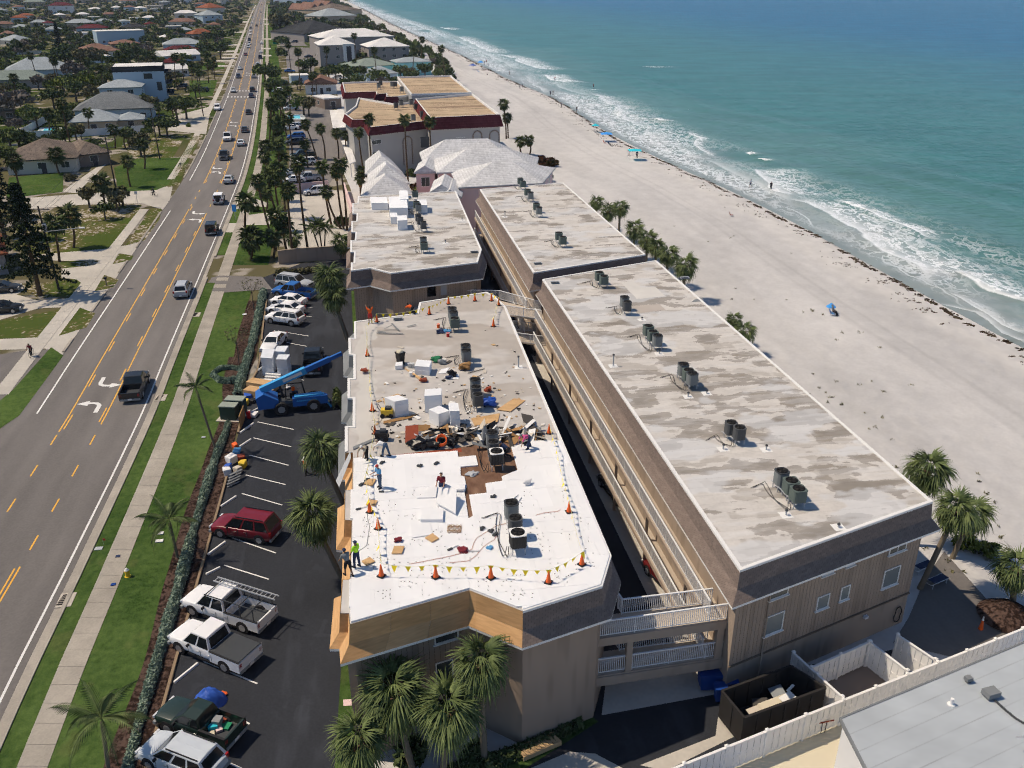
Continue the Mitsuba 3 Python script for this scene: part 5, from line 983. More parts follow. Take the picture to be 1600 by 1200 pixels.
def pennants(q, gap=.6, first=.9):
    q = [np.asarray(c, float) + [0, 0, .8] for c in q]
    for a, b in zip(q[:-1], q[1:]):
        L = np.linalg.norm(b - a); n = max(2, int(L / gap)); P = [a + (b - a) * t - [0, 0, min(.5, .05 * L) * 4 * t * (1 - t)] for t in np.linspace(0, 1, n + 1)]
        put('rope', MB().tube(P, .012, 4), 'tape_pale', ln); d = (b - a) / L
        for c in P[1:]:
            w = np.array([0, 0, -.34]) + np.array([-d[1], d[0], 0]) * rng.normal(0, .1)
            put('pennant', MB().add([c - d * .16, c + d * .16, c + w, c - d * .13 + [0, 0, -.004], c + d * .13 + [0, 0, -.004]], [[0, 2, 1]]), 'pennant_yellow', ln)
pennants([CP[5], CP[4], CP[3], CP[2], CP[0], CP[1], at(868, 712, ZB), CP[8]]); pennants([CP[5], CP[6], CP[7]]); pennants([CP[7], at(572, 760, ZB), CP[9], CP[10], CP[11], at(573, 520, ZR), CP[12], CP[13], CP[14], CP[15], CP[16], CP[17], CP[18]])
# foam stacks, boards, debris
def stack(name, label, cat, corners, z, h, mat, layers=1, parent=None):
    """wrapped stack over a footprint of three ground corners (a, b, c)"""
    a, b, c = [at(*q, z) for q in corners]; u, v = b - a, c - a; t = thing(name, label, cat)
    for k in range(layers):
        e = rng.uniform(-.015, .015, 2); P = [a + u * s + v * w for s, w in ((0, 0), (1, 0), (1, 1), (0, 1))]
        put('slab', MB().prism(np.array(P)[:, :2] + e, z + h * k / layers + .003, z + h * (k + 1) / layers, bottom=True), mat, t)
    return t
G_ = ZR + .012
for cr, h, lab in (([(617.5, 652), (639, 648), (602, 645)], 1.25, 'white foam block standing alone by the left pennants'), ([(664, 645), (690, 643), (665, 634)], 1.35, 'tall white foam block with a small hole, behind two others'), ([(686, 668), (703, 662), (671, 660)], 1.05, 'slanted white foam block in front of the tall one'), ([(704, 668), (719, 668), (702, 655)], 1.3, 'wrapped white foam block right of the slanted one'), ([(648, 585), (671, 587), (652, 575)], .75, 'low white foam block with bottles beside it'), ([(618, 578), (629, 577), (619, 572)], .35, 'small white foam offcut by the rubbish bin')):
    stack('foam_block', lab, 'foam block', cr, G_, h, 'foam_white', max(1, int(h / .3)))
for cr, h, lab in (([(581, 328), (607, 328), (579, 318)], .95, 'long low wrapped stack at the back left of the weathered roof'), ([(609, 340), (638, 340), (608, 322)], 1.3, 'wide pale blue foam stack in the middle group'), ([(622, 360), (637, 359), (621, 352)], 1.25, 'front foam block of the middle group on the weathered roof'), ([(611, 350), (622, 350), (610, 343)], .9, 'low foam block tucked left of the front one'), ([(625, 327), (639, 327), (624, 314)], 1.4, 'tall foam stack at the back of the middle group'), ([(653, 333), (668, 333), (652, 324)], 1.1, 'single foam stack between the unit clusters'), ([(625, 310), (637, 310), (625, 306)], .8, 'farthest foam block at the roof back')):
    stack('foam_block', lab, 'foam block', cr, G_, h, 'foam_white', max(1, int(h / .4)))
def board(name, label, cat, corners, z, t, mat, tilt=None, parts=None):
    """flat board over four picture corners; tilt lifts its corners"""
    q = pts(corners, z); q[:, 2] += np.array(tilt if tilt is not None else [0] * len(q)); k = thing(name, label, cat)
    mb = MB(); n = len(q); hi = q + [0, 0, t]; mb.poly(hi if ccw(hi)[0] @ [1, 1] == hi[0, :2] @ [1, 1] else hi[::-1])
    for i in range(n): mb.quad(q[i], q[(i + 1) % n], hi[(i + 1) % n], hi[i])
    mb.poly(q); scene[k] = mikit.ply(mb.mesh(), mat); return k
board('insulation_board', 'loose insulation board held up at a tilt before the worker in maroon', 'insulation board', [(688, 769), (714, 782), (712, 806), (682, 790)], ZB, .09, 'insulation_white', [.75, .7, .1, .15])
board('insulation_board', 'thick pair of insulation boards lying below the tilted one', 'insulation board', [(659, 800), (693, 798), (692, 816), (657, 816)], ZB + .005, .2, 'insulation_white')
board('insulation_board', 'white board propped on an edge left of the worker in maroon', 'insulation board', [(652, 779), (681, 778), (684, 762), (678, 760)], ZB + .01, .06, 'insulation_white', [0, 0, .2, .2])
board('insulation_board', 'board edge lifted at the notch of bare decking', 'insulation board', [(700, 769), (726, 769), (727, 757), (701, 756)], ZB + .01, .1, 'insulation_white', [.1, .1, 0, 0])
board('insulation_board', 'board lying askew above the tan cardboard square', 'insulation board', [(643, 841), (676, 836), (672, 817), (641, 822)], ZB + .008, .05, 'insulation_white')
for q, lab in (([(628, 842), (613, 841), (616, 866), (632, 866)], None), ([(664, 841), (676, 835), (686, 842), (675, 848)], 'tan cardboard square below the askew board'), ([(616, 855), (632, 855), (628, 866), (612, 866)], 'tan cardboard square left of the nearer hose coils'), ([(565, 878), (578, 872), (586, 878), (572, 885)], 'tan cardboard sheet at the feet of the worker in lime'), ([(568, 757), (577, 749), (588, 750), (582, 760)], 'tan cardboard sheet behind the worker in blue'), ([(572, 790), (576, 782), (590, 783), (586, 791)], 'tan cardboard sheet under the yellow tape')):
    if lab: board('cardboard_sheet', lab, 'cardboard', q, ZB + .02, .05, 'plywood_flat', rng.uniform(0, .05, 4))
for q, lab in (([(776, 641), (803, 623), (821, 626), (798, 644)], 'plywood sheet lying right of the blue bundle'), ([(736, 655), (781, 646), (778, 660), (742, 666)], 'plywood sheet lying above the debris pile'), ([(598, 623), (622, 616), (629, 621), (603, 640)], 'plywood offcut behind the lone foam block'), ([(599, 659), (655, 647), (640, 654), (599, 663)], 'brown plank under the lone foam block'), ([(633, 692), (654, 689), (654, 674), (634, 676)], 'reddish board leaning on the debris pile'), ([(628, 573), (655, 589), (664, 595), (659, 597)], 'long narrow plank by the low foam block')):
    board('plywood_sheet', lab, 'plywood', q, G_ + .01, .03, 'lumber_dark' if 'brown' in lab else 'rust_red' if 'reddish' in lab else 'plywood_flat', [0, 0, .5, .5] if 'leaning' in lab else rng.uniform(0, .04, 4))
for n in range(2): board('insulation_board', ('white sheet under the black bags on the stripped roof', 'second white sheet by the black bags')[n], 'insulation board', [[(690, 577), (703, 574), (697, 583), (684, 584)], [(694, 589), (717, 584), (717, 592), (697, 593)]][n], G_ + .012, .02, 'foam_white')
def heap(name, label, cat, x, y, w, h, mat, n=5, z=None, seed=0):
    """a lumpy crumpled heap: one mesh"""
    r_ = np.random.default_rng(seed); c = at(x, y, ZR if z is None else z); l = []
    for k in range(n): l.append(m3.Manifold.batch_hull([m3.Manifold.sphere(r_.uniform(.05, .12) * w, 8).translate((r_.uniform(-.5, .5) * w, r_.uniform(-.4, .4) * w, r_.uniform(.06, .9) * h)) for _ in range(5)]))
    m = mtm(m3.Manifold.batch_boolean(l, m3.OpType.Add).refine_to_length(.14 * w)); v = m.vertices; m.vertices = v + (meshkit.fbm(v * 5 / w, 3, seed)[:, None] - .5) * .3 * w * np.array([1, 1, .6]); m.vertices[:, 2] = np.maximum(m.vertices[:, 2], .004)
    k = thing(name, label, cat); scene[k] = mikit.ply(m, mat, 40, to_world=T(xform(c))); return k
for i, a in enumerate([('rubbish_bag', 'large black rubbish bag in front of the debris pile', 'bag', 656, 700, 1.1, .7, 'bag_black'), ('rubbish_bag', 'black rubbish bag beside the orange hose coil', 'bag', 676, 699, 1.1, .6, 'bag_black'), ('rubbish_bag', 'black bag under the white scraps', 'bag', 704, 697, .9, .6, 'bag_black'), ('rubbish_bag', 'black bag lying left under the pile', 'bag', 642, 696, .7, .4, 'bag_black'), ('rubbish_bag', 'dark bag on the white sheets of the stripped roof', 'bag', 705, 588, .8, .6, 'bag_black'), ('cloth_bundle', 'dark navy bundle between the white sheets', 'bundle', 700, 592, .5, .3, 'navy_cloth'),
                          ('cloth_bundle', 'crumpled blue tarpaulin beside the middle units', 'tarpaulin', 762, 632, 1.2, .6, 'tarp_blue'), ('cloth_bundle', 'rust coloured crumpled bag by the middle units', 'bag', 762, 612, .6, .45, 'rust_red'), ('cloth_bundle', 'light blue plastic heap near the back units', 'plastic', 697, 519, .9, .3, 'blue_cloth'), ('cloth_bundle', 'dark blue bag near the back units', 'bag', 688, 520, .7, .35, 'navy_cloth'), ('cloth_bundle', 'green cloth heap behind the low foam block', 'cloth', 681, 565, .9, .4, 'green_cloth'), ('cloth_bundle', 'grey covered heap beside the green cloth', 'tarpaulin', 691, 568, .7, .5, 'grey_plastic'), ('cloth_bundle', 'brown tangled heap in front of the upper units', 'scrap', 726, 577, .9, .6, 'lumber_dark'), ('cloth_bundle', 'red brown heap at the end of the narrow plank', 'scrap', 661, 596, .6, .3, 'rust_red'), ('cloth_bundle', 'red brown bag at the left pennants', 'bag', 570, 583, .6, .4, 'rust_red'), ('cloth_bundle', 'dark red knot of rope on the white boards', 'rope', 621, 845, .45, .2, 'maroon_cloth'), ('cloth_bundle', 'brown scrap lying at the rake on the white boards', 'scrap', 723, 861, .55, .15, 'maroon_cloth'), ('cloth_bundle', 'silver wire heap on the bare decking', 'scrap', 738, 741, .8, .15, 'galvanised'), ('cloth_bundle', 'white bag standing on the boards right of the units', 'bag', 824, 757, .5, .4, 'white_cloth')]):
    heap(*a, n=4, z=ZB if 'white boards' in a[1] or 'boards right' in a[1] else None, seed=i)
# the pile of torn-off roofing
pile = thing('debris_pile', 'long pile of torn off roofing, broken boards and flashing across the stripped roof', 'debris'); r_ = np.random.default_rng(11)
for k in range(150):
    t = r_.random(); x = 652 + 190 * t; y = 686 - 4 * t + r_.normal(0, 5); c = at(x, y, ZR); w, l, h = r_.uniform(.1, .7), r_.uniform(.3, 1.6), r_.uniform(.01, .06); a = r_.uniform(0, 3.1); e = np.array([math.cos(a), math.sin(a), r_.normal(0, .3)]); f = np.array([-math.sin(a), math.cos(a), r_.normal(0, .5)])
    P = [c + e * l * s * .5 + f * w * q * .5 + [0, 0, .1 + .45 * r_.random() * (1 - abs(2 * t - 1)) + .05 * r_.random()] for s, q in ((-1, -1), (1, -1), (1, 1), (-1, 1))]; P = np.array(P); P[:, 2] += r_.normal(0, .05, 4); P[:, 2] = np.maximum(P[:, 2], ZR + .03)
    mb = MB().quad(*P).quad(*(P - [0, 0, h])[::-1])
    for i in range(4): mb.quad(P[i], P[i] - [0, 0, h], P[(i + 1) % 4] - [0, 0, h], P[(i + 1) % 4])
    put('scrap', mb, ['membrane_dark', 'rust_steel', 'sun_bleached', 'membrane_dark', 'felt_grey', 'lumber_dark', 'trim_white', 'sun_bleached'][r_.integers(8)] if k % 9 else 'bag_black', pile)
for (x1, y1), (x2, y2), w in (((728, 675), (768, 678), .16), ((732, 669), (778, 674), .16), ((742, 668), (752, 688), .16), ((787, 673), (797, 650), .2), ((817, 672), (835, 656), .3), ((776, 680), (800, 676), .14), ((759, 683), (776, 664), .12)):
    put('plank', MB().bar(at(x1, y1, ZR + .35), at(x2, y2, ZR + .6), w, .04), 'trim_white', pile)
board('roofing_scrap', 'broad dark torn roofing sheet behind the stooping worker in plaid', 'scrap', [(798, 682), (830, 668), (848, 679), (815, 686)], G_ + .1, .03, 'membrane_dark', [0, .3, .1, .1]); board('roofing_scrap', 'dark torn sheet sticking up at the right of the pile', 'scrap', [(814, 652), (832, 654), (836, 664), (818, 662)], G_ + .2, .03, 'membrane_dark', [.3, .2, 0, .1])
k = thing('hose_coil', 'coiled orange hose on the debris pile', 'hose'); c = at(690, 690, ZR + .5); scene[k] = mikit.ply(MB().tube([c + [(.34 + .03 * math.sin(9 * t)) * math.cos(t), .25 * math.sin(t), .25 * math.sin(t) + .05 * t / 6] for t in np.linspace(0, 25, 90)], .035, 5).mesh(), 'cone_orange', True)
def cord(label, P, z, mat='terracotta', w=.014, cat='cord'):
    k = thing('extension_cord', label, cat); P = pts(P, z + .02); P = resample(P, 60); P[:, :2] += (np.array([[meshkit.noise(p * .8, 3), meshkit.noise(p * .8, 7)] for p in P]) - .5) * .5; scene[k] = mikit.ply(MB().tube(P, w, 4).mesh(), mat, True)
cord('orange cord running left from the middle units across the white boards', [(640, 882), (700, 870), (735, 858), (745, 842), (775, 822), (790, 818)], ZB); cord('thin orange cord winding below the units on the white boards', [(700, 880), (730, 876), (755, 855), (772, 845), (776, 838)], ZB); cord('pale cord along the left pennants', [(574, 830), (576, 800), (572, 850), (560, 862)], ZB, 'grey_plastic'); cord('short cord on the right of the white boards', [(838, 806), (850, 802), (870, 800), (875, 797)], ZB)
k = thing('hose_coil', 'small tangled tan coil of rope on the white boards', 'rope'); c = at(710, 826, ZB + .05); scene[k] = mikit.ply(MB().tube([c + [.4 * math.cos(t * 1.13), .35 * math.sin(t) , .04 * math.sin(5 * t)] for t in np.linspace(0, 40, 130)], .014, 4).mesh(), 'lumber_dark', True)
for (x1, y1), (x2, y2), lab in (((800, 781), (810, 773), 'broom lying upper right of the units'), ((806, 790), (815, 777), 'shovel lying next to the broom'), ((724, 861), (750, 861), 'rake with a dark head lying on the boards'), ((703, 858), (716, 852), 'hammer tool lying left of the rake'), ((560, 795), (590, 787), 'long grey lath beside the cardboard sheet'), ((596, 768), (617, 768), 'grey lath near the feet of the worker in blue')):
    k = thing('hand_tool', lab, 'tool'); a, b = at(x1, y1, ZB + .05), at(x2, y2, ZB + .03); put('handle', MB().tube([a, b], .022, 5), 'galvanised', k); put('head', MB().box(a, (.3, .12, .06), math.atan2(*(b - a)[[1, 0]])), 'dark_metal', k)
for (x, y), lab in (((655, 728), 'dark scrap pair upper left on the boards'), ((681, 724), 'grey vent cap lying upright on the boards'), ((770, 776), 'dark scrap left of the broom'), ((773, 835), 'black box lying by the cord'), ((766, 830), 'small dark scrap by the units'), ((752, 826), 'dark metal clips left of the units'), ((564, 757), 'small black disc near the left edge'), ((572, 750), 'small black disc next to the cardboard sheet'), ((596, 723), 'small dark lump at the board edge'), ((764, 856), 'pale blue pail on the boards')):
    k = thing('scrap_piece', lab, 'scrap'); c = at(x, y, ZB + .06); mb = MB(); mb.box(c, (.3, .16, .1), rng.uniform(0, 3)); mb.box(c + [.12, .1, .03], (.12, .2, .06), rng.uniform(0, 3)); scene[k] = mikit.ply(mb.mesh(), 'blue_cloth' if 'pail' in lab else 'dark_metal')
for (x1, y1), (x2, y2) in (((590, 517), (603, 519)), ((600, 514), (614, 507)), ((612, 505), (623, 516)), ((588, 520), (630, 521)), ((636, 510), (650, 507))):
    k = thing('metal_strip', 'bent grey flashing strip at the far left of the stripped roof, %s' % {590: 'leftmost', 600: 'rising middle', 612: 'falling right', 588: 'lowest', 636: 'by itself'}[x1], 'flashing'); scene[k] = mikit.ply(MB().bar(at(x1, y1, ZR + .1), at(x2, y2, ZR + (.5 if x1 == 600 else .12)), .16, .02).mesh(), 'felt_grey')
for (x1, y1), (x2, y2), lab in (((731, 583), (757, 576), 'long thin pole in front of the upper units'), ((740, 592), (753, 585), 'short thin pole below the long one')):
    k = thing('pole_tool', lab, 'tool'); scene[k] = mikit.ply(MB().tube([at(x1, y1, ZR + .06), at(x2, y2, ZR + .06)], .03, 5).mesh(), 'rust_steel')
# bins, pails, machines
k = thing('rubbish_bin', 'black wheeled bin full of pale scrap on the stripped roof', 'bin'); c = at(626, 568, ZR + .012)
put('tub', MB().cyl(c, .3, 1.0, 4, .42), 'black_plastic', k); put('rim', MB().tube([c + [.43 * math.cos(t), .43 * math.sin(t), 1.0] for t in np.linspace(0, 6.283, 5)], .04, 5), 'black_plastic', k); put('fill', mtm(m3.Manifold.batch_hull([m3.Manifold.sphere(.12, 8).translate((.2 * math.cos(t), .2 * math.sin(t), .98 + .1 * (t % 2))) for t in range(6)])).apply_translation(c), 'shade_cream', k)
for s in (-1, 1): put('wheel', MB().cyl((0, 0, 0), .12, .06, 10, axis=0).mesh().apply_translation(c + [.3 * s, -.25, .12]), 'rubber', k)
for (x, y), mt, lab in (((700, 526), 'fire_red', 'bright red pail near the back units'), ((685, 512), 'cone_orange', 'orange pail behind the blue plastic heap'), ((642, 588), 'trim_white', 'white pail by the narrow plank'), ((640, 574), 'galvanised', 'left clear bottle by the low foam block'), ((645, 574), 'galvanised', 'right clear bottle by the low foam block')):
    k = thing('pail', lab, 'pail'); c = at(x, y, ZR + .012); put('body', MB().cyl(c, .13, .36, 12, .16), mt, k, smooth=40); put('rim', MB().tube([c + [.165 * math.cos(t), .165 * math.sin(t), .36] for t in np.linspace(0, 6.283, 13)], .015, 4), 'trim_white', k)
for (x, y), mt, lab in (((597, 687), 'black_plastic', 'black roofing machine with handlebars at the left of the stripped roof'), ((605, 651), 'caution_yellow', 'yellow generator in front of the lone foam block')):
    k = thing('machine', lab, 'machine'); c = at(x, y, ZR + .012)
    put('body', MB().box(c + [0, 0, .42], (.85, .5, .4)), mt, k); put('engine', MB().box(c + [.1, 0, .7], (.4, .36, .2)), 'dark_metal', k); put('handle', MB().tube([c + [-.4, .2, .5], c + [-.65, .2, .95], c + [-.65, -.2, .95], c + [-.4, -.2, .5]], .025, 5), 'steel_black', k)
    for sx in (-1, 1):
        for s in (-1, 1): put('wheel', MB().cyl((0, 0, 0), .17, .09, 12, axis=1).mesh().apply_translation(c + [.3 * sx, .27 * s - .045, .17]), 'rubber', k)
board('metal_sheet', 'crumpled silver flashing sheet hanging off the left roof edge', 'metal sheet', [(523, 733), (548, 712), (549, 722), (528, 741)], ZR - .3, .03, 'galvanised', [-.9, .35, .3, -1.0]); board('metal_sheet', 'long grey flashing laid across the roof by the stooping workers', 'metal sheet', [(551, 699), (595, 681), (596, 684), (552, 703)], G_ + .02, .05, 'felt_grey')
mb = {m: MB() for m in ('sun_bleached', 'membrane_dark', 'rust_steel', 'lumber', 'trim_white')}; r_ = np.random.default_rng(31)   # litter too small to pick up singly
for i in range(330):
    x, y = r_.uniform(585, 850), 690 - abs(r_.normal(0, 62)); c = at(x, y, ZR + .02)
    if y < 500 or not SP(oW).buffer(-.6).contains(SP([c[:2] + e for e in ([0, 0], [.03, 0], [0, .03])])): continue
    s = r_.uniform(.04, .17) * (1 + (r_.random() < .12) * 2); mb[list(mb)[i % 5]].box(c + [0, 0, .02], (s * r_.uniform(.5, 2.4), s, .02 + .04 * r_.random()), r_.uniform(0, 3))
lt = thing('roof_litter', 'small scraps of torn roofing strewn over the stripped roof', 'litter', kind='stuff')
for m, b_ in mb.items(): put('scraps', b_, m, lt, kind='stuff')
# ---------------------------------------------------------------- around the lot
for i, ((x1, y1), (x2, y2)) in enumerate([((345, 791), (369, 775)), ((325, 866), (352, 846)), ((322, 897), (344, 886)), ((272, 1066), (309, 1036)), ((375, 676), (396, 661)), ((374, 698), (392, 686)), ((390, 645), (403, 638)), ((416, 526), (430, 517)), ((411, 542), (421, 536)), ((401, 580), (409, 574)), ((394, 624), (407, 616)), ((258, 1118), (272, 1108))]):
    a, b = at(x1, y1, .09), at(x2, y2, .09); k = thing('wheel_stop', 'white wheel stop ' + ('above the red suv', 'just below the red suv', 'lower of two below the red suv', 'between the white pickup and the blue tarpaulin', 'right of the green cabinet', 'at the head of the material pile', 'by the red gas bottle', 'below the row of white cars', 'behind the half hidden white car', 'left of the foam stacks', 'left of the handler', 'at the nose of the green pickup')[i], 'wheel stop', 'wheel stops along the left edge of the lot'); d = b - a; L = np.linalg.norm(d)
    scene[k] = mikit.ply(MB().add(np.array([[s * L / 2, y, z] for s in (-1, 1) for y, z in ((-.09, -.07), (-.06, .06), (.06, .06), (.09, -.07))]), [[0, 1, 5, 4], [1, 2, 6, 5], [2, 3, 7, 6], [0, 3, 2, 1], [4, 5, 6, 7]]).mesh(), 'trim_white', to_world=T(xform((a + b) / 2, math.atan2(d[1], d[0]))))
edge = pts([(200, 1320), (236, 1175), (275, 1034), (312, 900), (345, 782), (360, 726)])
k = thing('timber_edging', 'long tan timber edging between the planting bed and the parking lot', 'edging')
for a, b in zip(resample(edge, 22)[:-1], resample(edge, 22)[1:]): put('timber', MB().bar(a + [0, 0, .1] + (b - a) * .004, b + [0, 0, .1] - (b - a) * .004, .17, .18), 'old_timber', k)
edge2 = pts([(372, 678), (385, 625), (392, 598), (405, 575), (411, 512), (417, 470)]); k = thing('timber_edging', 'farther timber edging beyond the green cabinet', 'edging')
for a, b in zip(resample(edge2, 14)[:-1], resample(edge2, 14)[1:]): put('timber', MB().bar(a + [0, 0, .1] + (b - a) * .004, b + [0, 0, .1] - (b - a) * .004, .17, .18), 'old_timber', k)
def leaves(P, size, seed, flat=.35):
    """one quad leaf at each point"""
    r_ = np.random.default_rng(seed); n = len(P); a = r_.normal(size=(n, 3)); a /= np.linalg.norm(a, axis=1, keepdims=True); b = np.cross(a, r_.normal(size=(n, 3))); b /= np.linalg.norm(b, axis=1, keepdims=True)
    s = size * r_.uniform(.6, 1.4, (n, 1)); a, b = a * s, b * s * flat
    v = np.stack([P - a, P + b, P + a, P - b], 1).reshape(-1, 3); i = np.arange(n)[:, None] * 4
    return trimesh.Trimesh(v, np.vstack([i + [0, 1, 2], i + [0, 2, 3]]), process=False)
def hedge(label, line_, w, h, per_m, mat, size=.16, seed=0, name='hedge'):
    P = resample(pts(line_), 400); L = np.linalg.norm(np.diff(P, axis=0), axis=1).sum(); n = int(L * per_m); r_ = np.random.default_rng(seed)
    i = r_.uniform(0, 398, n); j = i.astype(int); f = (i - j)[:, None]; c = P[j] * (1 - f) + P[j + 1] * f; d = P[j + 1] - P[j]; d /= np.linalg.norm(d, axis=1, keepdims=True); nn = np.c_[-d[:, 1], d[:, 0], 0 * d[:, 0]]
    a = r_.uniform(0, math.pi, n)[:, None]; rad = r_.uniform(.55, 1.0, n)[:, None]; lump = np.array([meshkit.noise(np.array([t * .16, 3., seed]), 1) for t in i * L / 400])[:, None]; lump2 = np.array([meshkit.noise(np.array([t * .8, 5., seed]), 1) for t in i * L / 400])[:, None]; s = .55 + .5 * lump + .35 * lump2
    q = c + nn * np.cos(a) * rad * w / 2 * s + np.array([0, 0, 1]) * np.sin(a) * rad * h * s + [0, 0, .05]
    k = thing(name, label, 'hedge'); put('foliage', leaves(q, size, seed), mat, k)
    core = np.stack([np.c_[P[::8, :2] + nn_ * w * .3, np.full(len(P[::8]), z)] for nn_, z in ((np.array([-1, -.1]), .05), (np.array([-.7, -.1]), h * .6), (np.array([.7, .1]), h * .6), (np.array([1, .1]), .05))], 1)
    put('core', MB().grid(core), 'branch', k)
hedge('long grey green hedge clipped low beside the near parking lot', [(190, 1240), (224, 1110), (262, 980), (283, 910), (300, 840), (318, 780), (336, 720), (352, 680), (357, 662)], .7, .58, 560, 'leaf_blue', .13, 1)
hedge('grey green hedge running on beyond the green cabinet', [(372, 620), (378, 590), (386, 565), (396, 530), (404, 495), (412, 458)], .95, .7, 420, 'leaf_blue', .15, 2)
hedge('low clipped hedge forming the far side of a loop on the lawn', [(334, 584), (345, 578), (362, 577), (378, 580)], .6, .6, 500, 'leaf_blue', .13, 3); hedge('low clipped hedge forming the near side of a loop on the lawn', [(332, 588), (345, 598), (362, 599), (380, 594)], .6, .6, 500, 'leaf_blue', .13, 4)
hedge('ragged low planting along the foot of the pale wall by the entrance drive', [(432, 432), (470, 428), (500, 422)], 1.6, .7, 160, 'leaf_olive', .3, 5); hedge('dark clipped shrub row below the left wall of the block under repair', [(527, 640), (527, 622)], .9, 1.2, 400, 'leaf_mid', .16, 6)
hedge('low shrubs along the foot of the front wall of the block under repair', [(690, 1215), (770, 1195), (850, 1160), (905, 1130)], 1.1, .5, 200, 'leaf_dark', .22, 7)
# the telescopic handler reaching up to the roof
tg = thing('telehandler', 'blue telescopic handler with its long boom raised to the roof edge', 'telehandler'); A, B = at(441, 648), at(491, 642)
d = (B - A) / np.linalg.norm(B - A); nn = np.array([-d[1], d[0], 0]); c = (A + B) / 2 + nn * 1.0; X = xform(c, math.atan2(d[1], d[0])); wb = np.linalg.norm(B - A) / 2
def tput(n, m, mat, sm=False, parent=None): return put(n, m, mat, parent or tg, smooth=sm, xf=X)
tput('chassis', MB().prism([(-3.1, -.75), (-3.1, .75), (2.9, .75), (2.9, -.75)], .6, 1.0, bottom=True), 'dark_metal'); tput('body', MB().prism([(-.4, -1.05), (-.4, -.35), (2.6, -.35), (2.9, -.8), (2.9, -1.05)], .7, 1.55, bottom=True), 'machine_blue'); tput('hood', MB().prism([(-.2, -1.02), (-.2, -.4), (2.3, -.4), (2.6, -.9)], 1.55, 1.72), 'machine_cyan')
tput('rear_body', MB().tm(trimesh.convex.convex_hull(np.array([(x, y, z) for x, z in ((-3.6, .7), (-3.75, 1.9), (-3.0, 2.3), (-1.7, 1.5), (-1.7, .8)) for y in (-.95, .95)]))), 'machine_blue'); tput('stripe', MB().box((.9, -1.06, 1.25), (1.9, .02, .12), 0), 'machine_cyan')
for sx in (-1, 1):
    for s in (-1, 1):
        w = tput('wheel', MB().cyl((0, 0, 0), .64, .45, 20, axis=1).mesh().apply_translation((sx * wb, s * 1.05 - .225, .64)), 'rubber', 40); tput('hub', MB().cyl((0, 0, 0), .34, .5, 12, axis=1).mesh().apply_translation((sx * wb, s * 1.05 - .25, .64)), 'grey_plastic', False, w)
cab = MB(); C0 = np.array([(-1.0, .2, 1.0), (.9, .2, 1.0), (.6, .2, 2.6), (-.9, .2, 2.6)])
for q in (0, .75):
    for i in range(4): cab.bar(C0[i] + [0, q, 0], C0[(i + 1) % 4] + [0, q, 0], .09)
for i in range(4): cab.bar(C0[i], C0[i] + [0, .75, 0], .09)
cab.box((-.15, .58, 2.65), (1.5, .9, .06)); tput('cab_frame', cab, 'steel_black'); tput('seat', MB().box((-.3, .6, 1.3), (.6, .5, .5)), 'black_plastic')
tip_t, tip_z = on_wall((534, 549), c[:2] - d[:2] * 3.2, c[:2] + d[:2] * 6); piv = np.array([-3.2, 0, 2.35]); tip = np.array([-3.2 + tip_t, 0, tip_z - .2]); bd = tip - piv
tput('boom', MB().bar(piv, piv + bd * .55, .5, .62), 'machine_cyan'); tput('boom_extension', MB().bar(piv + bd * .3, piv + bd * .85, .4, .48), 'machine_blue'); tput('boom_extension', MB().bar(piv + bd * .8, tip, .3, .36), 'machine_blue')
tput('boom_plate', MB().bar(piv + bd * .27 + [0, -.262, 0], piv + bd * .5 + [0, -.262, 0], .02, .3), 'trim_white'); tput('lift_cylinder', MB().tube([(-1.2, 0, 1.3), piv + bd * .22 - [0, 0, .3]], .11, 8), 'steel_black'); tput('fork_carriage', MB().box(tip + [.1, 0, -.3], (.15, 1.3, .8)), 'steel_black')
for s in (-.4, .4): tput('fork', MB().box(tip + [.7, s, -.66], (1.2, .12, .06)), 'steel_black')
for s in (-1, 1): tput('outrigger', MB().bar((2.7, .5 * s, .8), (3.2, .8 * s, .12), .14), 'machine_cyan')
person('machine operator in orange shirt inside the cab of the blue handler', (X @ np.array([-.25, .6, 1.0, 1]))[:3], math.atan2(d[1], d[0]), 'orange_cloth', 'navy_cloth', hat='white_cloth', legL=(80, 0), legR=(80, 0), armL=(50, 5, 80), armR=(50, 5, 80))
# stacks in the lot
for cr, lab in (([(407, 559), (425, 560), (429, 545.6), (410.6, 546)], 'tall left stack of wrapped white foam in the lot'), ([(429, 549), (445, 550), (450.6, 540.6), (433, 541)], 'rear stack of wrapped white foam in the lot'), ([(431, 561.5), (448, 562), (453, 554), (435, 554)], 'front right stack of wrapped white foam in the lot')):
    k = thing('foam_stack', lab, 'foam stack'); P = pts(cr, 2.2)[:, :2]
    for n in range(4): put('wrapped_layer', MB().prism(inset(P, rng.uniform(-.03, .02)), .15 + .52 * n, .15 + .52 * (n + 1) - .004, bottom=True), 'wrap_white', k)
    put('pallet', MB().prism(P, .025, .15), 'lumber_dark', k)
for (x1, y1), (x2, y2), n, lab in (((413, 594), (437, 596), 5, 'stack of white boards in front of the foam stacks'), ((439, 590), (456, 592), 4, 'smaller stack of white boards by the blue boom'), ((402, 599), (425, 600), 2, 'low stack of white boards on the lot edge'), ((446, 608), (453, 605), 2, 'white boards behind the handler cab')):
    k = thing('board_stack', lab, 'boards'); a, b = at(x1, y1, .1), at(x2, y2, .1)
    for j in range(n): put('plank', MB().bar(a + [0, .35 * j, .1 + .16 * (j % 3)], b + [0, .35 * j, .1 + .16 * (j % 3)], .28, .12), 'trim_white', k)
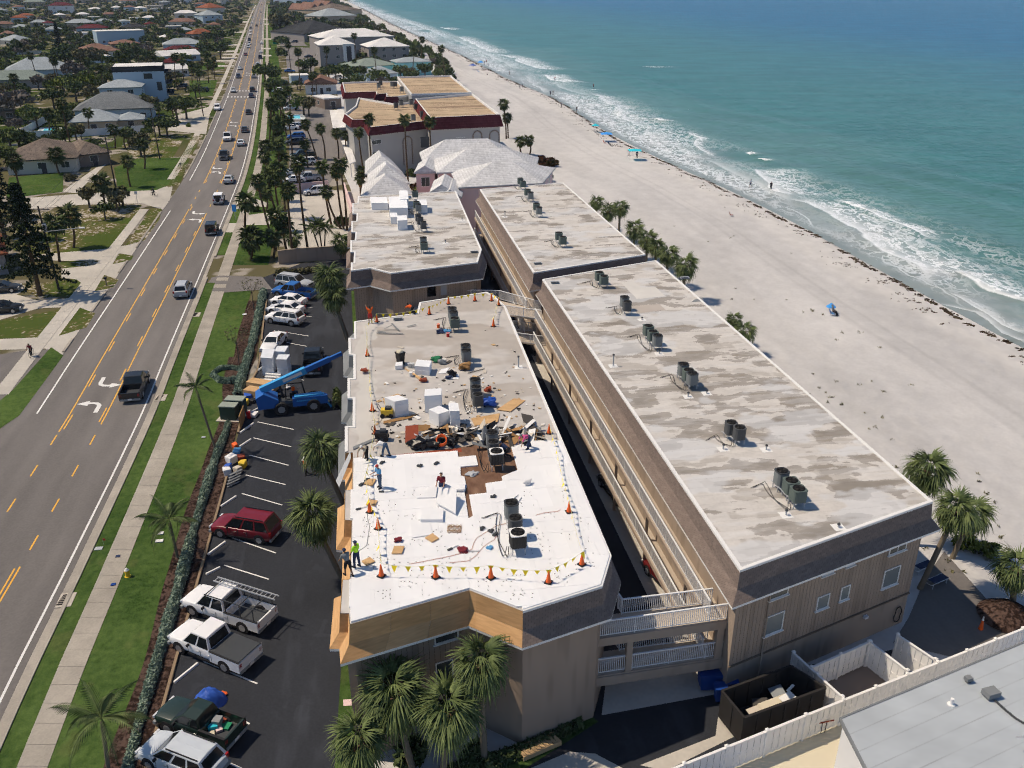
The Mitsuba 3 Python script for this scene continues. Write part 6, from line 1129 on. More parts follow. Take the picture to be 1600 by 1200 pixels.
for (x1, y1), (x2, y2), h, lab in (((391, 604), (432, 611), .75, 'bundle of tan plywood beside the hedge, behind'), ((386, 616), (424, 622), .7, 'bundle of tan plywood beside the hedge, in front')):
    k = thing('plywood_bundle', lab, 'plywood'); a, b = at(x1, y1, .05), at(x2, y2, .05)
    for j in range(6): put('sheet', MB().bar(a + [rng.normal(0, .02), 0, .1 + h * j / 6], b + [rng.normal(0, .02), 0, .1 + h * j / 6], 1.15, h / 6 - .006), 'plywood_flat' if j > 3 else 'lumber', k)
for (x, y), mt, s, lab in (((389, 653), 'fire_red', (.3, .3, .6), 'small red gas bottle by the green cabinet'), ((398, 650), 'white_cloth', (.9, .5, .25), 'white crumpled sacks in the lot near the red bottle'), ((384, 632), 'caution_yellow', (.6, .5, .5), 'orange tool crate behind the green cabinet'), ((388, 622), 'tarp_blue', (.9, .7, .35), 'blue folded tarpaulin behind the green cabinet'), ((396, 628), 'black_plastic', (.7, .6, .25), 'black plastic sack by the blue tarpaulin'),
                        ((368, 700), 'cone_orange', (.3, .6, .4), 'orange hose reel at the head of the material pile'), ((370, 708), 'blue_cloth', (.8, .6, .3), 'light blue sheet on the material pile'), ((362, 722), 'white_cloth', (.9, .8, .6), 'white sacks in the middle of the material pile'), ((376, 718), 'rust_red', (.7, .6, .35), 'brown bag in the middle of the material pile'), ((380, 730), 'caution_yellow', (.7, .5, .55), 'yellow pail cart at the right of the material pile'), ((357, 734), 'tarp_blue', (.4, .5, .5), 'blue drum at the left of the material pile'), ((372, 738), 'sun_bleached', (.6, .5, .5), 'cream crate at the near end of the material pile'), ((356, 742), 'white_cloth', (.8, .6, .6), 'white bag at the near end of the material pile')):
    k = thing('site_material', lab, 'material'); c = at(x, y, .026); r_ = np.random.default_rng(int(x))
    m = mtm(m3.Manifold.batch_hull([m3.Manifold.sphere(.07, 6).translate((s[0] / 2 * a * r_.uniform(.7, 1), s[1] / 2 * b * r_.uniform(.7, 1), .07 + s[2] * q * r_.uniform(.7, 1))) for a in (-1, 1) for b in (-1, 1) for q in (0, 1)])); scene[k] = mikit.ply(m, mt, 30, to_world=T(xform(c, r_.uniform(0, 3))))
k = thing('hand_trolley', 'grey folding trolley lying at the near end of the material pile', 'trolley'); a, b = at(355, 757, .3), at(374, 748, .3)
for t in range(4): put('slat', MB().bar(a + [0, .3 * t, .12 * t], b + [0, .3 * t, .12 * t], .2, .05), 'felt_grey', k)
put('frame', MB().bar(a + [0, -.1, -.2], b + [0, -.1, -.2], .06), 'galvanised', k)
k = thing('utility_cabinet', 'dark green electrical cabinet with pale lid beside the hedge', 'cabinet'); c = at(358, 657)
for dx, dy, sx, h, top in ((0, .4, 1.5, 1.35, 1), (.35, 1.5, 1.7, 1.5, 1)):
    q = c + [dx, dy, 0]; put('cabinet_body', MB().box(q + [0, 0, h / 2 + .06], (sx, .95, h), -.1), 'utility_green', k); put('lid', MB().box(q + [0, 0, h + .1], (sx + .12, 1.05, .1), -.1), 'utility_pale', k)
put('base_slab', MB().box(c + [.15, .9, .04], (2.4, 2.6, .1), -.1), 'pale_concrete', k)
k = thing('wood_panel', 'rust brown wooden panel standing behind the green cabinet', 'panel'); scene[k] = mikit.ply(MB().box(at(378, 652, .7), (.08, 2.4, 1.3), .1).mesh(), 'lumber_dark')
k = thing('tarpaulin', 'crumpled blue tarpaulin thrown over a heap behind the green pickup', 'tarpaulin'); c = at(328, 1096, .02); ph = np.linspace(0, 6.28, 40); rr = np.linspace(0, 1, 12)
P = np.array([[(c[0] + 1.0 * a * math.cos(t), c[1] + .75 * a * math.sin(t), .02 + max(0, .9 * (1 - a ** 2.2)) + .35 * (meshkit.fbm(np.array([a * 4 * math.cos(t), a * 4 * math.sin(t), 1.]), 3) - .5) * (1 if a < .98 else 0)) for t in ph] for a in rr]); scene[k] = mikit.ply(MB().grid(P).mesh(), 'tarp_blue', 40)
for (x, y), mt, lab in (((345, 1098), 'hydrant_yellow', 'yellow scrap of plastic lying by the blue tarpaulin'), ((350, 1086), 'cone_orange', 'orange scrap lying by the blue tarpaulin')):
    k = thing('scrap_piece', lab, 'scrap'); m = mtm(m3.Manifold.batch_hull([m3.Manifold.sphere(.04, 6).translate(tuple(rng.uniform(-.25, .25, 2)) + (.06 + .1 * rng.random(),)) for _ in range(6)])); scene[k] = mikit.ply(m, mt, to_world=T(xform(at(x, y, .03))))
G_P = labels  # tools in the bed of the green pickup
for (x, y), mt, s, lab in (((333, 1136), 'cyan_cloth', (.5, .3, .3), 'bright blue box in the bed of the green pickup'), ((340, 1128), 'grey_plastic', (.5, .45, .5), 'grey tool chest in the bed of the green pickup'), ((342, 1139), 'wall_pink', (.4, .35, .15), 'tan cardboard box in the bed of the green pickup'), ((331, 1148), 'shade_cream', (.45, .3, .15), 'cream box in the rear of the green pickup bed'), ((352, 1134), 'sign_green', (.6, .5, .12), 'teal tray in the bed of the green pickup'), ((348, 1126), 'rust_red', (.4, .3, .2), 'red tool bag in the bed of the green pickup')):
    k = thing('load_item', lab, 'load'); scene[k] = mikit.ply(MB().box(at(x, y, .66 + s[2] / 2), s, rng.uniform(0, 3)).mesh(), mt)
k = thing('fire_hydrant', 'yellow fire hydrant with pale cap on the lawn by the pavement', 'fire hydrant'); c = at(200, 901)
put('barrel', MB().cyl(c, .15, .55, 12).cyl(c, .22, .06, 12), 'hydrant_yellow', k, smooth=40); put('bonnet', MB().cyl(c + [0, 0, .55], .17, .16, 12, .06), 'trim_white', k, smooth=40)
for s in (-1, 1): put('nozzle', MB().cyl((0, 0, 0), .07, .16, 8, axis=0).mesh().apply_translation(c + [.1 * s + (-.08), 0, .42]), 'hydrant_yellow', k)
for (x, y), (w, l), mt, lab in (((154, 857), (.55, .4), 'galvanised', 'small grey utility plate on the verge'), ((250, 833), (.5, .35), 'trim_white', 'upper pale valve cover on the lawn'), ((249, 845), (.55, .35), 'trim_white', 'lower pale valve cover on the lawn'), ((382, 491), (.5, .4), 'trim_white', 'pale round valve cover on the far lawn'), ((318, 683), (.35, .25), 'galvanised', 'small grey cover on the lawn by the leaning palm'), ((184, 869), (.3, .25), 'navy_cloth', 'upper dark blue mark plate on the pavement'), ((177, 913), (.3, .25), 'bin_blue', 'lower blue mark plate on the pavement')):
    k = thing('access_cover', lab, 'cover'); scene[k] = mikit.ply(MB().box(at(x, y, .09), (w, l, .05), .15).mesh(), mt)
k = thing('marker_flag', 'small red utility flag on the verge', 'flag'); c = at(162, 851, .05); put('stake', MB().tube([c, c + [0, 0, .5]], .012, 4), 'galvanised', k); put('flag', MB().box(c + [.1, 0, .45], (.2, .01, .16)), 'fire_red', k)
for (x, y), lab in (((101, 938), 'dark storm drain grate in the near gutter'), ((250, 622), 'dark storm drain grate by the black pickup'), ((305, 492), 'dark storm drain grate in the far gutter')):
    k = thing('storm_drain', lab, 'drain'); c = at(x, y, .05); put('frame', MB().box(c + [.1, 0, .02], (1.0, 1.5, .05), .16), 'pale_concrete', k)
    for j in range(6): put('bar', MB().box(c + [-.05, -.5 + .2 * j, .055], (.5, .12, .03), .16), 'rust_steel', k)
def street_sign(label, x, y, h, w, hh, mat, turn=0.3):
    k = thing('street_sign', label, 'sign'); c = at(x, y); put('post', MB().tube([c, c + [0, 0, h]], .04, 6), 'galvanised', k); put('plate', MB().box(c + [0, -.05, h - hh / 2], (w, .03, hh), turn), mat, k)
street_sign('blue sign on a leaning post beside the pavement', 368, 343, 2.6, .75, 1.2, 'sky_cloth', -.2); street_sign('white sign on the corner by the side street', 215, 318, 2.3, .5, .6, 'trim_white', .4); street_sign('green park sign under the distant trees', 430, 70, 3.0, 2.4, 2.6, 'sign_green', .2)
k = thing('notice_board', 'dark green board on the lawn beside the palm row', 'board'); c = at(423, 238); put('panel', MB().box(c + [0, 0, 1.1], (1.6, .15, 1.6), .1), 'utility_green', k); put('post', MB().box(c + [-.6, 0, .5], (.1, .1, 1.0)), 'dark_metal', k); put('post', MB().box(c + [.6, 0, .5], (.1, .1, 1.0)), 'dark_metal', k)
k = thing('mailbox', 'black mailbox on a post in the dirt patch by the street', 'mailbox'); c = at(167, 447); put('post', MB().box(c + [0, 0, .5], (.1, .1, 1.0)), 'wall_brown', k); put('box', MB().box(c + [0, 0, 1.12], (.3, .55, .25), .2).cyl(c + [0, 0, 1.0], .01, .01), 'black_plastic', k)
k = thing('mailbox', 'grey mailbox on a post on the far verge', 'mailbox'); c = at(283, 264); put('post', MB().box(c + [0, 0, .5], (.1, .1, 1.0)), 'wall_brown', k); put('box', MB().box(c + [0, 0, 1.12], (.3, .55, .25), .2), 'dark_metal', k)
# cyclists
def cyclist(label, x, y, face, shirt):
    c = at(x, y, .06); k = thing('bicycle', 'bicycle under the ' + label, 'bicycle'); X = xform(c, face)
    for s in (-.5, .5): put('wheel', MB().tube([(s + .33 * math.cos(t), 0, .34 + .33 * math.sin(t)) for t in np.linspace(0, 6.283, 19)], .02, 5), 'rubber', k, xf=X)
    put('frame', MB().tube([(-.5, 0, .34), (-.15, 0, .8), (.4, 0, .8), (-.05, 0, .3), (-.5, 0, .34)], .02, 5).tube([(.5, 0, .34), (.38, 0, .95)], .02, 5), 'dark_metal', k, xf=X); put('handlebar', MB().tube([(.3, .25, 1.0), (.4, 0, .98), (.3, -.25, 1.0)], .016, 5), 'steel_black', k, xf=X); put('saddle', MB().box((-.2, 0, .9), (.25, .13, .06)), 'black_plastic', k, xf=X)
    person(label, (X @ np.array([-.1, 0, .06, 1]))[:3], face, shirt, 'black_cloth', lean=35, armL=(45, 5, 60), armR=(45, 5, 60), legL=(60, -10), legR=(30, -25), skin='skin_dark', small=True)
cyclist('rider in dark red shirt on the path across the street', 50, 556, E0 + math.pi, 'maroon_cloth'); cyclist('rider in dark clothes crossing the side street', 241, 306, 2.9, 'black_cloth')
# ---------------------------------------------------------------- the service yard and the neighbour at lower right
def fence(name, label, a, b, h=1.85, bw=.2, gap=.014, post=2.4, both=True):
    """white shadow-box fence: posts with caps, rails and single boards"""
    a, b = np.asarray(a, float), np.asarray(b, float); L = np.linalg.norm(b[:2] - a[:2]); d = np.r_[(b - a)[:2] / L, 0]; n = np.array([d[1], -d[0], 0]); ang = math.atan2(d[1], d[0]); k = thing(name, label, 'fence')
    m = max(1, round(L / post)); nb = int(L / (bw + gap))
    for i in range(m + 1):
        p = a + d * L * i / m; put('post', MB().box(p + [0, 0, h / 2 + .05], (.13, .13, h + .1), ang), 'white_paint', k); put('post_cap', MB().box(p + [0, 0, h + .13], (.19, .19, .06), ang).add(np.vstack([BOXV[4:] * [.19, .19, 0] + p + [0, 0, h + .16], p + [0, 0, h + .24]]), [[0, 1, 4], [1, 3, 4], [3, 2, 4], [2, 0, 4]]), 'white_paint', k)
    for z in (.25, h * .55, h - .04): put('rail', MB().bar(a + [0, 0, z], b + [0, 0, z], .05, .1), 'white_paint', k)
    for i in range(nb):
        s = 1 if i % 2 else -1; put('board', MB().box(a + d * (bw + gap) * (i + .5) + n * .014 * s + [0, 0, .12 + (h - .14) / 2], (bw, .022, h - .14), ang), 'white_paint', k)
    put('top_rail', MB().bar(a + [0, 0, h + .03], b + [0, 0, h + .03], .14, .07), 'white_paint', k); return k
fz = 1.9; q0, q1, q2 = at(1000, 1222, fz), at(1318, 1094, fz), at(1640, 966, fz)
for q in (q0, q1, q2): q[2] = 0
fence('white_fence', 'long white fence from the lower edge to the corner by the grey roof', q0, q1); fence('white_fence', 'long white fence along the grey roof to the right edge', q1, q2)
def gp(x, y): p = at(x, y, fz); p[2] = 0; return p
fence('white_fence', 'white gate panel beside the skip', gp(1240, 1020), gp(1316, 1089), bw=.2); fence('white_fence', 'rear white panel of the bare enclosure', gp(1268, 1043), gp(1358, 1003)); fence('white_fence', 'right white panel of the bare enclosure', gp(1360, 1003), gp(1418, 1048)); fence('white_fence', 'short white panel at the right, beyond the enclosure', gp(1403, 992), gp(1462, 1031))
k = thing('skip', 'long dark roll off skip with pale boards inside, beside the white gate', 'skip'); zt = 2.1; cs = [at(x, y, zt)[:2] for x, y in ((1128, 1080), (1163, 1122), (1290, 1075), (1236, 1041))]
cs = np.array(cs); 
for i in range(4):
    a, b = np.r_[cs[i], .25], np.r_[cs[(i + 1) % 4], .25]; up = np.array([0, 0, zt - .25]); L = np.linalg.norm(b - a)
    put('side', MB().bar(a + up / 2, b + up / 2, .07, zt - .25), 'rust_steel', k); put('top_rail', MB().bar(a + up, b + up, .14, .12), 'rust_steel', k)
    for j in range(1, int(L / .9)): put('rib', MB().bar(a + (b - a) * j / int(L / .9) + [0, 0, .05], a + (b - a) * j / int(L / .9) + up, .16, up=(b - a)), 'rust_steel', k)
put('floor', sheet(cs, .32), 'rust_steel', k)
for (x1, y1), (x2, y2), z, w, mt, lab in (((1172, 1118), (1205, 1105), 1.0, .9, 'sun_bleached', 'pale board at the left inside the skip'), ((1190, 1108), (1232, 1092), 1.2, .8, 'shade_cream', 'cream board in the middle of the skip'), ((1222, 1096), (1240, 1085), 1.5, .6, 'trim_white', 'white scrap on top of the skip load'), ((1205, 1085), (1225, 1078), 1.1, .9, 'grey_plastic', 'grey sheet at the back of the skip'), ((1176, 1100), (1200, 1098), .9, .8, 'membrane_dark', 'dark felt in the skip'), ((1230, 1080), (1240, 1070), 1.5, .15, 'trim_white', 'white post standing in the skip')):
    j = thing('skip_load', lab, 'board'); scene[j] = mikit.ply(MB().bar(at(x1, y1, z), at(x2, y2, z + .2), w, .04).mesh(), mt)
for (x, y), s, lab in (((1107, 1072), (1.3, 1.1, 1.2), 'left blue wheeled bin under the bridge'), ((1133, 1066), (1.2, 1.1, 1.2), 'right blue wheeled bin under the bridge'), ((1124, 1094), (.65, .6, 1.0), 'small blue bin in front of the wheeled bins'), ((1140, 1084), (.7, .6, 1.0), 'small blue bin beside the skip')):
    k = thing('recycling_bin', lab, 'bin'); c = at(x, y, .02); put('tub', MB().tm(trimesh.convex.convex_hull(np.array([(a * s[0] / 2 * (1 if z else .85), b * s[1] / 2 * (1 if z else .85), .12 + z * (s[2] - .12)) for a in (-1, 1) for b in (-1, 1) for z in (0, 1)]) + c)), 'bin_blue', k); put('lid', MB().box(c + [0, 0, s[2] + .05], (s[0] + .1, s[1] + .1, .09)), 'bin_blue', k); put('handle', MB().bar(c + [-s[0] / 2, s[1] / 2 + .05, s[2]], c + [s[0] / 2, s[1] / 2 + .05, s[2]], .05), 'bin_cyan', k)
    for a in (-1, 1): put('wheel', MB().cyl((0, 0, 0), .1, .05, 8, axis=0).mesh().apply_translation(c + [a * s[0] * .36, s[1] * .3, .1]), 'rubber', k)
k = thing('platform', 'tan slatted timber platform lying by the front wall', 'platform'); a, b, c_ = at(803, 1168, .35), at(862, 1143, .35), at(818, 1183, .35)
for j in range(10):
    u = (b - a); v = (c_ - a); put('slat', MB().quad(a + u * (j / 10 + .004), a + u * ((j + 1) / 10 - .006), a + u * ((j + 1) / 10 - .006) + v, a + u * (j / 10 + .004) + v), 'lumber', k)
put('front_board', MB().bar(c_ - [0, 0, .15], c_ + (b - a) - [0, 0, .15], .05, .3), 'lumber', k)
# neighbour: low building with a grey flat roof
nb = thing('neighbour_building', 'low white walled building with a grey flat roof at the lower right corner', 'building'); zr = 4.2; R_ = pts([(1314, 1123), (1640, 988), (1800, 1150), (1420, 1330)], zr)[:, :2]
put('roof', MB().prism(R_, zr - .2, zr), 'flat_grey_roof', nb); put('wall', MB().prism(inset(R_, -.12), 0, zr - .2, cap=False), 'wall_white', nb); e = ccw(R_)
for i in range(4): put('edge_trim', MB().bar(np.r_[inset(R_, .03)[i], zr - .06], np.r_[inset(R_, .03)[(i + 1) % 4], zr - .06], .1, .2), 'felt_grey', nb)
for (x, y), s, lab in (((1512, 1065), (.35, .3, .22), 'small grey box vent farthest back on the grey roof'), ((1547, 1088), (.75, .55, .3), 'flat grey vent box with cables on the grey roof')):
    k = thing('roof_box', lab, 'vent'); c = at(x, y, zr + .005); put('box', MB().box(c + [0, 0, s[2] / 2 + .1], s, .3), 'felt_grey', k); put('foot', MB().box(c + [0, 0, .06], (s[0] * .7, s[1] * .7, .12), .3), 'dark_metal', k)
k = thing('roof_vent', 'short white pipe vent on the grey roof', 'vent'); c = at(1486, 1101, zr); put('pipe', MB().cyl(c, .09, .4, 10), 'white_paint', k); put('collar', MB().cyl(c, .2, .05, 10), 'white_paint', k)
k = thing('roof_cable', 'pair of dark cables curving over the grey roof', 'cable')
for o in (0, .09): put('cable', MB().tube(resample(pts([(1553, 1094), (1568, 1108), (1585, 1122), (1605, 1134)], zr + .05) + [o, 0, 0], 16), .03, 5), 'dark_metal', k)
k = thing('roof_frame', 'thin metal frame standing at the right of the grey roof', 'frame'); c = at(1600, 1172, zr); put('post', MB().tube([c, c + [0, 0, .9]], .035, 5), 'galvanised', k); put('bar', MB().tube([c + [-.6, 0, .85], c + [.6, 0, .9]], .035, 5), 'galvanised', k)
for (x1, y1), (x2, y2), lab in (((1050, 1225), (1106, 1200), 'left'), ((1106, 1196), (1220, 1160), 'middle'), ((1225, 1158), (1300, 1142), 'right')):
    k = thing('garden_trellis', 'low rusty trellis along the foot of the white fence, %s piece' % lab, 'trellis'); a, b = at(x1, y1, .05), at(x2, y2, .05); L = np.linalg.norm(b - a); put('rail', MB().bar(a + [0, 0, .8], b + [0, 0, .8], .05), 'rust_red', k)
    for j in range(int(L / .25)): put('rod', MB().bar(a + (b - a) * j * .25 / L, a + (b - a) * j * .25 / L + [0, 0, .8], .03, up=(1, 0, 0)), 'rust_steel', k)
k = thing('soil_mound', 'mound of soil and painted dark shade inside a grey kerb at the right edge', 'mound'); c = at(1575, 965); tt = np.linspace(0, 6.283, 30); scene[k] = mikit.ply(MB().grid(np.array([[(c[0] + 1.9 * a * math.cos(t), c[1] + 1.9 * a * math.sin(t), .03 + .8 * (1 - a * a) + .15 * meshkit.noise(np.array([3 * a * math.cos(t), 3 * a * math.sin(t), 0.]), 2)) for t in tt] for a in np.linspace(1, 0, 10)])).mesh(), 'bark_mulch', True)  # soil, with the dark shade beside it put into the mound's shape and colour
k = thing('traffic_cone', 'small orange and white post in front of the soil and shade mound', 'cone'); c = at(1532, 983, .03); put('body', MB().cyl(c, .15, .7, 12, .06), 'cone_orange', k); put('top', MB().cyl(c + [0, 0, .7], .07, .3, 10, .03), 'white_paint', k)
for (x, y), lab in (((1462, 912), 'dark blue sun lounger on the shaded paving behind the end wall'), ((1440, 890), 'second dark blue lounger nearer the wall')):
    k = thing('sun_lounger', lab, 'lounger'); c = at(x, y, .03); X = xform(c, .5); put('frame', MB().tube([(-.9, -.3, .35), (.9, -.3, .35), (.9, .3, .35), (-.9, .3, .35), (-.9, -.3, .35)], .025, 5).tube([(-.7, -.3, .35), (-.7, -.3, 0)], .025).tube([(.7, -.3, .35), (.7, -.3, 0)], .025).tube([(-.7, .3, .35), (-.7, .3, 0)], .025).tube([(.7, .3, .35), (.7, .3, 0)], .025), 'rail_white', k, xf=X); put('bed', MB().box((.2, 0, .36), (1.4, .56, .03)), 'navy_cloth', k, xf=X); put('backrest', MB().bar((-.5, 0, .36), (-1.0, 0, .75), .56, .03), 'navy_cloth', k, xf=X)
# ---------------------------------------------------------------- on the beach
def canopy(label, x, y, w, h, mat, legs=4, arch=.25):
    k = thing('beach_canopy', label, 'canopy'); c = at(x, y); u = np.linspace(-1, 1, 9)
    put('cloth', MB().grid(np.array([[(c[0] + a * w / 2, c[1] + b * w / 2, h + arch * (1 - a * a) * (1 - b * b)) for a in u] for b in u]).transpose(0, 1, 2)), mat, k, smooth=True)
    for a in (-1, 1):
        for b in (-1, 1): put('pole', MB().tube([c + [a * w / 2, b * w / 2, 0], c + [a * w / 2 * .98, b * w / 2 * .98, h]], .03, 5), 'rail_white', k)
canopy('turquoise beach canopy nearest the camera', 991, 250, 2.9, 2.2, 'cyan_cloth'); canopy('wide light blue beach canopy beyond the turquoise one', 947, 221, 2.9, 1.9, 'sky_cloth', arch=.4); canopy('blue pop up canopy far along the beach', 751, 107, 2.6, 2.6, 'sky_cloth', arch=.8)
def umbrella(label, x, y, r, h, mat):
    k = thing('beach_umbrella', label, 'umbrella'); c = at(x, y); put('pole', MB().tube([c, c + [0, 0, h]], .03, 5), 'rail_white', k); t = np.linspace(0, 6.283, 9)
    for i in range(8): put('panel', MB().add([c + [0, 0, h + .1], c + [r * math.cos(t[i]), r * math.sin(t[i]), h - .45], c + [r * math.cos(t[i + 1]), r * math.sin(t[i + 1]), h - .45]], [[0, 1, 2]]), mat, k)
umbrella('small teal beach umbrella beyond the blue canopy', 930, 206, 1.1, 2.1, 'cyan_cloth'); umbrella('dark blue beach umbrella far along the beach', 739, 109, 1.9, 2.4, 'tarp_blue'); umbrella('blue umbrella tilted over a sitter alone on the sand', 1297, 489, .62, 1.25, 'sky_cloth')
def beach_chair(label, x, y, mat, face=0.4):
    k = thing('beach_chair', label, 'chair'); X = xform(at(x, y, .05), face); put('seat', MB().box((0, 0, .25), (.5, .5, .03)), mat, k, xf=X); put('back', MB().bar((-.22, 0, .25), (-.5, 0, .8), .5, .03), mat, k, xf=X); fr = MB()
    for s in (-.25, .25): fr.tube([(.25, s, 0), (-.3, s, .45)], .02, 4).tube([(-.35, s, 0), (.28, s, .42)], .02, 4)
    put('frame', fr, 'galvanised', k, xf=X)
beach_chair('blue folding chair under the lone tilted umbrella', 1301, 493, 'chair_blue', -.4); person('sitter in grey in the blue chair alone on the sand', at(1301, 493, .0), -.5, 'grey_cloth', 'black_cloth', legL=(75, 20), legR=(70, 10), lean=-20, armL=(20, 10, 60), armR=(20, 10, 60), hat='grey_cloth')
for x, y, mt, lab in ((945, 224, 'red_cloth', 'red beach chair under the light blue canopy'), (952, 226, 'navy_cloth', 'dark beach chair under the light blue canopy'), (931, 208, 'navy_cloth', 'dark chair under the small teal umbrella'), (720, 96, 'white_cloth', 'pale beach chair left of the far umbrellas'), (748, 113, 'sky_cloth', 'blue beach chair at the far umbrellas'), (753, 115, 'white_cloth', 'white beach bag chair at the far umbrellas'), (762, 118, 'black_cloth', 'dark beach chair right of the far umbrellas'), (704, 105, 'black_cloth', 'dark low chair alone left of the far umbrellas'), (1143, 338, 'rust_red', 'brown low chair alone on the upper sand'), (955, 229, 'black_cloth', 'dark towel chair in front of the light blue canopy')):
    beach_chair(lab, x, y, mt, rng.uniform(-1, 1))
# ---------------------------------------------------------------- houses and the neighbouring blocks
from shapely.geometry import Point, Polygon
from shapely.prepared import prep
def roof_mesh(F, z, ridge, kind, over=.5):
    """hip, gable or flat roof over the rectangle F (4,2); returns mesh, uv"""
    F = inset(ccw(F), over); a, b, c, d = F
    if np.linalg.norm(b - a) < np.linalg.norm(c - b): a, b, c, d = b, c, d, a
    m1, m2 = (a + d) / 2, (b + c) / 2; w = np.linalg.norm(d - a) / 2; e = (m2 - m1) / np.linalg.norm(m2 - m1); s = w if kind == 'hip' else 0
    s = min(s, np.linalg.norm(m2 - m1) * .49); r1, r2 = m1 + e * s, m2 - e * s; mb, uv = MB(), []
    for poly in ([(a, 0), (b, 0), (r2, 1), (r1, 1)], [(c, 0), (d, 0), (r1, 1), (r2, 1)], [(b, 0), (c, 0), (r2, 1)], [(d, 0), (a, 0), (r1, 1)]):
        P = np.array([np.r_[p, z + ridge * h] for p, h in poly]); u = (P[1] - P[0]) / np.linalg.norm(P[1] - P[0]); t = np.cross(np.cross(u, P[-1] - P[0]), u); t /= np.linalg.norm(t) + 1e-9
        mb.add(P, [[0, 1, 2], [0, 2, 3]] if len(P) == 4 else [[0, 1, 2]]); uv += [((p - P[0]) @ u, (p - P[0]) @ t) for p in P]
    P = np.array([np.r_[p, z] for p in (a, b, c, d)]); mb.add(np.vstack([P, P - [0, 0, .22]]), [[0, 1, 5, 4], [1, 2, 6, 5], [2, 3, 7, 6], [3, 0, 4, 7]][:4]); uv += [(0, 0)] * 8
    mb.add(P - [0, 0, .22], [[0, 3, 2, 1]]); uv += [(0, 0)] * 4
    return mb, np.array(uv)
HOUSES, HN = [], []
def house(label, pa, pb, depth, h, kind, roof, wall, ridge=None, nwin=3, storeys=1, name='house', cat='house', over=.5, group=None, door=True, glass='window_glass', band=None):
    a, b = at(*pa)[:2], at(*pb)[:2]; d = (b - a) / np.linalg.norm(b - a); n = np.array([-d[1], d[0]]); F = np.array([a, b, b + n * depth, a + n * depth]); L = np.linalg.norm(b - a)
    HOUSES.append(Polygon(F).buffer(1.2)); HOUSES.append(Polygon(F - [0, 5 + h]).buffer(.5)) if nwin or 1 else 0; HN.append((F.mean(0), label)); k = thing(name, label, cat, group); ridge = (min(depth, L) * .22 if ridge is None else ridge)
    put('wall', MB().prism(F, 0, h), wall, k)
    if kind == 'flat':
        e = .35 if band is None else 1.7; put('roof', MB().prism(inset(F, .1), h - e + .35, h + .35), roof if band is None else band, k); put('roof_surface', sheet(inset(F, -.3), h + .36), roof, k)
    else:
        m, uv = roof_mesh(F, h + .02, ridge, kind, over); r = put('roof', m, roof, k, uv=uv)
        if kind == 'gable': put('gable', MB().tm(trimesh.convex.convex_hull(np.vstack([np.c_[F, np.full(4, h)], np.c_[((F + np.roll(F, -1 if L >= depth else -1, 0)) / 2)[[1, 3]] if L >= depth else ((F + np.roll(F, -1, 0)) / 2)[[0, 2]], np.full(2, h + ridge * .93)]]))), wall, k)
    if nwin:
        for s in range(storeys):
            z0 = 1.0 + s * (h / storeys)
            for i in range(nwin):
                w = min(1.6, L / nwin * .5); c = L * (i + .5) / nwin
                window(k, a, b, rect=(c - w / 2, c + w / 2, z0, min(z0 + 1.25, h - .25 + 0 * s)), bars=1, sill=False, glass=glass)
            for A_, B_ in ((b, b + n * depth), (a + n * depth, a)): window(k, A_, B_, rect=(depth * .4, depth * .4 + 1.3, z0, min(z0 + 1.2, h - .25)), bars=0, sill=False, glass=glass)
    if door and h < 7: put('door', MB().box(np.r_[a + d * L * .52 - n * .03, 1.05], (1.0, .06, 2.1), math.atan2(d[1], d[0])), 'frame_dark', k)
    return k, a, b, n
H = house
H('tan walled house with a brown tiled hip roof nearest on the left', (14, 274), (122, 268), 15, 3.0, 'hip', 'tile_tan', 'wall_cream', 3.2); H('tiled garage wing in shade beside the tan walled house', (124, 262), (174, 256), 12, 2.7, 'hip', 'tile_tan', 'wall_brown', 2.0, 1)
H('grey house with a pale front roof behind the white garden fence', (112, 209), (184, 206), 9, 3.0, 'hip', 'roof_pale', 'wall_tan', 2.6, 3); H('larger grey hip roofed house behind the pale roofed one', (120, 193), (240, 188), 15, 3.6, 'hip', 'tile_grey', 'wall_blue', 4.0, 4); H('pale roofed garage beside the grey house', (186, 203), (226, 201), 8, 2.6, 'hip', 'roof_pale', 'wall_tan', 1.5, 1)
kM, aM, bM, nM = H('tall white modern house of three storeys with a dark parapet', (184, 161), (263, 158), 14, 11, 'flat', 'roof_white', 'wall_blue', nwin=0, band='roof_charcoal', door=False)
for r_ in ((9.5, 12.0, 7.4, 9.0), (13.2, 14.6, 3.6, 6.2)): window(kM, aM, bM, rect=r_, frame='frame_dark', bars=0, sill=False)
dM = (bM - aM) / np.linalg.norm(bM - aM)
for z in (1, 4.2, 7.6): put('balcony', MB().prism([bM + dM * .1, bM + dM * 2.2, bM + dM * 2.2 + nM * 12, bM + dM * .1 + nM * 12], z + 1.4, z + 1.7, bottom=True), 'roof_charcoal', kM); window(kM, bM, bM + nM * 14, rect=(1, 12, z + 1.9, z + 3.4), frame='frame_dark', bars=4, sill=False)
H('pale blue two storey house in front of the white modern house', (160, 168), (224, 166), 10, 6, 'hip', 'roof_pale', 'wall_blue', 2.0, 2, 2); H('green roofed house at the left edge', (-30, 140), (72, 137), 9, 3.2, 'hip', 'roof_sage', 'wall_grey', 3.0, 3); H('broad pale roofed house behind the green roof, with a dark dormer', (12, 130), (114, 126), 17, 4.6, 'hip', 'roof_pale', 'wall_blue', 4.2, 4)
H('brown walled house at the left edge behind a bare tree', (-32, 192), (26, 188), 12, 3, 'gable', 'tile_grey', 'wall_brown', 1.6); H('red tiled house cut by the left edge', (-70, 440), (14, 428), 12, 3.1, 'hip', 'tile_orange', 'wall_grey', 2.4, 2)
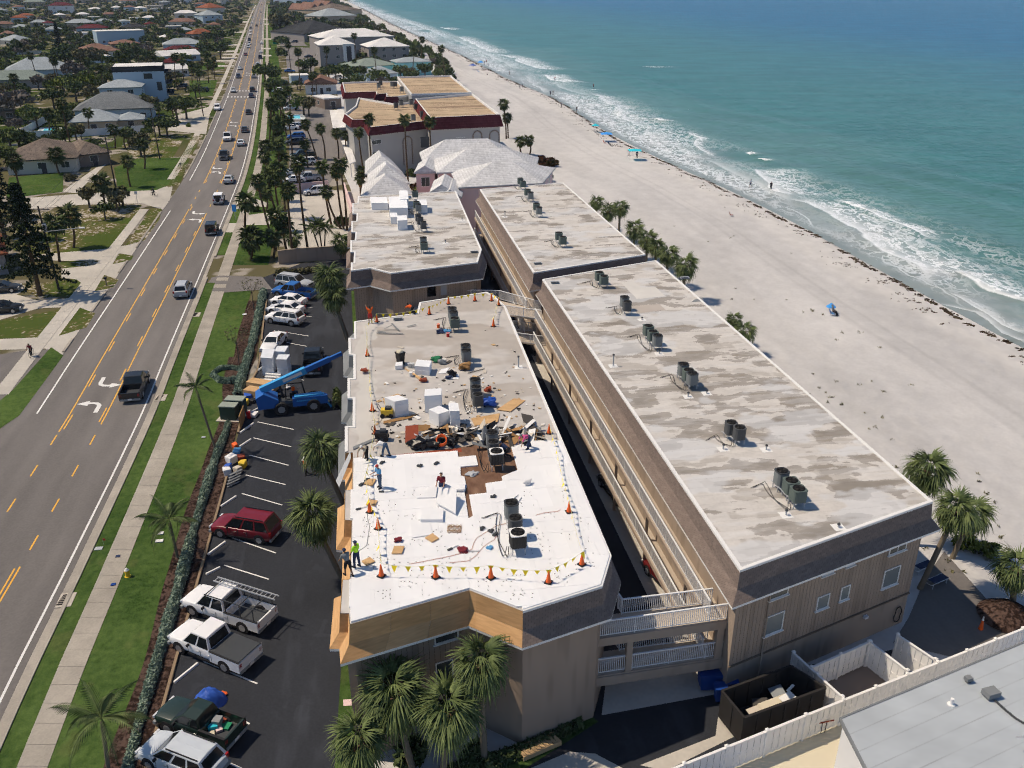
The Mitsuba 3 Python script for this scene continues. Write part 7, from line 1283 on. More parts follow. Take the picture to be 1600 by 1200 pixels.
H('small house with pale wings behind the green lawn', (24, 72), (54, 70), 16, 3, 'hip', 'roof_pale', 'wall_cream', 3, 2); H('long white modern house with flat roof', (154, 70), (228, 67.5), 16, 7.5, 'flat', 'roof_white', 'wall_blue', nwin=4, storeys=1, glass='frame_dark'); H('wide house with a faded pink hip roof', (128, 91), (190, 88), 16, 3, 'hip', 'tile_brown', 'wall_cream', 3.4); H('brown roofed house in front of the long white one', (176, 77), (220, 75.5), 14, 2.8, 'hip', 'tile_brown', 'wall_brown', 2); H('low white building below the pink roof', (141, 99), (175, 97), 9, 2.8, 'flat', 'roof_white', 'wall_white')
H('long pale roofed house near the street', (256, 79), (318, 77.5), 14, 3.2, 'hip', 'roof_pale', 'wall_blue', 3); H('red roofed wing before the long pale roof', (262, 87), (312, 85), 9, 2.7, 'hip', 'tile_red', 'wall_white', 2); H('white gabled house below the red wing', (256, 98), (314, 94.5), 12, 3, 'gable', 'roof_white', 'wall_blue', 2.2); H('red roofed house behind the white modern house', (258, 109), (288, 108), 10, 3, 'hip', 'tile_red', 'wall_white', 2); H('small white roofed house by tall palms', (262, 121), (296, 119), 9, 3, 'gable', 'roof_white', 'wall_white', 1.8)
H('lower orange roofed house', (303, 62), (338, 60.5), 12, 3.5, 'hip', 'tile_orange', 'wall_grey', 3); H('upper orange roofed house by the street', (325, 23), (353, 22), 22, 7, 'hip', 'tile_orange', 'wall_cream', 5); H('pale blue house with grey roof between the orange roofs', (318, 37), (349, 36), 18, 7, 'hip', 'roof_pale', 'wall_blue', 4, 3, 2)
cols = {'w': ('roof_white', 'white'), 'g': ('roof_pale', 'grey'), 'r': ('tile_red', 'red'), 'b': ('tile_brown', 'brown'), 'o': ('tile_orange', 'orange'), 'c': ('roof_charcoal', 'charcoal'), 's': ('roof_sage', 'green')}
NAMED = list(HN)
walls = ['wall_cream', 'wall_white', 'wall_blue', 'wall_tan', 'wall_grey']
for i, (x0, x1, y, c, h) in enumerate([(345, 359, 8, 's', 8), (77, 115, 22, 'r', 9), (-5, 17, 10, 'r', 8), (38, 72, 10, 's', 6), (142, 161, 20, 'w', 4), (122, 141, 29, 'w', 4), (109, 148, 59, 'w', 3), (120, 165, 52, 'r', 3.5), (102, 146, 43, 'g', 3.5), (48, 74, 42, 'g', 3.5), (71, 86, 44, 'r', 4), (30, 54, 31, 'o', 4), (18, 43, 35, 'o', 4), (-6, 20, 46, 'b', 4), (20, 46, 49, 'g', 3), (237, 267, 19, 'w', 4), (217, 230, 18, 'w', 4), (201, 213, 18, 'b', 5), (230, 254, 14, 'w', 4), (256, 267, 12, 'g', 7), (273, 308, 29, 'w', 5), (206, 222, 34, 'w', 3.5), (225, 245, 34, 'w', 3.5), (229, 245, 45, 'r', 3.5), (259, 288, 48, 'w', 3), (264, 305, 42, 'b', 4), (150, 175, 40, 'g', 3.5), (191, 204, 40, 'g', 3.5), (190, 226, 51, 'c', 4), (252, 268, 66, 'w', 3), (150, 161, 20, 'w', 4), (182, 192, 17, 'w', 4), (60, 82, 3, 'b', 6), (120, 150, 5, 'g', 6), (160, 175, 3, 'w', 5), (190, 215, 7, 'b', 5), (285, 300, 4, 'g', 6), (310, 324, 12, 'b', 5), (92, 104, 30, 'w', 4), (52, 62, 19, 'w', 4), (2, 14, 22, 'g', 4), (25, 40, 16, 'b', 4), (262, 275, 3, 'r', 6), (240, 252, 5, 'w', 5), (162, 184, 29, 'b', 4), (140, 158, 33, 'w', 3.5), (0, 24, 62, 'b', 3.5), (70, 96, 54, 'g', 3.5), (330, 346, 47, 'b', 4), (280, 300, 55, 'g', 3.5)]):
    m, n = cols[c]; p = at((x0 + x1) / 2, y); dep = min(18, max(9, .55 * np.linalg.norm(at(x0, y) - at(x1, y))))
    c_, l = min(NAMED, key=lambda t: np.hypot(*(t[0] - p[:2]))); dx, dy = p[:2] - c_
    for w in (' with ', ' behind', ' before', ' in front', ' beside', ' below', ' cut ', ' by ', ' nearest', ' between', ' near ', ' of '): l = l.split(w)[0]
    lab = '%s%s roofed house %s the %s' % ('wide ' if x1 - x0 > 29 else 'small ' if x1 - x0 < 16 else '', n, ('right of' if dx > 0 else 'left of') if abs(dx) > abs(dy) else ('behind' if dy > 0 else 'in front of'), l.replace(',', ''))
    while any(v.get('label') == lab for v in labels.values()): lab = lab.replace(' roofed house', ' roofed house well back', 1) if 'well back' not in lab else 'farther ' + lab
    H(lab, (x0, y), (x1, y - .4), dep, h, 'flat' if (c == 'w' and i % 3 == 0) else 'hip', m, walls[i % 5], nwin=2, storeys=2 if h > 6 else 1, door=False)
# neighbouring blocks towards the beach
def vol(b, px_, z, roof, wall, trim, mans=None, mh=1.15):
    P = ccw(pts(px_, z)[:, :2]); HOUSES.append(Polygon(P).buffer(1)); put('roof', MB().prism(P, z - .1, z), roof, b); put('wall', MB().prism(inset(P, -.02), 0, z - .1, cap=False), wall, b)
    mb = MB()
    for i in range(len(P)): mb.bar(np.r_[inset(P, -.1)[i], z + .2], np.r_[inset(P, -.1)[(i + 1) % len(P)], z + .2], .25, .5)
    put('parapet', mb, trim, b)
    if mans:
        r = lambda o: inset(P, o)
        for i in range(len(P)):
            e = P[(i + 1) % len(P)] - P[i]
            if e[1] > 0 and abs(e[0]) < .8 * abs(e[1]): continue
            if e[0] < 0 and abs(e[0]) > abs(e[1]): continue
            q = [np.r_[r(.05)[i], z + .42], np.r_[r(.05)[(i + 1) % len(P)], z + .42], np.r_[r(.7)[(i + 1) % len(P)], z - mh], np.r_[r(.7)[i], z - mh]]; L = np.linalg.norm(e)
            put('mansard', MB().quad(q[3], q[2], q[1], q[0]), mans, b, uv=np.array([(0, mh), (L, mh), (L, 0), (0, 0)]))
            put('soffit', MB().quad(q[3], np.r_[r(0)[i], z - mh], np.r_[r(0)[(i + 1) % len(P)], z - mh], q[2]), trim, b)
    return P
RM = thing('red_edged_block', 'pale block with flat ochre roofs at four levels edged in dark red tile', 'building')
P1 = vol(RM, [(579.5, 202), (674, 191), (652, 160), (618, 165), (560, 155), (556, 168), (539, 181), (551, 190), (572, 190)], 9.6, 'ochre_roof', 'wall_stone', 'wall_white', 'tile_red')
vol(RM, [(539, 147), (588, 145.5), (588, 150), (604, 148), (604, 154), (622, 153), (642, 150), (621, 129), (590, 129), (535, 131)], 9.6, 'ochre_roof', 'wall_stone', 'wall_white', 'tile_red'); P3 = vol(RM, [(672, 187), (781, 182), (738, 149), (649, 157)], 11.2, 'ochre_roof', 'wall_stone', 'wall_white', 'tile_red', 2.0); vol(RM, [(643, 149.5), (737, 147), (704, 120), (621, 122)], 10.9, 'ochre_roof', 'wall_stone', 'wall_white')
A, B = (pts([q], 9.6)[0, :2] for q in ((579.5, 202), (674, 191)))
for c in ([(581, 215), (595, 215), (595, 225), (581, 225)], [(582, 237), (596, 237), (596, 246), (582, 246)]): window(RM, A, B, c, bars=1, sill=False)
A3, B3 = (pts([q], 11.2)[0, :2] for q in ((672, 187), (781, 182))); window(RM, A3, B3, [(713, 207), (725, 207), (725, 215), (713, 215)], bars=1, sill=False); on_edge(RM, A3, B3, [(657, 214), (671, 230)], 'window_glass', 'balcony_glazing')
for A_, B_, x0, x1, y0, y1 in ((A, B, 629, 645, 214, 256), (A3, B3, 739, 753, 205, 226), (A3, B3, 765, 780, 204, 226)):
    s0, z1 = on_wall((x0, y0), A_, B_); s1, z0 = on_wall((x1, y1), A_, B_); d = (B_ - A_) / np.linalg.norm(B_ - A_); n = np.array([d[1], -d[0]]); r = (s1 - s0) / 2
    put('arch_trim', MB().tube([np.r_[A_ + d * s0 + n * .06, z0]] + [np.r_[A_ + d * ((s0 + s1) / 2 - r * math.cos(t)) + n * .06, z1 - r + r * math.sin(t)] for t in np.linspace(0, math.pi, 11)] + [np.r_[A_ + d * s1 + n * .06, z0]], .12, 5), 'wall_brown', RM)
for i, (x, y, z) in enumerate([(627, 168, 9.6), (619, 172, 9.6), (643, 167, 9.6), (650, 174, 9.6), (646, 192, 9.6), (660, 186, 9.6), (592, 140, 9.6), (595, 136, 9.6), (628, 146, 9.6), (618, 138, 9.6), (613, 138, 9.6)]):
    UNITS['gd'[i % 2]].place('air_conditioner', 'dark unit on the ochre roofs, number %s from the camera' % ('one two three four five six seven eight nine ten eleven'.split()[i]) if 0 else ('dark unit on the ochre roofs ' + ('in the right pair', 'at the left of the near roof', 'by the high wall', 'against the high wall corner', 'on the white pad', 'at the front of the near roof', 'on the far left roof', 'at the back of the far left roof', 'beside the far high wall', 'left of two on the far pad', 'right of two on the far pad')[i]), 'air conditioner', xform(at(x, y, z + .02), .3, 1.3), 'units on the ochre roofs')
for q, lab in (([(515, 172), (536, 171), (548, 198), (520, 200)], 'white flat carport roof beside the ochre roofed block'), ([(533, 220), (545, 218), (556, 252), (546, 256)], 'long white canopy roof along the left wall of the ochre roofed block')):
    k = thing('carport', lab, 'carport'); P = ccw(pts(q, 3)[:, :2]); put('roof', MB().prism(P, 2.85, 3, bottom=True), 'roof_white', k)
    for c in inset(P, -.3): put('post', MB().box(np.r_[c, 1.42], (.15, .15, 2.85)), 'trim_white', k)
# pink walled houses with white tiled roofs
def pink(label, px_, z, ridge, kind, wing=None):
    """px_: eave corners at z: front left, front right, back right, back left"""
    F = pts(px_, z)[:, :2]; HOUSES.append(Polygon(F).buffer(1)); k = thing('pink_house', label, 'house', 'pink walled houses with white tile roofs'); put('wall', MB().prism(inset(F, -.4), 0, z, cap=False), 'wall_pink', k); m, uv = roof_mesh(F, z, ridge, kind, 0); put('roof', m, 'tile_white', k, uv=uv); P = ccw(inset(F, -.4))
    for j in range(4):
        a, b = P[j], P[(j + 1) % 4]
        if (b - a)[0] > 2 or (b - a)[1] < -2:
            for s in (.3, .7): window(k, a, b, rect=(np.linalg.norm(b - a) * s - .6, np.linalg.norm(b - a) * s + .6, z - 2.2, z - .9), bars=1, sill=False)
    return k
k1 = pink('white tiled house nearest the weathered roofs', [(716, 293), (848, 286), (868, 262), (704, 268)], 7.6, 2.6, 'hip'); pink('white tiled house in the middle of the three seaward ones', [(682, 270), (838, 262), (842, 246), (675, 250)], 7.8, 2.8, 'hip'); pink('white tiled house at the back of the three seaward ones', [(660, 252), (800, 250), (800, 232), (655, 238)], 7.8, 3.0, 'hip')
for (x, y), w, h_, lab in (((690, 292), 3.2, 8.2, 'pink gabled bay before the middle white tiled house'), ((664, 262), 3.2, 8.2, 'pink gabled bay before the back white tiled house'), ((703, 300), 3.0, 7.6, 'pink gabled bay at the nearest white tiled house')):
    c = at(x, y, h_)[:2]; F = np.array([c + [-w / 2, 0], c + [w / 2, .4], c + [w / 2, 8], c + [-w / 2, 8]]); k = thing('pink_bay', lab, 'bay'); put('wall', MB().prism(F, 0, h_ - .8, cap=False), 'wall_pink', k); m, uv = roof_mesh(F, h_ - .8, 1.2, 'gable', .35); put('roof', m, 'tile_white', k, uv=uv); put('gable', MB().tm(trimesh.convex.convex_hull(np.vstack([np.c_[F, np.full(4, h_ - .9)], np.c_[[(F[0] + F[1]) / 2, (F[2] + F[3]) / 2], [h_ + .25] * 2]]))), 'wall_pink', k); window(k, F[0], F[1], rect=(w / 2 - .7, w / 2 + .7, h_ - 3.2, h_ - 1.7), bars=1, sill=False)
pink('low white hip roofed house nearest at the left of the pink group', [(562, 312), (646, 306), (636, 286), (566, 290)], 5.6, 2.8, 'hip'); pink('low white hip roofed house second at the left of the pink group', [(574, 292), (640, 286), (628, 268), (574, 272)], 5.8, 2.8, 'hip'); pink('low white hip roofed house third at the left of the pink group', [(570, 272), (630, 270), (612, 250), (570, 252)], 5.8, 2.6, 'hip')
# farther along the beach
H('turquoise walled house with a grey roof by the beach', (622, 119), (674, 117), 11, 5.5, 'hip', 'roof_pale', 'wall_teal', 1.6, 2); H('green grey hip roofed house behind the turquoise one', (560, 121), (622, 117), 16, 4.2, 'hip', 'roof_sage', 'wall_teal', 2.6); H('pale hip roofed house in front of the turquoise one', (574, 131), (622, 129), 11, 3.6, 'hip', 'roof_pale', 'wall_blue', 2.4); H('small beige gabled house with a white wall by the palms', (478, 148), (526, 147), 11, 3.6, 'gable', 'tile_brown', 'wall_white', 2.2, 2); H('low white roofed annex beside the beige house', (508, 171), (534, 169), 10, 3, 'flat', 'roof_white', 'wall_brown', nwin=1); H('low pale walled hut under the far palms', (456, 132), (484, 131), 8, 3, 'flat', 'roof_white', 'wall_blue', nwin=1)
WC = 'wall_brown'; kC, aC, bC, nC = H('grey walled condominium with a white hip roof and a striped stair tower', (502, 107), (557, 105.5), 20, 10, 'hip', 'roof_white', 'wall_grey', 3.4, 3, 3, name='condominium', cat='building', door=False); H('right wing of the white roofed condominium', (578, 104), (640, 102), 18, 8.6, 'hip', 'roof_white', 'wall_grey', 3.4, 4, 3, name='condominium', cat='building', door=False); H('rear wing of the white roofed condominium', (502, 90), (616, 86), 24, 9.6, 'hip', 'roof_white', 'wall_grey', 3.6, 0, name='condominium', cat='building', door=False)
dC = (bC - aC) / np.linalg.norm(bC - aC); put('stair_tower', MB().prism([aC + dC * 10.5 - nC * 1.2, aC + dC * 15.5 - nC * 1.2, aC + dC * 15.5 + nC, aC + dC * 10.5 + nC], 0, 10.4), 'wall_white', kC); put('stair_glass', MB().prism([aC + dC * 12 - nC * 1.26, aC + dC * 14.2 - nC * 1.26, aC + dC * 14.2, aC + dC * 12], 1, 9.4, cap=False), 'frame_dark', kC)
H('huge charcoal roofed building behind the white condominium', (476, 66), (556, 62), 45, 5, 'hip', 'roof_charcoal', 'wall_grey', 7, 0, name='pavilion', cat='building', door=False); H('pale hip roofed hall beyond the charcoal roof', (504, 39), (558, 37), 30, 7, 'hip', 'roof_pale', 'wall_tan', 6, 0, door=False); H('wide tan roofed hall farther along the beach', (514, 30), (566, 28), 40, 8, 'hip', 'tile_tan', 'wall_tan', 6, 0, door=False)
for i, (x0, x1, y) in enumerate([(486, 500, 27), (495, 512, 24), (508, 528, 20)]): H(('left', 'middle', 'right')[i] + ' brown sloping roof of three far along the shore', (x0, y), (x1, y - .5), 40, 7, 'gable', 'tile_brown', 'wall_tan', 6, 0, door=False)
H('blue roofed building on the far shore', (470, 8), (502, 7), 60, 12, 'hip', 'roof_pale', 'wall_blue', 6, 0, door=False); H('orange walled building on the far shore', (503, 6), (513, 5.5), 40, 14, 'flat', 'roof_white', 'terracotta', nwin=0, door=False)
# walls, fences and pools
def wall(name, label, P, h, mat, t=.22):
    k = thing(name, label, name.split('_')[-1]); P = pts(P)
    for a, b in zip(P[:-1], P[1:]): put('panel', MB().bar(a + [0, 0, h / 2], b + [0, 0, h / 2], t, h), mat, k); put('coping', MB().bar(a + [0, 0, h + .03], b + [0, 0, h + .03], t + .1, .08), mat, k)
wall('court_wall', 'tan wall between the near lot and the pale concrete court', [(436, 413), (470, 409), (548, 404)], 2.0, 'stucco_tan'); wall('court_wall', 'low pink wall at the end of the middle lot', [(455, 303), (514, 297)], 1.8, 'wall_pink'); wall('court_wall', 'pink wall along the right of the pale concrete court', [(538, 300), (551, 340)], 1.8, 'wall_pink')
for P, lab in (([(28, 217), (120, 214), (226, 207)], 'white garden fence in front of the grey house'), ([(28, 217), (78, 188)], 'white garden fence at the left of the swimming pool'), ([(2, 86), (66, 84)], 'white garden fence behind the small green lawn')):
    k = thing('garden_fence', lab, 'fence'); P = pts(P)
    for a, b in zip(P[:-1], P[1:]):
        m = max(2, int(np.linalg.norm(b - a) / 2.4))
        for i in range(m): p, q = a + (b - a) * i / m, a + (b - a) * (i + 1) / m; put('panel', MB().bar(p + [0, 0, .95], q + [0, 0, .95], .06, 1.8), 'wall_white', k); put('post', MB().box(p + [0, 0, 1.0], (.14, .14, 2.0)), 'trim_white', k)
def pool(label, P):
    k = thing('swimming_pool', label, 'pool'); P = ccw(pts(P)[:, :2]); put('deck', MB().prism(inset(P, 1.4), .03, .08), 'pool_tile', k); put('coping', MB().prism(inset(P, .3), .03, .11), 'trim_white', k); put('water', sheet(P, .125), 'pool_water', k)
pool('turquoise swimming pool behind the white garden fence', [(66, 207), (88, 207), (88, 201), (70, 201)]); pool('blue swimming pool beside the middle lot', [(449, 186), (470, 186), (468, 180), (450, 180)])
# utility poles and wires
def pole(label, base, top_y, arms=1, drum=False):
    b = at(*base); h = at_depth(base[0], top_y, b[1])[2]; k = thing('utility_pole', label, 'utility pole'); t = b + [-.3, 0, h]; put('shaft', MB().tube([b, t], [.17, .11], 8), 'pole_wood', k)
    for i in range(arms): put('crossarm', MB().bar(t + [-1.3, 0, -.5 - 1.4 * i], t + [1.3, .2, -.5 - 1.4 * i], .1), 'pole_wood', k); [put('insulator', MB().cyl(t + [s, 0, -.45 - 1.4 * i], .05, .18, 6), 'grey_plastic', k) for s in (-1.2, -.6, .6, 1.2)]
    if drum: put('transformer', MB().cyl(t + [.35, -.2, -3.2], .25, .9, 12), 'galvanised', k)
    return t
t0 = pole('utility pole behind the dark conifer, with a grey transformer drum', (92, 452), 322, 1, True); t1 = pole('utility pole at the corner of the side street', (187, 322), 214, 2); t2 = pole('utility pole on the lawn beyond the side street', (250, 249), 168, 1); t3 = pole('utility pole by the white van', (318, 182), 120, 1)
for i, (p, q) in enumerate(((t0, t1), (t1, t2), (t2, t3), (t0 + [-4, -60, 0], t0))):
    k = thing('power_lines', 'thin overhead wires, span %s' % ('by the dark conifer', 'across the side street', 'over the far lawn', 'leaving at the left edge')[i], 'wires')
    for s in (-1.2, .6, 1.2): put('wire', MB().tube([p + (q - p) * u + [s, 0, -.4 - 1.2 * 4 * u * (1 - u) * .5] for u in np.linspace(0, 1, 12)], .018, 3, cap=False), 'steel_black', k)
street_lamp = thing('street_lamp', 'street lamp arm reaching over the street from the transformer pole', 'street lamp'); put('arm', MB().tube([t0 - [0, 0, 3.4], t0 + [4.4, 1.0, -3.1]], .05, 6), 'galvanised', street_lamp); put('lamp_head', MB().box(t0 + [4.6, 1.0, -3.1], (.7, .3, .14)), 'trim_white', street_lamp)
# ---------------------------------------------------------------- palms and trees
def fan_frond(seed, pet=.95, R=.95, nb=17, droop=.5, w=.05):
    """a fan leaf growing along +x from the origin: stalk, then blades folding down at their tips"""
    r_ = np.random.default_rng(seed); mb = MB(); mb.tube([(0, 0, 0), (pet * .6, 0, .05), (pet, 0, 0)], [.03, .02, .015], 4, cap=False)
    for a in np.linspace(-2.0, 2.0, nb):
        a += r_.normal(0, .06); L = R * (1 - .18 * abs(a) / 2) * r_.uniform(.85, 1.1); d = np.array([math.cos(a), math.sin(a), 0]); s = np.array([-d[1], d[0], .5]) * w; P = [np.array([pet, 0, 0]) + d * L * t - [0, 0, droop * L * t ** 2.2 * r_.uniform(.8, 1.4)] for t in (0, .3, .7, 1)]
        v = np.array([P[0] - s * .3, P[0] + s * .3, P[1] - s, P[1] + s, P[2] - s * .8, P[2] + s * .8, P[3]]); mb.add(v, [[0, 2, 3], [0, 3, 1], [2, 4, 5], [2, 5, 3], [4, 6, 5]])
    return mb.mesh()
def feather_frond(seed, L=2.6, nb=26, droop=1.0, leaf=.55, w=.035):
    r_ = np.random.default_rng(seed); t = np.linspace(0, 1, nb); sp_ = np.c_[L * np.sin(t * 1.25) / 1.25, r_.normal(0, .1) * t ** 2 * L, L * (.12 * t - droop * .55 * t ** 2.2)]; mb = MB(); mb.tube(sp_[::3], np.linspace(.03, .008, len(sp_[::3])), 4, cap=False); g = np.gradient(sp_, axis=0); g /= np.linalg.norm(g, axis=1, keepdims=True)
    for i in range(2, nb):
        for s in (-1, 1):
            l = leaf * math.sin(math.pi * min(1, .25 + .8 * t[i])) * r_.uniform(.8, 1.15); side = np.array([-g[i][1], g[i][0], 0]) * s; tip = sp_[i] + (side * .8 + g[i] * .55 - [0, 0, .45]) * l; wv = g[i] * w; mb.add([sp_[i] - wv, sp_[i] + wv, (sp_[i] + tip) / 2 + wv + [0, 0, .06], tip], [[0, 1, 2], [0, 2, 3]])
    return mb.mesh()
def rot(az, el): # frond frame: heading az, raised el
    c, s = math.cos(az), math.sin(az); e, f = math.cos(el), math.sin(el); return np.array([[c * e, -s, -c * f], [s * e, c, -s * f], [f, 0, e]])
FANS = [mikit.ply(fan_frond(i, droop=.5 + .28 * i, nb=21, w=.043), 'palm_leaf') for i in range(4)]; DEADF = mikit.ply(fan_frond(9, droop=.9, nb=11), 'dead_frond'); FEATH = [mikit.ply(feather_frond(i, droop=.8 + .2 * i), 'palm_leaf') for i in range(4)]
def angles(n, seed, lo=-50, hi=82):
    r_ = np.random.default_rng(seed); return [(k * 2.39996 + r_.normal(0, .15), math.radians(hi - (hi - lo) * ((k + .5) / n) ** .85 + r_.normal(0, 6))) for k in range(n)]
def trunk_mesh(b, c, r0, r1, bow=0.0):
    t = np.linspace(0, 1, 9)[:, None]; P = b + (c - b) * t + np.array([bow, 0, 0]) * np.sin(np.pi * t); return MB().tube(P, np.linspace(r0, r1, 9) * (1 + .06 * np.cos(np.arange(9) * 9)), 9)
def near_palm(label, base, crown, R=1.9, n=34, seed=0, kind='fan', dead=4, z=None, rt=.17, wind=0.0):
    """base: picture point of the foot; crown: picture point of the crown's heart, at the same distance (or at the height z)"""
    if z is None: b = at(*base); c = at_depth(*crown, b[1])
    else: c = at(*crown, z); b = np.r_[c[:2] + (0 if base is None else base), 0]
    k = thing('fan_palm' if kind == 'fan' else 'feather_palm', label, 'palm tree'); put('trunk', trunk_mesh(b, c - [0, 0, .25], rt * 1.15, rt), 'trunk_grey', k, smooth=True); S = R / 1.9
    for i, (az, el) in enumerate(angles(n, seed, -55 if kind == 'fan' else -30, 80)):
        M_ = np.eye(4); M_[:3, :3] = rot(az, el) * S * rng.uniform(.88, 1.1); M_[:3, 3] = c
        if kind != 'fan' and wind: M_[:3, :3] = np.array([[1, 0, 0], [0, 1, 0], [0, 0, 1]]) @ M_[:3, :3]
        q = newkey('frond', k); scene[q] = {**(FANS[i % 4] if kind == 'fan' else FEATH[i % 4]), 'to_world': T(M_)}
    for i in range(dead):
        M_ = np.eye(4); M_[:3, :3] = rot(seed + 2.4 * i, -1.25 + .12 * (i % 3)) * S * (.8 + .12 * (i % 4)); M_[:3, 3] = c; q = newkey('dead_frond', k); scene[q] = {**DEADF, 'to_world': T(M_)}
    if kind == 'fan': put('leaf_bases', MB().cyl(c - [0, 0, .75], rt * 1.2, .75, 9, rt * 2.0), 'trunk_brown', k)
    return k
near_palm('fan palm left of three against the front wall, with the fullest crown', (645, 1205), (615, 1086), 2.15, 44, 1); near_palm('lowest fan palm before the front wall, with browned fronds on its left', (690, 1232), (700, 1112), 2.0, 40, 2, dead=4); near_palm('fan palm at the right before the front wall, under the plywood edge', (757, 1192), (750, 1037), 1.75, 36, 3); near_palm('fan palm cut by the lower edge beside the lawn strip', (600, 1250), (560, 1158), 1.7, 34, 4)
near_palm('fan palm growing by the crumpled flashing at the roof edge', (556, 830), (500, 703), 1.8, 40, 5); near_palm('fan palm beside the plywood panels of the left roof edge', (535, 905), (489, 808), 1.95, 42, 6); near_palm('tall leaning fan palm of the pair at the end of the near lot', (541, 530), (513, 436), 2.2, 44, 7); near_palm('shorter fan palm of the pair at the end of the near lot', (546, 536), (521, 462), 1.9, 36, 8)
near_palm('tall fan palm behind the corner of the beach side roof', (1437, 920), (1494, 797), 1.75, 36, 11, dead=3); near_palm('fan palm farthest left of three at the seaward corner', (1400, 850), (1450, 735), 1.95, 38, 12, dead=2); near_palm('fan palm right of three at the seaward corner, with a stout trunk', (1488, 872), (1517, 803), 1.7, 34, 13, dead=3); near_palm('fan palm cut by the right edge above the soil and shade mound', (1582, 948), (1587, 890), 1.75, 34, 14)
for i, (x, y, z, R, lab) in enumerate([(932, 316, 4.6, 1.5, 'fan palm peeping left over the far seaward roof'), (951, 330, 4.4, 1.8, 'fan palm next to the first over the far seaward roof'), (969, 325, 5.4, 1.6, 'fan palm with a bare trunk beyond the far seaward roof'), (992, 358, 4.6, 1.8, 'left palm of the row at the joint of the seaward roofs'), (1012, 374, 4.4, 1.9, 'second palm of the row at the joint of the seaward roofs'), (1026, 386, 4.2, 1.7, 'third palm of the row at the joint of the seaward roofs'), (1044, 398, 4.4, 1.9, 'fourth palm of the row at the joint of the seaward roofs'), (1071, 416, 4.6, 2.0, 'last palm of the row at the joint of the seaward roofs'), (1147, 500, 3.0, 1.2, 'low palm just showing over the seaward roof edge'), (1162, 519, 2.6, 1.6, 'second low palm just showing over the seaward roof edge')]):
    near_palm(lab, None, (x, y), R, 30, 20 + i, z=z, dead=1)
near_palm('tall slender feather palm leaning over the pavement', (338, 706), (306, 605), 1.7, 11, 41, 'feather', 0, rt=.09); near_palm('arching feather palm at the middle of the lawn', (278, 872), (264, 812), 2.1, 13, 42, 'feather', 0, rt=.1); near_palm('feather palm at the lower edge of the lawn', (170, 1205), (158, 1122), 2.2, 12, 43, 'feather', 0, rt=.1)
for i, (b, c, lab) in enumerate([((661, 0), (0, 0), '')][:0]): pass
for b, c, i, lab in (((499, 390), (488, 356), 1, 'left'), ((503, 389), (498, 352), 2, 'middle'), ((507, 389), (508, 355), 3, 'right')): near_palm('coconut palm on the pale court, %s of three' % lab, b, c, 1.9, 15, 50 + i, 'feather', 0, rt=.1)
near_palm('broad dark palm against the tan court wall', (533, 405), (532, 378), 1.8, 34, 55); near_palm('fan palm by the left end of the tan court wall', (462, 396), (458, 372), 1.7, 30, 56)
# far palms: one crown mesh each
def crown_mesh(n, pet, R, nb, w, seed, lo=-60, hi=80, feather=False):
    mb = MB()
    for i, (az, el) in enumerate(angles(n, seed, lo, hi)): m = (feather_frond(seed + i, R, 9, 1.0, .6, .09) if feather else fan_frond(seed + i, pet, R, nb, .5, w)); m.vertices = m.vertices @ rot(az, el).T; mb.tm(m)
    return mb.mesh()
CR = [crown_mesh(26, .75, .85, 9, .1, s) for s in (1, 2, 3)]; CRF = [crown_mesh(14, 0, 2.0, 9, .1, s, -30, 75, True) for s in (4, 5)]; CRP = [[mikit.ply(m, mt) for m in CR] for mt in ('palm_far', 'palm_dark')]; CFP = [mikit.ply(m, 'palm_far') for m in CRF]
def far_palm(label, base, crown, R=1.5, skirt=True, feather=False, dark=0, group=None, w=None):
    if w is None: b = at(*base); c = at_depth(*crown, b[1])
    else: b, c = w
    k = thing('palm_tree', label, 'palm tree', group); i = int(abs(b[0] * 7 + b[1])) % 3; M_ = xform(c, i * 1.3 + b[0], R / 1.5); scene[newkey('crown', k)] = {**(CFP[i % 2] if feather else CRP[dark][i]), 'to_world': T(M_)}
    put('trunk', trunk_mesh(b, c - [0, 0, .2], .2, .13, rng.normal(0, .25)), 'trunk_brown', k)
    if skirt and not feather: put('dead_skirt', MB().cyl(c - [0, 0, 1.5], .25, 1.3, 7, .55), 'dead_frond', k)
    return k
row = 'palms beside the lots along the street'
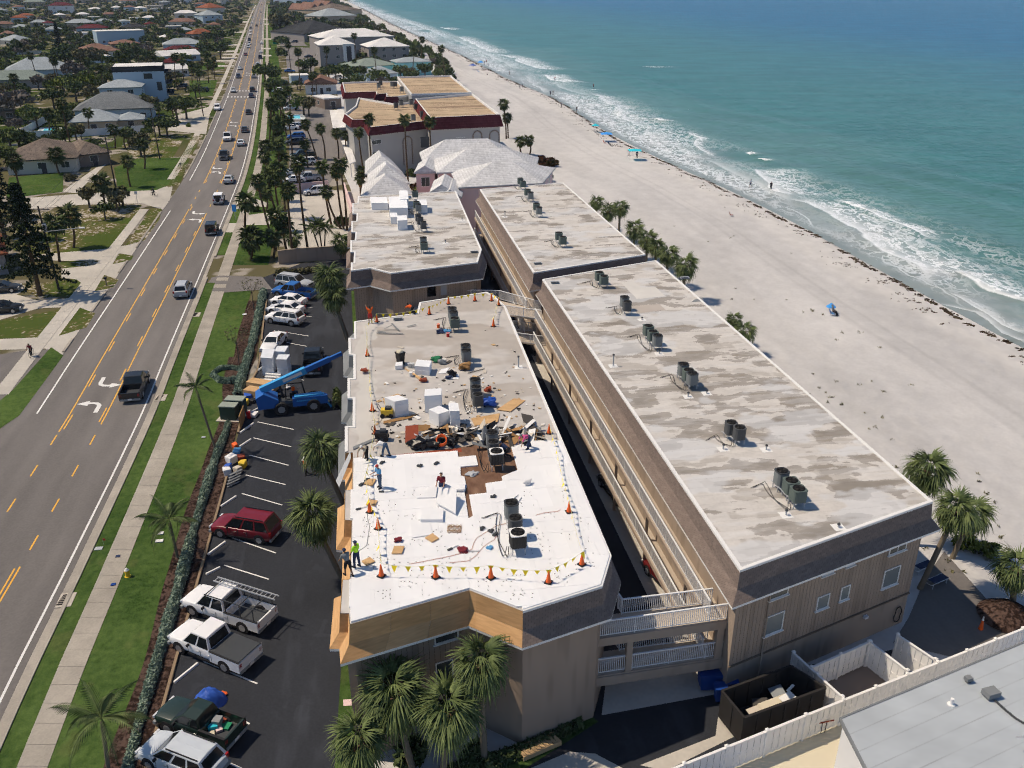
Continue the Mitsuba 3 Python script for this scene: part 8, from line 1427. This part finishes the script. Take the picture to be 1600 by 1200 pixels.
for i, (b, c, R) in enumerate([((430, 327), (422, 271), 1.9), ((436, 327), (430, 280), 1.7), ((519, 357), (503, 261), 1.5), ((542, 360), (531, 258), 1.6), ((537, 358), (525, 268), 1.4), ((481, 390), (466, 255), 1.5), ((533, 358), (510, 300), 1.4), ((567, 307), (566, 268), 1.5), ((564, 307), (562, 280), 1.3), ((458, 409), (449, 298), 1.6), ((430, 392), (432, 338), 2.0), ((448, 392), (443, 352), 1.8), ((427, 403), (425, 372), 1.7), ((418, 262), (424, 162), 1.6), ((436, 222), (439, 158), 1.5), ((434, 232), (428, 188), 2.0), ((444, 246), (436, 196), 1.9), ((495, 249), (477, 194), 1.5), ((508, 251), (500, 201), 1.5), ((481, 262), (476, 226), 1.5), ((529, 248), (525, 208), 1.5), ((542, 250), (540, 210), 1.4), ((568, 268), (560, 207), 1.4), ((583, 272), (576, 186), 1.5), ((495, 150), (491, 116), 1.5), ((489, 150), (486, 121), 1.4), ((638, 288), (632, 187), 1.5), ((678, 296), (671, 190), 1.5), ((791, 217), (787, 163), 1.8), ((794, 216), (792, 184), 1.7), ((815, 241), (813, 221), 1.6), ((827, 243), (826, 219), 1.6), ((448, 300), (440, 248), 1.8), ((440, 262), (434, 216), 1.8), ((416, 330), (413, 300), 1.7), ((392, 405), (391, 372), 2.3), ((468, 300), (462, 262), 1.3), ((572, 130), (569, 110), 1.5), ((545, 120), (541, 104), 1.5), ((655, 112), (641, 92), 1.5), ((548, 118), (553, 96), 1.4)]):
    far_palm('palm %s' % (['at the street side end of the pale court', 'second at the street side of the pale court', 'inside the pale court', 'before the pink wall, right', 'beside the right one before the pink wall', 'in the middle of the pale court, standing alone', 'behind the alone one on the pale court', 'left of the low white hip roofs', 'next to the palm left of the low white hip roofs', 'rising from the tan court wall', 'on the lawn before the tan court wall', 'second on the lawn before the tan court wall', 'at the path by the entrance drive', 'at the far corner of the middle lot', 'at the pool, left', 'left of the middle lot', 'second left of the middle lot', 'in the middle lot, left', 'in the middle lot, right', 'in the near middle lot', 'before the ochre roofed block', 'second before the ochre roofed block', 'at the left corner of the ochre roofed block', 'before the near ochre roof', 'over the beige house', 'second over the beige house', 'before the arch of the ochre roofed block', 'before the high red tiled edge', 'at the beach end of the ochre roofed block, taller', 'at the beach end of the ochre roofed block, shorter', 'on the sand, left of two', 'on the sand, right of two', 'behind the pale court at left', 'between the street and the middle lot', 'at the pavement by the side street', 'on the verge lawn, broad and low', 'at the upper end of the pale court', 'at the green grey roof', 'before the white condominium', 'at the beach end of the condominium', 'at the stair tower'][i]), b, c, R, group=row, dark=i % 2)
for i, (b, c, R, lab) in enumerate([((226, 264), (222, 226), 1.7, 'on the bright lawn'), ((197, 233), (196, 207), 1.6, 'behind the bright lawn'), ((180, 232), (177, 203), 1.7, 'by the garden fence corner'), ((204, 292), (199, 252), 1.7, 'at the utility pole on the lawn'), ((93, 272), (87, 242), 2.2, 'before the tan walled house'), ((140, 212), (137, 176), 1.7, 'before the pale roofed grey house'), ((165, 326), (157, 285), 2.2, 'at the corner of the side street'), ((192, 322), (188, 300), 1.5, 'by the corner utility pole'), ((115, 387), (107, 337), 2.2, 'on the dry lawn, right'), ((93, 409), (84, 350), 2.0, 'on the dry lawn, left'), ((76, 212), (75, 178), 2.0, 'over the garden fence'), ((288, 132), (285, 97), 1.5, 'on the lawn by the modern house'), ((300, 130), (298, 100), 1.5, 'second on the lawn by the modern house'), ((326, 130), (323, 92), 1.5, 'near the street lawn'), ((336, 126), (334, 92), 1.4, 'second near the street lawn'), ((313, 138), (311, 113), 1.6, 'in front of the street lawn'), ((60, 60), (56, 38), 1.8, 'among the far roofs at left'), ((70, 78), (66, 47), 1.8, 'before the far white house'), ((24, 84), (24, 66), 2.0, 'by the far garden fence'), ((272, 186), (268, 160), 1.8, 'beside the broad drive'), ((12, 112), (8, 84), 2.0, 'at the left edge'), ((248, 190), (247, 166), 1.6, 'behind the garage'), ((232, 62), (230, 48), 1.6, 'behind the long white house')]):
    far_palm('fan palm %s' % lab, b, c, R, group='garden palms across the street', dark=(i + 1) % 2)
for i in range(16):                                             # the denser rank behind the pavement
    Y = 128 + 11.5 * i + rng.uniform(-3, 3); o = 6.2 + 5.5 * ((i * 7) % 5) / 5; b = np.array([xr(Y, o), Y, 0]); c = b + [rng.normal(0, .5), rng.normal(0, .5), rng.uniform(5.5, 11)]
    far_palm('%s palm of the rank along the pavement, counted from the tan wall' % ('first second third fourth fifth sixth seventh eighth ninth tenth eleventh twelfth thirteenth fourteenth fifteenth sixteenth'.split()[i]), None, None, rng.uniform(1.5, 2.0), group=row, dark=i % 2, w=(b, c))
# broad trees
def crown(seed, n=420, leaf=.42, R=(3, 3, 2.2), clumps=11, bare=False):
    r_ = np.random.default_rng(seed); c = r_.normal(size=(clumps, 3)); c /= np.linalg.norm(c, axis=1, keepdims=True); c *= r_.uniform(.35, .72, (clumps, 1)); c[:, 2] = np.abs(c[:, 2]) * .9 - .1; i = r_.integers(0, clumps, n); d = r_.normal(size=(n, 3)); d /= np.linalg.norm(d, axis=1, keepdims=True); P = (c[i] + d * r_.uniform(.22, .45, (clumps, 1))[i] * r_.uniform(.75, 1.08, (n, 1))) * R
    return leaves(P, leaf, seed, .6)
def tree_mesh(seed): # limbs reaching into the crown
    r_ = np.random.default_rng(seed); mb = MB().tube([(0, 0, -.0), (.05, 0, 1.4), (0, .1, 2.6)], [.24, .18, .14], 7)
    for k in range(5): a = k * 1.26 + r_.normal(0, .2); mb.tube([(0, 0, 1.5 + .2 * k), (.9 * math.cos(a), .9 * math.sin(a), 2.6 + .2 * k), (1.7 * math.cos(a), 1.7 * math.sin(a), 3.6)], [.1, .07, .03], 5)
    return mb.mesh()
TM = {m: [mikit.ply(crown(40 + s, 520 if s < 3 else 260, .36 if s < 3 else .55), m) for s in range(5)] for m in ('leaf_dark', 'leaf_mid', 'leaf_bright', 'leaf_olive', 'leaf_bare', 'leaf_red')}; TRK = mikit.ply(tree_mesh(3), 'branch'); SHRUB = {m: [mikit.ply(crown(60 + s, 240, .3, (1.2, 1.2, 1.0), 7), m) for s in range(3)] for m in ('leaf_dark', 'leaf_mid', 'leaf_bright', 'leaf_olive', 'leaf_red')}
words = {'leaf_dark': 'dark green', 'leaf_mid': 'green', 'leaf_bright': 'bright green', 'leaf_olive': 'olive', 'leaf_bare': 'bare grey', 'leaf_red': 'reddish'}
def tree(p, s, mat, v, label, group=None, tall=1.0, lod=0):
    k = thing('broadleaf_tree', label, 'tree', group); M_ = xform(np.r_[p[:2], 2.9 * s * tall], v * 1.7 + p[0], (s, s * (.9 + .2 * (v % 2)), s * tall)); scene[newkey('crown', k)] = {**TM[mat][lod * 3 + v % (3 - lod)], 'to_world': T(M_)}; scene[newkey('trunk', k)] = {**TRK, 'to_world': T(xform(np.r_[p[:2], 0], v, (s, s, s * tall)))}
def shrub(p, s, mat, v, label, group=None): k = thing('shrub', label, 'shrub', group); scene[newkey('foliage', k)] = {**SHRUB[mat][v % 3], 'to_world': T(xform(np.r_[p[:2], .45 * s], v + p[0], s))}
def conifer(label, base, top_y, R, seed):
    b = at(*base); h = at_depth(base[0], top_y, b[1])[2]; r_ = np.random.default_rng(seed); k = thing('conifer', label, 'tree'); put('trunk', MB().tube([b, b + [0, 0, h * .95]], [.35, .05], 8), 'trunk_brown', k); P = []
    for i in range(70):
        z = h * (.16 + .82 * (i / 70)); a = i * 2.4 + r_.normal(0, .2); L = R * (1 - i / 74) ** .75 * r_.uniform(.6, 1.15)
        t = r_.uniform(.15, 1, 75)[:, None]; P.append(b + np.c_[math.cos(a) * L * t, math.sin(a) * L * t, z - .12 * L * t ** 2 + .25 * (1 - t)] + r_.normal(0, .16, (75, 3)) * (1.1 - .4 * t))
    put('needles', leaves(np.vstack(P), .24, seed, .45), 'pine_needle', k)
conifer('large dark conifer by the driveways across the street', (63, 462), 285, 4.6, 1); conifer('dark conifer behind, at the left edge', (8, 372), 215, 4.4, 2); conifer('dark conifer cut by the left edge', (-25, 420), 250, 5.0, 5); conifer('slim dark conifer among far roofs', (94, 78), 34, 4, 3)
for (x, y), s, m, lab in (((25, 190), 2.2, 'leaf_bare', 'large bare grey tree at the left before the green roof'), ((120, 130), 2.0, 'leaf_bare', 'bare greyish tree beside the green roof'), ((20, 242), 1.5, 'leaf_mid', 'leafy tree at the left above the tan walled house'), ((45, 195), 1.3, 'leaf_bright', 'bright green bush tree by the garden fence'), ((105, 206), 1.5, 'leaf_dark', 'round dark tree left of the pale roofed house'), ((85, 170), 1.5, 'leaf_dark', 'dark tree behind the pool'), ((236, 182), 1.5, 'leaf_olive', 'olive tree before the pale blue house'), ((225, 178), 1.4, 'leaf_mid', 'tree at the corner of the pale blue house'), ((278, 192), 1.7, 'leaf_dark', 'dark tree by the broad drive'), ((262, 214), 1.2, 'leaf_dark', 'dark tree at the drive edge'), ((250, 212), 1.2, 'leaf_dark', 'small dark tree by the far utility pole'), ((292, 186), 1.5, 'leaf_mid', 'tree between drive and street'), ((205, 108), 2.2, 'leaf_dark', 'spreading dark tree before the brown roof'), ((105, 112), 2.4, 'leaf_dark', 'spreading dark tree by the green lawn'), ((140, 114), 2.6, 'leaf_olive', 'broad olive tree right of the pale roof'), ((140, 150), 1.8, 'leaf_bright', 'bright tree before the white modern house'), ((120, 160), 1.8, 'leaf_mid', 'tree left of the white modern house'), ((150, 166), 1.5, 'leaf_olive', 'olive tree at the corner of the blue house'), ((100, 150), 1.6, 'leaf_bright', 'bright green tree below the green roof'), ((345, 92), 1.8, 'leaf_dark', 'dark tree leaning to the street'), ((340, 70), 2.2, 'leaf_dark', 'tall dark tree by the street'), ((415, 132), 1.9, 'leaf_mid', 'tree at the bend of the pavement'), ((428, 134), 1.6, 'leaf_dark', 'second tree at the bend of the pavement'), ((440, 60), 4.0, 'leaf_olive', 'huge olive tree hanging over the far lots'), ((430, 150), 1.5, 'leaf_mid', 'tree over the white pickup'), ((475, 180), 1.4, 'leaf_mid', 'tree by the blue pool'), ((483, 182), 1.3, 'leaf_olive', 'olive tree by the blue pool'), ((560, 128), 1.5, 'leaf_dark', 'dark tree before the turquoise house'), ((515, 130), 1.6, 'leaf_dark', 'dark tree above the beige house')):
    tree(at(x, y), s, m, int(x) % 3, lab, tall=.95)
for (x, y), s, m, lab in (((645, 275), 1.3, 'leaf_mid', 'shrub before the ochre roofed block'), ((668, 300), 1.1, 'leaf_bright', 'bright bush by the pink bay'), ((655, 302), 1.2, 'leaf_mid', 'green bush by the pink bay'), ((648, 296), 1.1, 'leaf_red', 'reddish bush by the pink bay'), ((845, 260), 1.8, 'leaf_red', 'dark reddish bush at the beach end of the white roofs'), ((862, 260), 1.7, 'leaf_red', 'second reddish bush at the beach end of the white roofs'), ((853, 284), 1.5, 'leaf_mid', 'green bush behind the far seaward roof'), ((698, 120), 1.8, 'leaf_dark', 'dark bush at the end of the ochre roofs'), ((710, 124), 1.5, 'leaf_dark', 'second dark bush at the end of the ochre roofs'), ((1512, 858), .9, 'leaf_bright', 'round bright shrub on the sand by the stout palm'), ((1548, 866), .8, 'leaf_bright', 'second bright shrub on the sand near the right edge'), ((400, 330), .9, 'leaf_dark', 'low shrub on the verge lawn'), ((296, 198), .9, 'leaf_bright', 'clipped round bush on the drive'), ((112, 282), 1.3, 'leaf_olive', 'bush before the tan walled house'), ((28, 272), 1.3, 'leaf_olive', 'bush at the left of the tan walled house'), ((740, 1180), .9, 'leaf_dark', 'dark shrub under the front palms'), ((640, 1190), 1.0, 'leaf_dark', 'second dark shrub under the front palms'), ((537, 352), 1.3, 'leaf_dark', 'round dark bush on the pale court')):
    shrub(at(x, y), s, m, int(x) % 3, lab)
for b, c, lab in (((374, 572), (366, 505), 'thin bare sapling with stakes on the lawn'), ((397, 486), (390, 432), 'thin sapling by the entrance drive')):
    k = thing('sapling', lab, 'tree'); p = at(*b); q = at_depth(*c, p[1]); put('trunk', MB().tube([p, p + (q - p) * .6], [.06, .04], 5), 'branch', k); r_ = np.random.default_rng(5); lim = MB(); P = []
    for i in range(9): a = i * 2.4; e = p + (q - p) * .55 + [1.0 * math.cos(a), .8 * math.sin(a), r_.uniform(.6, 1.8)]; lim.tube([p + (q - p) * .5, e], [.025, .01], 4); P.append(e + r_.normal(0, .3, (14, 3)))
    put('limbs', lim, 'branch', k); put('leaves', leaves(np.vstack(P), .12, 3, .5), 'leaf_olive', k)
    for s in (-1, 1): put('stake', MB().tube([p + [.9 * s, 0, 0], p + [.1 * s, 0, 1.4]], .025, 4), 'old_timber', k)
# the wooded suburb: the nearest few hundred trees are single, the rest one canopy
free = prep(__import__('shapely').union_all([h for h in HOUSES] + KEEP)); r_ = np.random.default_rng(21); near, rest = [], {m: [] for m in ('leaf_dark', 'leaf_mid', 'leaf_olive', 'leaf_bare')}
spots = []
for k in range(14000):
    Y = 150 + 2100 * r_.random() ** 1.35; x0 = xr(Y); L = -18 - .62 * Y * r_.random() if k % 6 else 0
    X = x0 + L - 1 if k % 6 else x0 + 10 + r_.random() * max(4, (XS(Y) - 20 - x0 - 10))
    if k % 6 == 0 and Y < 330: continue
    q = px = None; dz = CAM_H; zc = Y * cp + dz * sp; u = 800 + CAM_F * X / zc
    if u < -40 or u > 700: continue
    d = meshkit.noise(np.array([X * .03, Y * .03, 1.]), 4)
    if r_.random() > (.2 + .85 * d) * (1.15 if Y > 400 else .6 if Y > 330 else .2) * (1.6 if k % 6 == 0 else 1): continue
    if free.contains(Point(X, Y)): continue
    spots.append((X, Y, r_.uniform(.6, 1.3) * (1 + .25 * (k % 6 == 0)), r_.random()))
spots.sort(key=lambda t: t[1]); grid, keep_ = {}, []
for X, Y, s, m in spots:
    c_ = (int(X // 4.2), int(Y // (4.2 + Y * .004)))
    if grid.get(c_): continue
    grid[c_] = 1; keep_.append((X, Y, s, m))
def beside(what, X, Y):
    c, l = min(HN, key=lambda t: (t[0][0] - X) ** 2 + (t[0][1] - Y) ** 2); dx, dy = X - c[0], Y - c[1]
    for w in (' with ', ' behind', ' before', ' in front', ' beside', ' below', ' again', ' cut ', ' by the ', ' nearest', ' between', ' near '): l = l.split(w)[0]
    l = l.replace(' of three storeys', '')
    return '%s %s the %s' % (what, ('right of' if dx > 0 else 'left of') if abs(dx) > abs(dy) else ('behind' if dy > 0 else 'in front of'), ' '.join(l.replace(',', '').split()[:10]))
for i, (X, Y, s, m) in enumerate(keep_):
    mat = 'leaf_dark' if m < .42 else 'leaf_mid' if m < .74 else 'leaf_olive' if m < .9 else 'leaf_bare'
    if i < 240:
        if m > .93: far_palm(beside('dark palm', X, Y), None, None, 1.8, group='palms among the suburb trees', dark=1, w=(np.array([X, Y, 0]), np.array([X + rng.normal(0, .6), Y, 6 + 5 * s])))
        else: tree((X, Y), s, mat, i % 3, beside('%s tree' % words[mat], X, Y), '%s garden trees of the nearer suburb' % words[mat], lod=0)
    else: rest[mat].append((X, Y, s))
for j, (m, l) in enumerate(rest.items()):
    V, Fc, n = [], [], 0; proto = [crown(70 + j * 5 + q, 110, .75) for q in range(3)]
    for i, (X, Y, s) in enumerate(l):
        g = proto[i % 3]; a = i * 1.1; R_ = np.array([[math.cos(a), math.sin(a), 0], [-math.sin(a), math.cos(a), 0], [0, 0, 1]]); V.append(g.vertices @ R_ * s + [X, Y, 2.7 * s]); Fc.append(g.faces + n); n += len(g.vertices)
    if l: k = put('tree_canopy', (np.vstack(V), np.vstack(Fc)), m, kind='stuff'); tag(k, '%s trees of the wooded suburb receding to the skyline' % words[m], 'trees')

# ---------------------------------------------------------------- the sea air
scene['air'] = {'type': 'homogeneous', 'albedo': {'type': 'rgb', 'value': [.95, .95, .95]}, 'sigma_t': {'type': 'rgb', 'value': [.00004, .00005, .00007]}}
scene['haze'] = {'type': 'cube', 'to_world': T().translate([1500, 4500, 19]).scale([9200, 4700, 21.5]), 'bsdf': {'type': 'null'}, 'interior': {'type': 'ref', 'id': 'air'}}
tag('haze', 'faint sea haze over the whole shore', 'haze', kind='stuff'); scene['camera']['medium'] = {'type': 'ref', 'id': 'air'}
